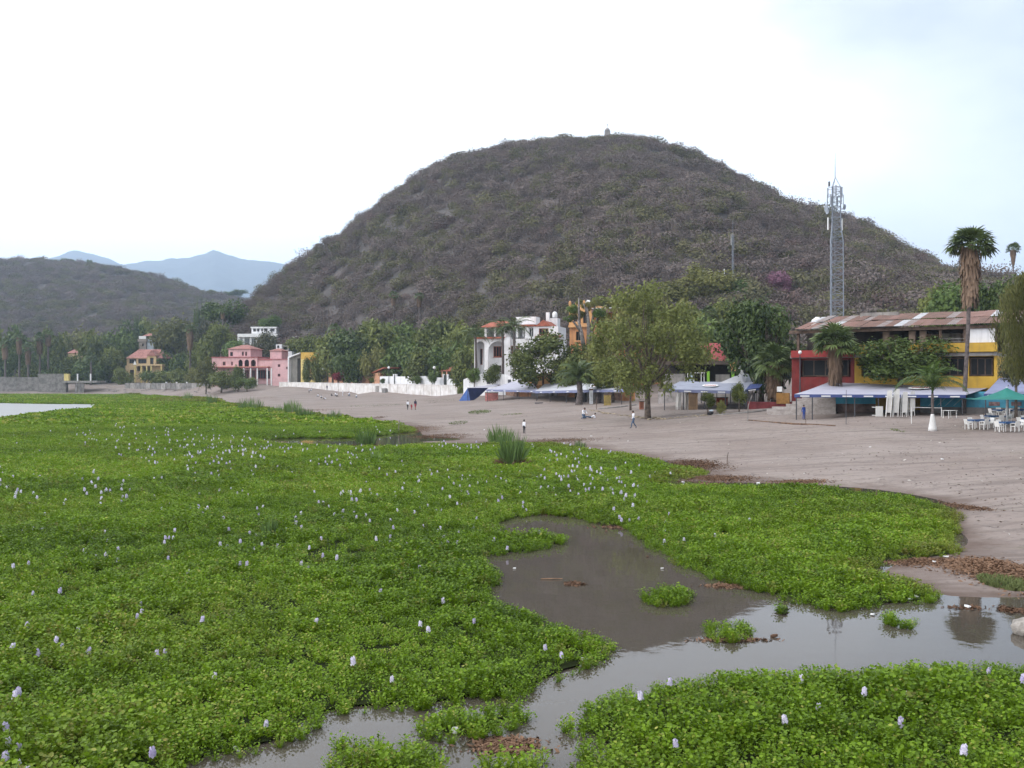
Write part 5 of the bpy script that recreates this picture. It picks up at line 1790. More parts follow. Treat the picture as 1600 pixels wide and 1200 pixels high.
for u in (1096, 1111, 1123, 1131): eq.box('post', CLEANW, u, 424 if u < 1130 else 420, u + 1.2, 446, 0, .2, zb=0)
eq.box('crossbeam', CLEANW, 1096, 423, 1114, 424, -.05, .25)
eq.box('cabin_wall', CONC, 1127, 428, 1134, 446, 1, 4, zb=0)

# chapel and cross on the summit
Dc = 560
zc = Z(207, Dc)
ch = thing('hilltop_chapel', 'tiny domed chapel with a cross on the hill summit', 'chapel', (X(949, Dc), Dc, zc - 3.5))
MB().box(-1.6, 1.6, -1.6, 1.6, 0, 4.2).build('walls', CONC, ch)
MB().lathe([(1.75, 4.2), (1.6, 4.9), (1.1, 5.7), (.4, 6.1), (.12, 6.2)], 12).build('dome', CONC, ch, True)
MB().box(-.16, .16, -.16, .16, 6.1, 9.0).box(-.75, .75, -.16, .16, 7.75, 8.1).build('cross', mat('white_cross', (.62, .62, .62), .8), ch)

# ================================================================== planting
# --- the big loose tree on the sand and the trees round the canopies
tree(1012, 104, 452, 624, 176, 'loose', 'large loose olive tree with pale trunk standing on the sand', seed=1, bark=BARK, crown=big_crown('loose', 301, 12500, .022, 60, (.09, .19), .95, .25), trunk_r=.3, limbs=12)
tree(1190, 120, 468, 602, 122, 'dark', 'dense dark round tree between the middle canopy and the red wall', seed=2, crown=big_crown('dark', 302, 8500, .04, 24, (.22, .36), .9, .6), trunk_r=.3, limbs=7)
tree(1407, 97, 527, 590, 128, 'dark', 'wide dark bush tree in front of the yellow wall', seed=3, crown=big_crown('dark', 303, 9000, .038, 26, (.22, .34), .8, .55), trunk_r=.3, limbs=7)
tree(864, 182, 524, 604, 128, 'mid', 'spreading green tree with bare low branches beside the white villa', seed=4, crown=big_crown('mid', 304, 8500, .036, 30, (.18, .30), .8, .45), trunk_r=.3, limbs=9)
tree(1155, 103, 598, 628, 24, 'mid', 'small round tree with bare stem in front of the middle canopy', seed=5, limbs=3, trunk_r=.07, name='young_tree')
tree(1106, 104, 612, 635, 22, 'mid', 'small bushy tree beside the white chair stacks', seed=6, limbs=3, trunk_r=.06, name='young_tree')
tree(1127, 102, 626, 646, 15, 'olive', 'scrubby low sapling in front of the red counter', seed=7, limbs=3, trunk_r=.05, name='young_tree')
tree(958, 150, 560, 606, 66, 'mid', 'bushy tree at the end of the long canopy', seed=8, limbs=4)
tree(985, 120, 560, 612, 50, 'olive', 'low branch-heavy tree under the large olive tree', seed=9, limbs=4)
tree(1060, 140, 545, 602, 84, 'olive', 'yellowish tree behind the middle canopy', seed=10)
tree(1105, 142, 558, 588, 60, 'olive', 'low yellow-green tree before the lime green posts', seed=11)
for i, (u, D, vt, vb, wd, kd, lab) in enumerate((
        (1060, 175, 488, 560, 92, 'mid', 'green tree right behind the large olive tree'), (1108, 165, 500, 566, 86, 'dark', 'dark tree above the coral pink wall'), (1128, 160, 545, 590, 60, 'dark', 'dark low tree in front of the coral pink wall'),
        (1085, 150, 545, 590, 60, 'mid', 'green tree left of the coral pink wall'), (980, 178, 466, 560, 84, 'olive', 'loose olive tree growing beside the orange house roof'), (1035, 178, 462, 560, 92, 'olive', 'tall olive tree right of the orange house'),
        (1140, 215, 470, 530, 70, 'mid', 'tree between the mast and the dense dark tree'), (1075, 215, 475, 530, 70, 'mid', 'tree below the light green hillside tree'), (945, 215, 462, 490, 50, 'mid', 'tree top showing above the orange house roof'),
        (900, 170, 555, 606, 56, 'mid', 'olive bush behind the date palm'), (938, 166, 530, 606, 76, 'olive', 'yellowish tree before the orange house wall'), (1165, 150, 520, 590, 70, 'dark', 'dark tree behind the dense round tree'),
        (1500, 150, 438, 520, 84, 'bright', 'leafy green tree behind the metal roof left of the tall palm'), (1545, 150, 432, 520, 74, 'dark', 'dark green tree behind the metal roof right of the tall palm'), (1590, 145, 428, 520, 70, 'dark', 'dark tree at the end of the metal roof'), (1470, 165, 452, 520, 60, 'mid', 'lower green tree where the hill meets the metal roof'))):
    tree(u, D, vt, vb, wd, kd, lab, seed=30 + i)
p_ = hill_pt(1110, 468)
tree(1108, p_.y, 418, 474, 108, 'bright', 'light green tree around the white antenna frame on the hillside', seed=60, crown=big_crown('olive', 310, 4500, .045, 18, (.22, .36)))
tree(1060, hill_pt(1060, 476).y, 440, 482, 80, 'olive', 'light green tree left of the white antenna frame', seed=61)
tree(1155, hill_pt(1155, 470).y, 436, 480, 50, 'bright', 'light green tree beside the thin mast', seed=62)
tree(1218, hill_pt(1218, 460).y, 426, 462, 36, 'purple', 'purple flowering tree on the lower hillside', seed=63)
tree(1190, 240, 470, 492, 60, 'bright', 'bright green tree crest above the dense round tree', seed=64)
# willow-like tree at the right edge
FEA = np.random.RandomState(5)
n = 16000
a = FEA.uniform(0, 6.28, n); q = np.sqrt(FEA.rand(n)); hh = FEA.rand(n)
prof = np.interp(hh, [0, .1, .5, .8, 1], [.45, .8, 1.0, .8, .25])
px_, py_, pz_ = np.cos(a) * q * prof, np.sin(a) * q * prof, hh * 2 - 1
wob = .12 * np.sin(a * 5 + hh * 9)
c_ = np.stack([px_ * (1 + wob), py_ * (1 + wob), pz_ + FEA.normal(0, .05, n)], 1)
d1 = np.stack([FEA.normal(0, .35, n), FEA.normal(0, .35, n), -np.ones(n)], 1) * (.045 * FEA.uniform(.6, 1.5, n))[:, None]
d2 = np.stack([np.cos(a * 3), np.sin(a * 3), np.zeros(n)], 1) * .011
vv = np.stack([c_ - d1, c_ - d2, c_ + d1, c_ + d2], 1).reshape(-1, 3)
tree(1618, 70, 424, 592, 122, 'olive', 'feathery olive weeping tree at the edge of the picture', seed=70, crown=np_mesh('crown', vv, np.arange(4 * n).reshape(n, 4), LEAF['olive'], np.clip(FEA.normal(.55, .3, n), 0, 1)), base_u=1650, trunk_r=.3, name='weeping_tree')
tree(1588, 84, 555, 600, 44, 'grey', 'brown dry shrub at the end of the yellow wall', seed=71, name='dry_shrub')
# pruned pale tree before the orange house
pr = G(917, 178)
pt = thing('pruned_tree', 'pale pruned tree with stubby branches before the orange house', 'tree', pr)
k = 178 / F
L3 = lambda u, v, dy=0: Vector((X(u, 178) - pr.x, dy, Z(v, 178) - pr.z))
mb = MB().tube([(0, 0, -.3), L3(918, 570), L3(919, 545)], [.75, .7, .85], 9)
for pts, r_ in (([(913, 548), (908, 520), (903, 500)], .45), ([(919, 548), (920, 510), (917, 480)], .45), ([(925, 548), (925, 515), (934, 497), (940, 488)], .4), ([(922, 520), (928, 490), (931, 468)], .28), ([(908, 520), (897, 505), (888, 498)], .25), ([(905, 505), (904, 480), (904, 466)], .25), ([(917, 490), (912, 475)], .22)):
    mb.tube([L3(u, v, (u - 917) * .05) for u, v in pts], [r_, r_ * .8] + [r_ * .5] * (len(pts) - 2) if len(pts) > 2 else [r_, r_ * .5], 7)
mb.build('trunk', GREYBARK, pt, True)
for i, (u, v, r_) in enumerate(((903, 490, 11), (896, 482, 9), (917, 478, 9), (936, 488, 10), (930, 474, 8), (888, 496, 8), (905, 470, 6))):
    o = link(bpy.data.objects.new('leaf_tuft', CROWN['bright' if i % 2 else 'olive', i % 3]), pt)
    o.location = L3(u, v, rnd.uniform(-1, 1)); o.scale = (r_ * k, r_ * k, r_ * k * .8)

# --- grove behind the white seawall
grove = [(520, 335, 522, 590, 62, 'mid'), (556, 330, 512, 575, 74, 'dark'), (600, 325, 506, 580, 76, 'mid'), (545, 318, 548, 600, 56, 'dark'), (585, 312, 545, 602, 42, 'olive'), (638, 310, 530, 602, 74, 'dark'), (682, 318, 502, 580, 80, 'mid'), (722, 300, 506, 590, 66, 'mid'), (662, 285, 548, 604, 62, 'mid'),
         (704, 280, 535, 604, 66, 'dark'), (620, 345, 500, 560, 66, 'dark'), (735, 250, 540, 606, 52, 'mid'), (500, 340, 560, 598, 22, 'mid'), (484, 372, 526, 580, 44, 'mid'), (575, 355, 498, 560, 60, 'mid'), (652, 345, 508, 565, 60, 'dark'), (532, 360, 508, 560, 52, 'bright'), (760, 262, 508, 560, 50, 'mid'), (780, 270, 500, 560, 50, 'dark'), (505, 375, 540, 590, 40, 'dark')]
grove.sort()
for i, (u, D, vt, vb, wd, kd) in enumerate(grove):
    tree(u, D, vt, vb, wd, kd, 'tree in the green grove behind the seawall, %s from the left' % ORD[i], group='grove behind the seawall', seed=100 + i)
# --- trees round the pink hotel and the modern house
for i, (u, D, vt, vb, wd, kd, lab) in enumerate((
        (352, 455, 468, 506, 66, 'dark', 'broad dark tree on the saddle above the pink hotel'), (345, 430, 505, 545, 44, 'mid', 'green tree left of the white modern house'), (362, 400, 528, 560, 40, 'bright', 'bright green tree left of the pink tower'), (422, 432, 492, 512, 34, 'bright', 'bright green tree right above the white modern house'),
        (414, 405, 520, 560, 40, 'grey', 'grey green tree between the two pink towers'), (462, 400, 528, 560, 40, 'mid', 'green tree behind the gold house roof'), (484, 342, 555, 598, 20, 'mid', 'slim tree at the corner of the gold house'),
        (346, 355, 580, 606, 46, 'mid', 'rounded tree in front of the pink hotel left wing'), (372, 350, 572, 606, 22, 'mid', 'tree before the pink hotel arches'), (386, 348, 589, 607, 30, 'dark', 'low dark bush below the pink hotel porch'), (322, 365, 560, 606, 34, 'olive', 'olive tree at the pink hotel corner'), (330, 440, 520, 580, 40, 'mid', 'tree behind the pink hotel left corner'))):
    tree(u, D, vt, vb, wd, kd, lab, seed=150 + i, limbs=3)
# --- belt of trees on the far left shore
belt = [(-60, 505, 515, 598, 60, 'mid'), (-20, 500, 512, 598, 60, 'mid'), (10, 495, 535, 600, 48, 'dark'), (30, 520, 512, 590, 60, 'dark'), (62, 500, 550, 602, 50, 'dark'), (85, 515, 514, 590, 54, 'mid'), (100, 490, 556, 600, 46, 'mid'), (125, 530, 516, 580, 60, 'olive'), (150, 500, 520, 598, 56, 'mid'), (172, 490, 540, 600, 46, 'mid'),
        (185, 520, 512, 580, 52, 'dark'), (142, 485, 560, 600, 50, 'dark'), (255, 535, 506, 560, 60, 'mid'), (275, 520, 498, 560, 66, 'olive'), (270, 500, 546, 594, 54, 'dark'), (240, 470, 578, 600, 40, 'dark'), (262, 466, 580, 602, 44, 'mid'), (288, 455, 575, 606, 40, 'mid'), (310, 460, 530, 590, 44, 'mid'), (232, 560, 500, 560, 40, 'mid'), (205, 545, 502, 560, 44, 'dark'),
        (45, 488, 570, 606, 40, 'mid'), (82, 484, 575, 606, 36, 'dark'), (190, 478, 575, 602, 30, 'mid'), (305, 430, 575, 606, 30, 'olive'), (325, 480, 500, 560, 40, 'grey')]
belt.sort()
for i, (u, D, vt, vb, wd, kd) in enumerate(belt):
    tree(u, D, vt, vb, wd, kd, 'tree in the dark belt along the far shore, %s from the left' % ORD[i], group='trees along the far shore', seed=200 + i, limbs=3)
# cypresses
for i, (u, D, vt, vb) in enumerate(((213, 570, 494, 540), (219, 572, 497, 540), (306, 520, 476, 560), (313.5, 522, 474, 560))):
    tree(u, D, vt, vb, 8, 'dark', 'dark slender cypress, %s from the left' % ORD[i], group='cypresses on the far slope', seed=250 + i, limbs=2, name='cypress', cat='cypress')
for i, (u, D, vt, vb, wd) in enumerate(((358, 1180, 455, 462, 16), (375, 1180, 452, 462, 22), (332, 1220, 452, 460, 14), (140, 1290, 405, 413, 9), (60, 1290, 402, 409, 16), (105, 1290, 404, 411, 20))):
    tree(u, D, vt, vb, wd, 'dark', 'small far tree on the ridge of the low hill, %s of six' % ORD[i], group='trees on the low ridge', seed=260 + i, limbs=2)
# clipped bushes on the promenade
for i, (u, D, vc, r_) in enumerate(((597.5, 300, 594.5, 4), (651.5, 282, 593, 6.5), (675, 272, 590, 8), (741, 212, 586, 11), (771, 210, 584, 14), (580.5, 305, 594, 4))):
    tree(u, D, vc - r_, vc + r_, r_ * 2, 'dark' if i < 3 else 'bright' if i == 3 else 'mid', ('small ball-clipped tree before the white garden wall, %s from the left' % ORD[i]) if i < 3 else ('round clipped tree at the villa garden wall, left one', 'large round clipped tree at the villa garden wall, right one', 'narrow clipped tree before the peach house')[i - 3], seed=270 + i, limbs=3, trunk_r=.12, name='clipped_tree')
tree(537, 328, 578, 594, 32, 'red', 'dark red bougainvillea on the peach garden wall', cat='shrub', seed=280, limbs=2, name='bougainvillea_bush')
tree(722, 240, 602, 622, 14, 'mid', 'shrub at the end of the seawall beside the blue tarp', cat='shrub', seed=281, limbs=2, name='garden_shrub')

# --- palms
fan_palm(1516, 92, 392, 42, 'tall fan palm with thick skirt of dead fronds above the metal roof', 474, (34, 22), 6, 52, 3, low=-.3, lean=-10)
fan_palm(1305, 99, 545, 44, 'fan palm with hanging brown skirt in front of the red wall', 598, (24, 20), 9, 46, 4, low=-.35)
fan_palm(1210, 110, 575, 42, 'bushy fan palm beside the notice board', 622, (34, 22), 9, 46, 5, low=-.75)
fan_palm(1583, 260, 392, 14, 'slim far palm against the sky at the edge', 412, (10, 3), 2.2, 26, 6, low=-.3)
fan_palm(1108, 200, 493, 17, 'fan palm among the trees behind the large olive tree', None, None, 4, 26, 7)
fan_palm(297, 455, 517, 11, 'tall shaggy palm between the yellow house and the pink hotel', 545, (12, 7), 3.5, 26, 8)
for i, (u, D, vc, r_, vs) in enumerate(((8, 478, 540, 11, 560), (30, 480, 530, 11, 552), (44, 478, 545, 11, 568), (62, 482, 530, 11, 552), (75, 486, 524, 10, 540), (142, 476, 562, 12, None))):
    fan_palm(u, D, vc, r_, 'fan palm in the far shore palm grove, %s from the left' % ORD[i], vs, (10, 7) if vs else None, 3, 24, 20 + i, group='palms of the far shore')
for i, (u, v0) in enumerate(((615, 459), (655, 461))):
    p_ = hill_pt(u, v0 + 50)
    fan_palm(u, min(p_.y, 400), v0 + 4, 10, 'thin palm rising above the grove against the hill, %s one' % ('left' if i == 0 else 'right'), v0 + 18, (9, 6), 2.2, 22, 30 + i)
fan_palm(522, 350, 516, 13, 'short palm on the hill foot left of the grove', 530, (12, 8), 3, 22, 33)
fan_palm(348, 442, 489, 8, 'small palm against the broad dark tree', 498, (7, 5), 2, 20, 34)
feather_palm(785, 214, 518, 30, 'coconut palm before the villa arches, left of the pair', FEATHER, 18, 4.2, 40)
feather_palm(803, 212, 514, 31, 'coconut palm before the villa pilaster, right of the pair', FEATHER, 18, 4.2, 41)
feather_palm(743, 216, 526, 28, 'coconut palm at the left corner of the white villa', FEATHER, 16, 4, 42)
feather_palm(712, 262, 592, 16, 'low palm beside the gazebo', FEATHER, 14, 3, 43)
feather_palm(905, 150, 596, 44, 'wide date palm behind the long canopy', DATE, 34, 9, 44, el=(-.1, 1.3), name='date_palm')
feather_palm(935, 152, 600, 30, 'smaller date palm at the middle of the long canopy', DATE, 26, 8, 45, el=(-.1, 1.3), name='date_palm')
feather_palm(1457, 77.5, 612, 58, 'young palm with white painted flared base on the sand', YOUNG, 17, 3.6, 46, el=(.25, 1.45), white=1.28, lean=0)

# ================================================================== canopies
SHEET = mat('pale_grey_tarp', (0.43, 0.425, 0.50), .6, .06, .6, (0.36, 0.355, 0.43))
SHEETW = mat('white_tarp', (0.52, 0.52, 0.56), .6, .08, .6)
SHEETB = mat('blue_grey_tarp', (0.30, 0.315, 0.39), .6, .08, .6)
BLUE = mat('blue_tarp', (0.06, 0.085, 0.23), .6, .1, 1.0)
LBLUE = mat('lit_blue_tarp', (0.10, 0.20, 0.55), .6, .12, 1.0)
NAVY = mat('navy_tarp', (0.02, 0.03, 0.10), .7, .15, 1.0)
POST = mat('dark_post', (0.07, 0.07, 0.08), .7, .15, 2)
REDL = mat('red_print', (0.5, 0.06, 0.07), .7)


def canopy(label, fl, fr, br_, bl, top_m, valance_m, posts, val=.32, emblem=None, tags=6, sag=.12, name='canopy', group=None):
    c = [Vector((X(u, D), D, Z(v, D))) for u, v, D in (fl, fr, br_, bl)]
    mid = (c[0] + c[1] + c[2] + c[3]) / 4
    base = Vector((mid.x, mid.y, gz(mid.x, mid.y)))
    root = thing(name, label, 'canopy', base, 0, group)
    n, m = 16, 6
    vs, fs = [], []
    for j in range(m + 1):
        for i in range(n + 1):
            a, b_ = i / n, j / m
            p = (c[0] * (1 - a) + c[1] * a) * (1 - b_) + (c[3] * (1 - a) + c[2] * a) * b_
            p = p - base
            p.z -= sag * (abs(math.sin(a * math.pi * 4)) * .5 + .5) * math.sin(b_ * math.pi) * (1 + .3 * math.sin(i * 2.1 + j))
            vs.append(p)
    k = (n + 1)
    fs = [(j * k + i, j * k + i + 1, (j + 1) * k + i + 1, (j + 1) * k + i) for j in range(m) for i in range(n)]
    MB().add(vs, fs).add([p - Vector((0, 0, .03)) for p in vs], [f[::-1] for f in fs]).build('canopy_sheet', top_m, root, True)
    d = (c[1] - c[0]).normalized()
    f0, f1 = c[0] - base, c[1] - base
    out_ = Vector((d.y, -d.x, 0)) * .03
    mb = MB()
    seg = 20
    for i in range(seg):
        p, q = f0.lerp(f1, i / seg) + out_, f0.lerp(f1, (i + 1) / seg) + out_
        lo = Vector((0, 0, val * (1 - .08 * (i % 2))))
        mb.add([p - lo, q - Vector((0, 0, val * (1 - .08 * ((i + 1) % 2)))), q, p], [(0, 1, 2, 3)])
    mb.build('valance', valance_m, root)
    for i in range(tags):
        p = f0.lerp(f1, (i + .5) / tags) + out_ * 1.6 - Vector((0, 0, val * .55))
        e = d * .42
        MB().add([p - e - Vector((0, 0, .06)), p + e - Vector((0, 0, .06)), p + e + Vector((0, 0, .06)), p - e + Vector((0, 0, .06))], [(0, 1, 2, 3)]).build('valance_print', CLEANW, root)
    if emblem:
        a, w_, b0 = emblem
        ax = (c[1] - c[0]).normalized(); ay = ((c[3] + c[2]) / 2 - (c[0] + c[1]) / 2).normalized()
        nr = ax.cross(ay).normalized()
        o0 = (c[0].lerp(c[1], a)).lerp(c[3].lerp(c[2], a), b0) - base + nr * .05
        el = [o0 + ax * math.cos(6.283 * q / 20) * w_ + ay * math.sin(6.283 * q / 20) * 1.9 for q in range(20)]
        MB().add(el, [tuple(range(20))]).build('emblem', CLEANW, root)
        mb = MB()
        for q in range(7):
            pc = o0 + nr * .01 + ax * (q - 3) * w_ * .2
            e1, e2 = ax * w_ * .07, ay * .55
            mb.add([pc - e1 - e2, pc + e1 - e2, pc + e1 + e2, pc - e1 + e2], [(0, 1, 2, 3)])
        mb.build('emblem_lettering', REDL, root)
    for side, ts in (('f', posts[0]), ('b', posts[1])):
        for q in ts:
            p = (c[0].lerp(c[1], q) if side == 'f' else c[3].lerp(c[2], q)) + Vector((0, .12 if side == 'f' else -.12, 0))
            g_ = gz(p.x, p.y)
            MB().tube([(p.x - base.x, p.y - base.y, g_ - .3 - base.z), (p.x - base.x, p.y - base.y, p.z - base.z - .05)], .055, 6).build('post', POST, root)
    return root


canopy('large pale canopy with blue valance in front of the yellow wall', (1241, 616, 90), (1509, 617, 88), (1574, 595, 101), (1300, 595, 104), SHEET, BLUE, ((.015, .11, .36, .5, .66, .86, .985), (.2, .5, .8)), .3, (.63, 1.15, .45), 8)
canopy('blue canopy behind the green sunshade', (1537, 615, 84), (1680, 616, 82), (1690, 588, 94), (1562, 590, 95), mat('lilac_blue_tarp', (0.27, 0.29, 0.44), .6, .08, .6), BLUE, ((.03, .28, .6), (.3, .7)), .3, None, 5)
canopy('blue grey canopy beyond the large olive tree', (1036, 608, 114), (1168, 611, 110), (1176, 597, 122), (1062, 596, 126), SHEETB, mat('grey_blue_valance', (0.2, 0.22, 0.36), .6, .1, 1), ((.02, .25, .5, .75, .97), (.3, .7)), .35, (.5, 1.0, .5), 5)
canopy('short deep blue canopy joined to the blue grey one', (1164, 609, 109), (1186, 606, 109), (1192, 599, 117), (1172, 600, 118), BLUE, NAVY, ((.1, .95), (.5,)), .25, None, 1)
canopy('long white canopy with small print, its near half', (836, 611, 172), (975, 608, 141), (962, 599, 153), (852, 599, 186), SHEETW, mat('grey_blue_valance', (0.2, 0.22, 0.36)), ((.02, .2, .4, .6, .8, .98), (.2, .5, .8)), .42, (.72, 1.5, .5), 6)
canopy('long grey canopy, its far half beside the blue tarp', (760, 608.5, 196), (842, 610, 174), (832, 598, 188), (800, 596.5, 206), SHEET, mat('grey_blue_valance', (0.2, 0.22, 0.36)), ((.02, .35, .65, .98), (.3, .8)), .4, None, 4)
# blue tarp slung to the sand
bt = Gv(740, 627)
tp = thing('slung_tarp', 'blue tarp slung down to the sand at the end of the long canopy', 'tarp', bt)
Dq = bt.y
Lq = lambda u, v, dy=0: Vector((X(u, Dq + dy) - bt.x, dy, Z(v, Dq + dy) - bt.z))
a_, b_, c_, d_ = Lq(731, 606), Lq(716, 628), Lq(735, 629), Lq(763, 606, 2)
e_ = Lq(748, 620, 1.5)
MB().add([a_, b_, c_, a_ + Vector((0, .04, 0)), b_ + Vector((0, .04, 0)), c_ + Vector((0, .04, 0))], [(0, 1, 2), (5, 4, 3)]).build('lit_flap', LBLUE, tp)  # lit side of the tarp, its light put into a brighter blue
MB().add([a_ + Vector((0, .01, 0)), c_ + Vector((.02, .01, 0)), e_, d_], [(0, 1, 2, 3)]).build('shaded_flap', NAVY, tp)  # same tarp in shade, the shade put into the navy colour
MB().add([a_ + Vector((0, .3, .02)), d_, Lq(792, 598, 10), Lq(762, 602, 6)], [(0, 1, 2, 3)]).build('top_flap', SHEET, tp)
MB().tube([a_ - Vector((0, 0, 3.5)), a_ + Vector((0, 0, .1))], .06, 6).build('post', POST, tp)
# white pyramid tent
wb = G(1152, 124)
wt_ = thing('pyramid_tent', 'white peaked tent behind the blue grey canopy', 'tent', wb)
Lw = lambda u, v, dy: Vector((X(u, 124 + dy) - wb.x, dy, Z(v, 124 + dy) - wb.z))
vs = [Lw(1120, 600, -2), Lw(1163, 600, -3), Lw(1176, 599, 2), Lw(1135, 599, 3), Lw(1157, 584, 0), Lw(1169, 584.5, .8)]
MB().add(vs, [(0, 1, 4), (1, 2, 5, 4), (2, 3, 5), (3, 0, 4, 5)]).build('tent_roof', SHEETW, wt_)
for p in vs[:4]: MB().tube([(p.x, p.y, -.3), p], .05, 6).build('post', POST, wt_)
# teal sunshade on a single pole
ub = G(1573, 79)
um = thing('sunshade', 'large teal sunshade on a white pole over the tables', 'umbrella', ub)
Lu = lambda u, v, dy=0: Vector((X(u, 79 + dy) - ub.x, dy, Z(v, 79 + dy) - ub.z))
ap = Lu(1573, 605.5)
mb = MB()
nn = 24
ring = []
for j, f_ in enumerate((0.06, .2, .42, .7, 1.0)):
    for q in range(nn):
        a = 6.283 * q / nn + .26
        sq = 1 / max(abs(math.cos(a - .26)), abs(math.sin(a - .26))) * .75 + .25
        r_ = 2.55 * f_ * sq
        z_ = ap.z - .98 * (1 - (1 - f_) ** 1.9) - (.16 * (1 - sq) if j == 4 else 0) - .02 * (q % 2)
        ring.append((math.cos(a) * r_, math.sin(a) * r_, z_))
mb.add(ring + [(0, 0, ap.z)], [(j * nn + q, j * nn + (q + 1) % nn, (j + 1) * nn + (q + 1) % nn, (j + 1) * nn + q) for j in range(4) for q in range(nn)] + [((q + 1) % nn, q, 5 * nn) for q in range(nn)])
mb.build('shade_cloth', mat('teal_cloth', (0.02, 0.20, 0.165), .7, .12, .8), um, True)
MB().tube([(0, 0, -.3), (0, 0, ap.z + .05)], .06, 8).build('pole', CLEANW, um)

# ================================================================== furniture
PLAS = mat('white_plastic', (0.74, 0.73, 0.71), .45, .05, 2)


def chair_parts():
    s = MB()
    s.box(-.22, .22, -.22, .22, .40, .44)
    seat = s.mesh('seat', PLAS)
    b_ = MB()
    b_.add([(-.22, .20, .44), (.22, .20, .44), (.21, .30, .84), (-.21, .30, .84), (-.22, .235, .44), (.22, .235, .44), (.21, .335, .84), (-.21, .335, .84)], [(0, 1, 2, 3), (7, 6, 5, 4), (0, 3, 7, 4), (1, 5, 6, 2), (3, 2, 6, 7), (0, 4, 5, 1)])
    back = b_.mesh('backrest', PLAS)
    leg = MB().tube([(0, 0, 0), (0, 0, .41)], [.028, .034], 5).mesh('leg', PLAS)
    arm = MB().tube([(0, -.2, .42), (0, -.2, .63), (0, -.05, .66), (0, .24, .66)], [.022, .024, .028, .028], 5).mesh('armrest', PLAS)
    return seat, back, leg, arm


SEAT, BACK, LEG, ARM = chair_parts()


def chair(p, rz, label, group=None):
    r_ = thing('plastic_chair', label, 'chair', p, rz, group)
    link(bpy.data.objects.new('seat', SEAT), r_)
    link(bpy.data.objects.new('backrest', BACK), r_)
    for x in (-.2, .2):
        for y in (-.2, .2):
            o = link(bpy.data.objects.new('leg', LEG), r_); o.location = (x, y, 0)
        o = link(bpy.data.objects.new('armrest', ARM), r_); o.location = (x * 1.15, 0, 0)
    return r_


CLOTH = mat('blue_cloth', (0.035, 0.085, 0.20), .85, .1, 3)
tables = [(1529, 668, .25, 'nearest the white palm'), (1576, 671, .3, 'before the sunshade pole'), (1556, 660, .1, 'behind the two front tables'), (1568, 651, 0, 'deepest under the sunshade'), (1612, 665, .2, 'cut by the picture edge'), (1600, 650, .1, 'by the turquoise wall')]
for i, (u, v, rz, where) in enumerate(tables):
    p = Gv(u, v + 3)
    t_ = thing('plastic_table', 'white plastic table ' + where, 'table', p, rz, 'tables on the sand')
    MB().box(-.72, .72, -.42, .42, .69, .72).build('tabletop', PLAS, t_)
    for x in (-.62, .62):
        for y in (-.33, .33): MB().tube([(x, y, 0), (x * .96, y * .96, .69)], .03, 5).build('leg', PLAS, t_)
    c = MB()
    c.box(-.74, .74, -.44, .44, .722, .735)
    for sx in (-1, 1): c.add([(sx * .745, -.44, .735), (sx * .745, .44, .735), (sx * .76, .40, .58), (sx * .76, -.40, .60)], [(0, 1, 2, 3)])
    for sy in (-1, 1): c.add([(-.74, sy * .445, .735), (.74, sy * .445, .735), (.70, sy * .46, .60), (-.70, sy * .46, .58)], [(0, 1, 2, 3)])
    o = c.build('tablecloth', CLOTH)
    o.location = p; o.rotation_euler = (0, 0, rz)
    tag(o, 'blue cloth on the table ' + where, 'tablecloth', 'blue tablecloths')
    for j, (dx, dy, a, nm) in enumerate(((-1.0, -.1, R(90), 'left end'), (-.15, -.75, R(180), 'near side'), (.95, -.1, R(-90), 'right end'), (.1, .8, 0, 'far side'))):
        q = Matrix.Rotation(rz, 4, 'Z') @ Vector((dx, dy, 0))
        x_, y_ = p.x + q.x, p.y + q.y
        chair(Vector((x_, y_, gz(x_, y_))), rz + a + rnd.uniform(-.15, .15), 'white plastic chair at the %s of the table %s' % (nm, where), 'chairs at the tables')
# stacks
mb = MB()
mb.box(-.22, .22, -.22, .22, .40, .44)
mb.add([(-.22, .20, .44), (.22, .20, .44), (.21, .30, .84), (-.21, .30, .84)], [(0, 1, 2, 3)])
for x in (-.2, .2):
    for y in (-.2, .2): mb.tube([(x, y, 0), (x, y, .41)], .03, 4)
    mb.tube([(x, -.2, .42), (x, -.2, .63), (x, .24, .66)], .026, 4)
STK = mb.mesh('plastic_chair', PLAS)
for i, (u, v, n, tl, lab) in enumerate(((1388, 652, 14, .06, 'white plastic chair in the stack beside the upended table'), (1399, 652, 15, .05, 'white plastic chair in the middle stack under the large canopy'), (1412, 652, 13, .03, 'white plastic chair in the stack next to the bare rail'), (1424, 650, 13, .0, 'white plastic chair in the dim rear stack under the large canopy'),
                                         (1060, 641, 13, .07, 'white plastic chair in the left of two stacks beyond the olive tree'), (1071, 641, 13, .07, 'white plastic chair in the right of two stacks beyond the olive tree'))):
    p = Gv(u, v)
    for k in range(n):
        o = link(bpy.data.objects.new('plastic_chair', STK))
        o.location = p + Vector((0, -tl * k * .4, .12 * k))
        o.rotation_euler = (tl, 0, R(160 + i * 9))
        tag(o, lab.replace('chair in', 'chair, %s up in' % ORD[k]), 'chair', 'chair stacks')
p = Gv(1374, 652)
t_ = thing('plastic_table', 'white plastic table upended beside the chair stacks', 'table', p, .3)
MB().box(-.38, .38, -.02, .02, .05, .98).build('tabletop', PLAS, t_)
for x in (-.32, .32):
    for z_ in (.15, .88): MB().tube([(x, .02, z_), (x, .6, z_)], .03, 5).build('leg', PLAS, t_)
p = Gv(1484, 654)
t_ = thing('plastic_table', 'small bare white plastic table in the shade of the large canopy', 'table', p, .2)
MB().box(-.45, .45, -.45, .45, .69, .72).build('tabletop', PLAS, t_)
for x in (-.38, .38):
    for y in (-.38, .38): MB().tube([(x, y, 0), (x, y, .69)], .03, 5).build('leg', PLAS, t_)
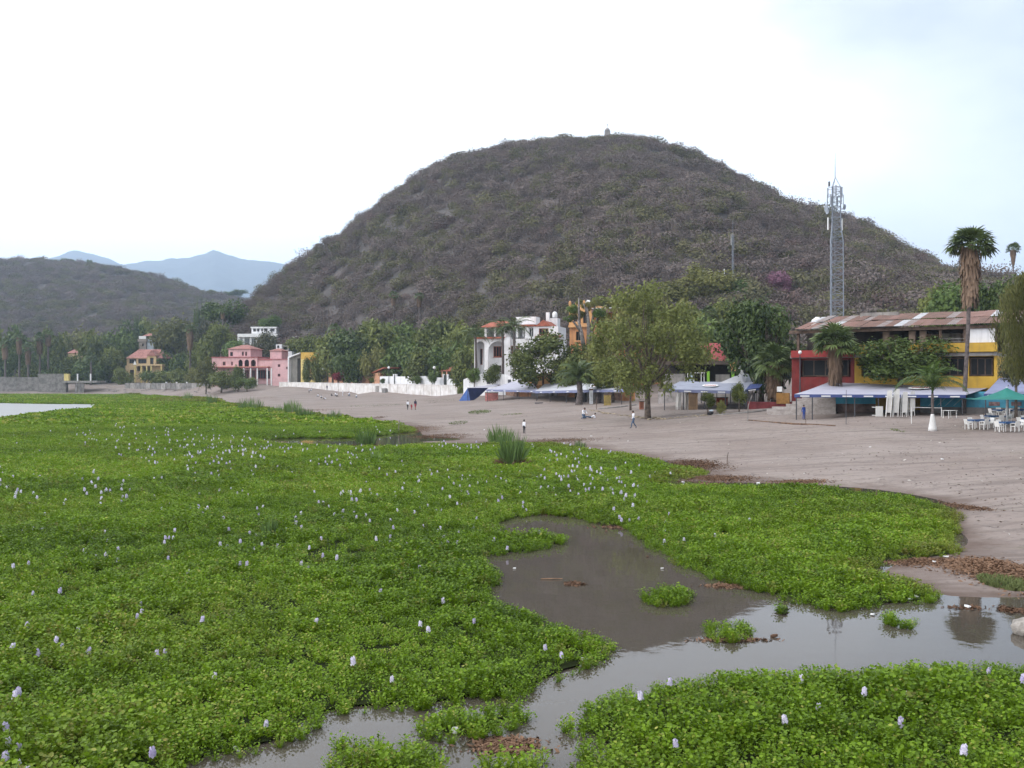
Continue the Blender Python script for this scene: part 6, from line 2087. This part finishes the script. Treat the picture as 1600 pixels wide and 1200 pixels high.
# bare white rail
p = Gv(1424, 662)
t_ = thing('white_rail', 'bare white pole rail in front of the large canopy', 'rail', p)
MB().tube([(0, 0, -.2), (.02, 0, 1.35)], .035, 6).build('post', PLAS, t_)
MB().tube([(0, 0, 1.32), (4.6, 4.5, 1.15)], .03, 6).build('crossbar', PLAS, t_)
MB().tube([(4.6, 4.5, -.2), (4.6, 4.5, 1.2)], .035, 6).build('post', PLAS, t_)
# counters, kiosks and clutter under the canopies
def crate(u, v, wpx, hpx, m, label, cat, name, dpt=.8):
    p = Gv(u, v)
    k = p.y / F
    t_ = thing(name, label, cat, p, rnd.uniform(-.2, .2))
    w_, h_ = wpx * k / 2, hpx * k
    MB().box(-w_, w_, 0, dpt, -.1, h_ * .9).build('body', m, t_)
    MB().box(-w_ - .05, w_ + .05, -.06, dpt + .06, h_ * .9, h_).build('top', WOOD, t_)
    MB().box(-w_ * .7, w_ * .7, -.02, -.003, h_ * .2, h_ * .75).build('front_panel', mat(m.name + '_panel', tuple(x * .7 for x in m.node_tree.nodes['Color Ramp'].color_ramp.elements[1].color[:3])), t_)


crate(1083, 641, 14, 28, mat('kiosk_brown', (0.26, 0.17, 0.10), .8, .2, 2), 'brown kiosk beside the two chair stacks', 'kiosk', 'kiosk')
crate(1129, 634, 16, 13, mat('counter_red', (0.40, 0.07, 0.04), .7, .2, 2), 'red counter under the blue grey canopy', 'counter', 'counter')
crate(1118, 634, 7, 12, PLAS, 'white box beside the red counter', 'box', 'storage_box')
crate(949, 634, 11, 18, mat('crate_olive', (0.36, 0.27, 0.09), .8, .2, 2), 'ochre crate at the end of the long canopy', 'crate', 'crate')
crate(1003, 640, 6, 13, mat('crate_terracotta', (0.38, 0.15, 0.09), .8, .2, 2), 'terracotta pillar behind the olive tree trunk', 'pillar', 'brick_pillar', .4)
crate(768, 626, 20, 13, mat('crate_coral', (0.55, 0.22, 0.2), .8, .25, 2), 'coral covered table under the far canopy', 'table', 'covered_table')
crate(924, 632, 5, 24, mat('fridge_white', (0.6, 0.62, 0.64), .5, .1, 2), 'pale fridge under the near half of the long canopy', 'fridge', 'fridge')
crate(912, 628, 9, 22, DARK, 'dark cabinet under the near half of the long canopy', 'cabinet', 'cabinet')
bw = Fac('brick_backwall', 'low patched wall behind the long canopy', 'wall', 790, 208, 990, 150)
for i in range(10):
    ua = 790 + 20 * i
    bw.box('wall_bay', [mat('wall_brick', (0.32, 0.20, 0.15), .9, .25, 1.5), CONC, mat('wall_grey', (0.36, 0.33, 0.32), .9, .2, 1), OCH][i * 3 % 4], ua, 612 + (i % 3), ua + 19.6, 634, 0, .3)
bw2 = Fac('brick_backwall', 'grey wall with red base behind the blue grey canopy', 'wall', 1028, 131, 1180, 124)
bw2.box('wall_face', mat('wall_grey', (0.36, 0.33, 0.32)), 1028, 613, 1180, 632, 0, .3)
bw2.box('wall_base', mat('maroon_paint', (0.2, .04, .045)), 1028, 632.2, 1180, 645, -.06, .36)

# ================================================================== lamps, poles, edging
for i, (u, D, v0, v1) in enumerate(((551, 318, 577, 604), (607.5, 300, 575, 604), (678.5, 272, 575, 604), (505, 338, 577, 604), (713, 262, 582, 604), (1250, 101, 552, 630))):
    p = G(u, D)
    k = D / F
    zt_ = Z(v0, D) - p.z
    t_ = thing('street_lamp', ('globe street lamp on the promenade, %s from the left' % ORD[(1, 2, 3, 0, 4)[i]]) if i < 5 else 'pale globe lamp in front of the red wall', 'street lamp', p, 0, 'globe lamps')
    MB().tube([(0, 0, -.3), (0, 0, zt_ - .2)], [.09, .06], 6).build('post', POST, t_)
    rr_ = .42 if i < 5 else .2
    MB().lathe([(rr_ * .3, -rr_), (rr_ * .8, -rr_ * .6), (rr_, 0), (rr_ * .8, rr_ * .6), (rr_ * .25, rr_ * .97)], 10).build('globe', CLEANW, t_, True, loc=(0, 0, zt_ + .1))


def pole(u, v, vtop, label, bend=0, r_=.04, m=None, name='pole'):
    p = Gv(u, v)
    h_ = (v - vtop) * p.y / F
    o = MB().tube([(0, 0, -.2), (bend * .15, 0, h_ * .6), (bend, 0, h_)], [r_, r_ * .85, r_ * .6], 6).build(name, m or WOOD)
    o.location = p
    tag(o, label, 'pole')


pole(1168, 660, 618, 'thin pale bent pole on the sand before the canopies', .45, .05, GREYBARK)
pole(1136, 726, 707, 'short dark stick in the brown litter', .08, .03)
pole(1369, 787, 765, 'short dark post in the corner of the mat', .03, .03)
pole(1259, 664, 645, 'thin stake next to the figure in blue', 0, .025)
pole(1322, 664, 610, 'thin iron rod before the large canopy', .02, .03, POST)
pole(932, 640, 622, 'dark stake at the end of the stone edging', .05, .05)
pole(457, 650, 641, 'pale stick near the round reed bush', .05, .06, PALE)
pole(505, 662, 651, 'pale stick in the mat above the puddle', 0, .05, PALE)
pole(623, 677, 657, 'yellowish stick beside the puddle end', .1, .05, PALE)
# stones edging the terrace under the olive tree
st = [rock_mesh(s, mat('pale_stone', (0.40, 0.33, 0.24), .95, .25, 3)) for s in (7, 8, 9)]
se = thing('stone_edging', 'row of pale stones edging the terrace under the olive tree', 'stones')
pts_ = [(922, 642), (950, 647), (985, 651), (1010, 655), (1040, 656), (1075, 652), (1105, 651)]
for i in range(62):
    q = i / 61 * (len(pts_) - 1); j = min(int(q), len(pts_) - 2); f_ = q - j
    u = pts_[j][0] * (1 - f_) + pts_[j + 1][0] * f_; v = pts_[j][1] * (1 - f_) + pts_[j + 1][1] * f_
    o = link(bpy.data.objects.new('stone', st[i % 3]), se)
    o.location = Gv(u, v + rnd.uniform(-.8, .8)) + Vector((0, rnd.uniform(-.2, .2), .03))
    s = rnd.uniform(.1, .24)
    o.scale = (s * 1.5, s, s); o.rotation_euler = (0, 0, rnd.uniform(0, 6))
for i, (uv, lab) in enumerate((([(1168, 658), (1200, 661), (1240, 664), (1275, 666), (1305, 667)], 'half buried log edging on the sand'), ([(1090, 650), (1130, 649), (1180, 645), (1205, 641)], 'low kerb in front of the middle canopy'), ([(935, 640), (965, 637), (995, 633)], 'pale kerb at the end of the long canopy'))):
    pts = [Gv(u, v) for u, v in uv]
    o = MB().tube([p - pts[0] + Vector((0, 0, .03)) for p in pts], .12 if i else .09, 6).build('log_edging' if i == 0 else 'kerb_edging', [mat('log_brown', (0.17, 0.10, 0.065), .95, .3, 3), CONC, CONC][i])
    o.location = pts[0]
    tag(o, lab, 'edging')

# boulder in the channel
bm = bmesh.new()
bmesh.ops.create_icosphere(bm, subdivisions=3, radius=1)
for v in bm.verts:
    n_ = v.co.normalized()
    v.co = n_ * (1 + .12 * math.sin(n_.x * 5 + 1) * math.cos(n_.y * 4) + .06 * math.sin(n_.z * 9 + n_.x * 7))
    v.co.z = v.co.z * .62 if v.co.z > 0 else v.co.z * .5
me = bpy.data.meshes.new('boulder'); bm.to_mesh(me); bm.free()
me.polygons.foreach_set('use_smooth', [True] * len(me.polygons))
me.materials.append(mat('boulder_stone', (0.34, 0.31, 0.28), .9, .2, 6, bump=.6))
o = link(bpy.data.objects.new('boulder', me)); o.location = (X(1606, 19.2), 19.2, .1); o.scale = (.3, .29, .36)
tag(o, 'pale boulder standing in the channel at the picture edge', 'boulder')

# litter on the water and sand
foam = mat('foam_white', (0.78, 0.78, 0.78), .5, .04, 4)
cup = MB().lathe([(.035, 0), (.045, .1), (.048, .105)], 10)
for i, (u, v, s, lab) in enumerate(((912, 1034, 1.5, 'white foam tray at the edge of the mat by the channel'), (711, 1152, 1.5, 'white foam cup between the islands'), (370, 1177, 1.1, 'white scrap afloat near the lower channel'), (1364, 964, 1.2, 'white scrap beside the low floating clump'), (1432, 936, 1.5, 'white scraps at the end of the green bank'), (1422, 940, 1.2, 'pale bottle at the end of the green bank'),
                                    (1060, 873, 1.4, 'white scrap at the right shore of the pond'), (1035, 858, 1.6, 'white ball on the right shore of the pond'), (997, 837, 1.3, 'white scrap at the top right of the pond'), (775, 832, 1.3, 'white scrap at the left head of the pond'), (1157, 1003, 1.2, 'pinkish scrap under the channel clump'), (1210, 1000, 1.5, 'brown scrap afloat right of the channel clump'),
                                    (1012, 872, 1.0, 'grey scrap afloat in the middle of the pond'), (804, 890, .9, 'tiny pale scrap in the left of the pond'), (1512, 953, 1.6, 'pale scrap on the palm reflection'), (1478, 872, 1.6, 'white scrap on the mud behind the green bank'), (1460, 880, 1.6, 'flat pale scrap on the mud'), (1035, 892, 1.0, 'pale scrap near the right bank of the pond'), (830, 803, 1.6, 'pale scrap at the head of the pond'), (1360, 700, 2, 'white scrap on the open sand'), (1472, 720, 2, 'white scrap on the sand below the white palm'), (1110, 712, 1.6, 'pale scrap on the sand near the short stick'), (757, 672, 2, 'white scrap on the sand left of the child'), (924, 682, 1.8, 'white scrap on the sand right of the child'), (1068, 756, 1.8, 'white scrap in the gap of the mat'), (1185, 757, 2.4, 'small pale scrap on top of the mat edge'))):
    p = Gv(u, v)
    mb = MB()
    g_ = random.Random(i)
    n_ = 7
    s *= .72
    pl = [(.07 * s * g_.uniform(.7, 1.3) * math.cos(6.283 * q / n_), .05 * s * g_.uniform(.7, 1.3) * math.sin(6.283 * q / n_)) for q in range(n_)]
    mb.slab(pl, 0, .035 * s)
    if i in (1, 7):
        mb = MB().lathe([(.032, 0), (.045, .02), (.05, .06), (.042, .085)], 10)
    o = mb.build('litter_scrap', foam if i not in (11, 12) else DRY)
    o.location = p + Vector((0, 0, .012))
    o.rotation_euler = (g_.uniform(-.2, .2), g_.uniform(-.2, .2), g_.uniform(0, 6))
    tag(o, lab, 'litter', 'litter on water and sand')
p = Gv(862, 909)
o = MB().tube([(-.28, 0, .02), (.0, .01, .025), (.28, .02, .02)], [.014, .016, .012], 6).build('floating_stick', mat('stick_tan', (0.34, 0.21, 0.13), .9, .2, 6)); o.location = p
tag(o, 'straight brown stick afloat in the pond', 'stick')
p = Gv(1110, 650)
t_ = thing('rubbish_bag', 'black rubbish bag with white top by the kerb', 'bag', p)
bag = rock_mesh(31, mat('black_plastic', (0.025, 0.025, 0.03), .35, .1, 3))
o = link(bpy.data.objects.new('bag_body', bag), t_); o.scale = (.42, .32, .38); o.location = (0, 0, .2)
o = link(bpy.data.objects.new('bag_top', rock_mesh(32, mat('pale_blue_plastic', (0.5, 0.58, 0.65), .5, .1, 3))), t_); o.scale = (.26, .2, .18); o.location = (.1, 0, .47)
p = Gv(842, 631)
o = MB().box(-.7, .7, -.3, .3, 0, .18).build('long_crate', POST); o.location = p
tag(o, 'flat dark crate lying on the sand before the long canopy', 'crate')

# ================================================================== people
SKIN = mat('skin', (0.26, 0.14, 0.095), .6, .05, 3)
HAIR = mat('black_hair', (0.015, 0.012, 0.011), .6, .1, 5)
WSHIRT = mat('white_shirt', (0.74, 0.75, 0.80), .85, .05, 4)
JEANS = mat('blue_jeans', (0.075, 0.12, 0.20), .9, .15, 5)
DARKP = mat('dark_trousers', (0.03, 0.03, 0.035), .9, .1, 5)
SHOE = mat('dark_shoe', (0.035, 0.028, 0.025), .7, .1, 5)
REDC = mat('red_cloth', (0.34, 0.05, 0.06), .85, .1, 5)
BLUEC = mat('blue_overall', (0.03, 0.07, 0.28), .85, .1, 5)
NAVYC = mat('navy_top', (0.03, 0.03, 0.06), .85, .1, 5)

POSES = {
    # name: (x, y, z); facing -y
    'stand': dict(pelvis=(0, 0, .95), spine=(0, .01, 1.15), chest=(0, .01, 1.34), neck=(0, 0, 1.49), head=(0, -.02, 1.61), crown=(0, -.015, 1.68), nose=(0, -.115, 1.585),
                  sl=(.17, .01, 1.41), el=(.22, .04, 1.13), wl=(.23, -.03, .89), hl=(.23, -.06, .80), kl=(.10, -.02, .50), al=(.11, .02, .08), tl=(.12, -.14, .035), hpl=(.09, 0, .90)),
    'walk': dict(pelvis=(0, 0, .94), spine=(0, -.02, 1.15), chest=(0, -.03, 1.34), neck=(0, -.05, 1.49), head=(0, -.09, 1.60), crown=(0, -.085, 1.67), nose=(0, -.185, 1.575),
                 sl=(.17, -.02, 1.41), el=(.21, -.12, 1.16), wl=(.20, -.28, .98), hl=(.19, -.36, .94), kl=(.09, -.22, .53), al=(.09, -.30, .09), tl=(.09, -.46, .06), hpl=(.09, 0, .90),
                 sr=(-.17, -.02, 1.41), er=(-.22, .12, 1.15), wr=(-.22, .16, .90), hr=(-.22, .14, .82), kr=(-.09, .06, .50), ar=(-.09, .34, .14), tr=(-.09, .24, .035), hpr=(-.09, 0, .90)),
    'sit': dict(pelvis=(0, .1, .14), spine=(0, .14, .34), chest=(0, .10, .53), neck=(0, .04, .68), head=(0, 0, .80), crown=(0, .005, .87), nose=(0, -.095, .775),
                sl=(.17, .09, .60), el=(.24, -.10, .40), wl=(.16, -.32, .44), hl=(.12, -.40, .45), kl=(.14, -.34, .47), al=(.13, -.50, .08), tl=(.13, -.66, .04), hpl=(.10, .06, .13)),
    'kneel': dict(pelvis=(0, .1, .42), spine=(0, .04, .62), chest=(0, -.05, .79), neck=(0, -.14, .92), head=(0, -.22, 1.02), crown=(0, -.22, 1.09), nose=(0, -.31, .98),
                  sl=(.17, -.07, .85), el=(.22, -.22, .64), wl=(.14, -.42, .52), hl=(.10, -.49, .48), kl=(.12, -.30, .10), al=(.11, .18, .07), tl=(.11, .34, .04), hpl=(.09, .06, .40)),
    'lie': dict(pelvis=(0, 0, .13), spine=(.0, .20, .17), chest=(0, .38, .25), neck=(0, .50, .36), head=(0, .57, .46), crown=(0, .60, .53), nose=(0, .48, .45),
                sl=(.17, .44, .30), el=(.26, .55, .06), wl=(.20, .34, .04), hl=(.18, .26, .04), kl=(.12, -.42, .22), al=(.14, -.80, .06), tl=(.14, -.86, .17), hpl=(.09, -.02, .12)),
}
RAD = dict(pelvis=.145, spine=.125, chest=.15, neck=.055, head=.098, crown=.07, nose=.02, s=.075, e=.048, w=.036, h=.042, hp=.10, k=.062, a=.045, t=.04)


def body_mesh(pose, scale):
    P_ = dict(POSES[pose])
    for a, b_ in (('sl', 'sr'), ('el', 'er'), ('wl', 'wr'), ('hl', 'hr'), ('hpl', 'hpr'), ('kl', 'kr'), ('al', 'ar'), ('tl', 'tr')):
        if b_ not in P_:
            x, y, z = P_[a]
            P_[b_] = (-x, y + (.06 if pose == 'stand' and a[0] in 'ew' else 0), z)
    names = list(P_)
    ed = [('pelvis', 'spine', 'shirt'), ('spine', 'chest', 'shirt'), ('chest', 'neck', 'shirt'), ('neck', 'head', 'skin'), ('head', 'crown', 'skin'), ('head', 'nose', 'skin')]
    for s in 'lr':
        ed += [('chest', 's' + s, 'shirt'), ('s' + s, 'e' + s, 'shirt'), ('e' + s, 'w' + s, 'fore'), ('w' + s, 'h' + s, 'skin'), ('pelvis', 'hp' + s, 'pants'), ('hp' + s, 'k' + s, 'pants'), ('k' + s, 'a' + s, 'shin'), ('a' + s, 't' + s, 'shoe')]
    me = bpy.data.meshes.new('tmp')
    me.from_pydata([Vector(P_[n_]) for n_ in names], [(names.index(a), names.index(b_)) for a, b_, _ in ed], [])
    o = bpy.data.objects.new('tmp', me)
    C.objects.link(o)
    md = o.modifiers.new('skin', 'SKIN')
    md.use_smooth_shade = True
    for i, n_ in enumerate(names):
        r_ = RAD.get(n_) or RAD[n_[:-1]]
        me.skin_vertices[0].data[i].radius = (r_, r_ * (.72 if n_ in ('chest', 'pelvis', 'spine') else 1))
        me.skin_vertices[0].data[i].use_root = n_ == 'pelvis'
    sb = o.modifiers.new('sub', 'SUBSURF')
    sb.levels = 1
    dg = bpy.context.evaluated_depsgraph_get()
    out_ = bpy.data.meshes.new_from_object(o.evaluated_get(dg))
    bpy.data.objects.remove(o)
    regs = ['skin', 'shirt', 'fore', 'pants', 'shin', 'shoe']
    A = np.array([P_[a] for a, _, _ in ed]); B = np.array([P_[b_] for _, b_, _ in ed]); RG = [r_ for _, _, r_ in ed]
    reg = []
    for f in out_.polygons:
        c = np.array(f.center)
        e = B - A
        q = np.clip(((c - A) * e).sum(1) / (e ** 2).sum(1), 0, 1)
        d = np.linalg.norm(A + e * q[:, None] - c, axis=1)
        k = int(d.argmin())
        r_ = RG[k]
        if k == 0 and q[0] < .35: r_ = 'pants'
        reg.append(regs.index(r_))
    for q in range(6): out_.materials.append(SKIN)
    out_.polygons.foreach_set('material_index', reg)
    out_.transform(Matrix.Scale(scale, 4))
    hc, hd = Vector(P_['head']) * scale, Vector(P_['crown']) * scale
    return out_, hc, hd, {s: (Vector(P_['w' + s]) * scale, Vector(P_['h' + s]) * scale) for s in 'lr'}


BODY = {}


def person(p, rz, pose, scale, shirt, pants, label, long_sleeve=True, shorts=False, group=None, name='person', longhair=False):
    key = (pose, scale)
    if key not in BODY: BODY[key] = body_mesh(pose, scale)
    me0, hc, hd, hands = BODY[key]
    me = me0.copy()
    for q, m_ in enumerate((SKIN, shirt, shirt if long_sleeve else SKIN, pants, SKIN if shorts else pants, SHOE)): me.materials[q] = m_
    r_ = thing(name, label, 'person', p, rz, group)
    link(bpy.data.objects.new('body', me), r_)
    bm = bmesh.new()
    bmesh.ops.create_icosphere(bm, subdivisions=2, radius=.112 * scale)
    bmesh.ops.delete(bm, geom=[v for v in bm.verts if v.co.z < -.03 * scale and v.co.y < .05 * scale] if not longhair else [v for v in bm.verts if v.co.z < 0 and v.co.y < .02], context='VERTS')
    hm_ = bpy.data.meshes.new('hair'); bm.to_mesh(hm_); bm.free()
    hm_.materials.append(HAIR)
    o = link(bpy.data.objects.new('hair', hm_), r_)
    o.location = hc.lerp(hd, .45) + Vector((0, .018 * scale, .012 * scale))
    if longhair: o.scale = (1.05, 1.1, 1.5)
    mb = MB()
    for s, (w_, h_) in hands.items():
        d = (h_ - w_).normalized(); sd = d.orthogonal().normalized(); n_ = d.cross(sd)
        for q in range(4):
            b_ = h_ + sd * (q - 1.5) * .019 * scale
            L_ = (.065, .078, .075, .058)[q] * scale
            mb.tube([b_, b_ + d * L_ * .6, b_ + d * L_ + n_ * .02 * scale], [.009 * scale, .008 * scale, .006 * scale], 5)
        b_ = h_.lerp(w_, .55) + sd * .03 * scale
        mb.tube([b_, b_ + (sd + d) * .03 * scale, b_ + (sd * .6 + d * 1.3) * .045 * scale], [.011 * scale, .010 * scale, .007 * scale], 5)
    mb.build('fingers', SKIN, r_)
    return r_


person(Gv(990, 670), R(-75), 'walk', 1.0, WSHIRT, JEANS, 'person in white shirt and blue jeans walking across the sand')
person(Gv(819, 678), R(140), 'stand', .76, WSHIRT, DARKP, 'child in white shirt and dark trousers standing beside the reeds', longhair=True)
person(Gv(637, 641), R(170), 'walk', .95, WSHIRT, DARKP, 'person in white shirt walking in the group of three', group='three walkers')
person(Gv(643, 641), R(185), 'walk', .6, REDC, REDC, 'small child in dark red walking between two adults', group='three walkers')
person(Gv(649, 640.5), R(175), 'walk', 1.0, NAVYC, REDC, 'person in navy top and red shorts walking in the group of three', shorts=True, group='three walkers')
person(Gv(912, 655), R(30), 'kneel', 1.1, WSHIRT, JEANS, 'kneeling person in white shirt near the stone edging')
person(Gv(922, 654), R(-80), 'lie', 1.0, WSHIRT, JEANS, 'person in white reclining on the sand beside the kneeling one')
person(Gv(1256, 656), R(20), 'stand', .8, BLUEC, BLUEC, 'small figure dressed all in blue in front of the large canopy')
far = [(483, 615, 'stand', .85, WSHIRT, DARKP), (486.5, 611, 'sit', 1.0, WSHIRT, JEANS), (497, 620, 'sit', 1.0, WSHIRT, DARKP), (502, 623, 'sit', 1.0, WSHIRT, DARKP), (507, 624.5, 'lie', 1.0, WSHIRT, DARKP), (518, 619, 'sit', .9, DARKP, DARKP), (524, 619, 'kneel', 1.0, WSHIRT, JEANS), (527, 620, 'kneel', 1.0, WSHIRT, DARKP), (535.5, 619.5, 'stand', .95, WSHIRT, WSHIRT), (546, 619, 'kneel', 1.15, WSHIRT, JEANS), (557, 622, 'kneel', .9, WSHIRT, JEANS), (511, 611, 'stand', 1.0, NAVYC, DARKP)]
far.sort()
for i, (u, v, ps, s, sh, pa) in enumerate(far):
    person(Gv(u, v), R(rnd.uniform(0, 360)), ps, s, sh, pa, 'tiny figure in %s on the sand before the seawall, %s from the left' % ('dark clothes' if sh is not WSHIRT else 'a white shirt', ORD[i]), group='people by the seawall')

# ================================================================== air
hv = bpy.data.materials.new('haze')
hv.use_nodes = True
t = hv.node_tree
t.nodes.remove(t.nodes['Principled BSDF'])
pv = t.nodes.new('ShaderNodeVolumePrincipled')
pv.inputs['Color'].default_value = (0.62, 0.79, 1.0, 1)
pv.inputs['Density'].default_value = 0.00015
pv.inputs['Anisotropy'].default_value = 0.2
t.links.new(pv.outputs[0], t.nodes['Material Output'].inputs['Volume'])
hz = MB().box(-14000, 15000, -320, 9900, -3, 1300).build('haze', hv)
tag(hz, 'thin bluish haze in the air over the lake', None, None, 'stuff')
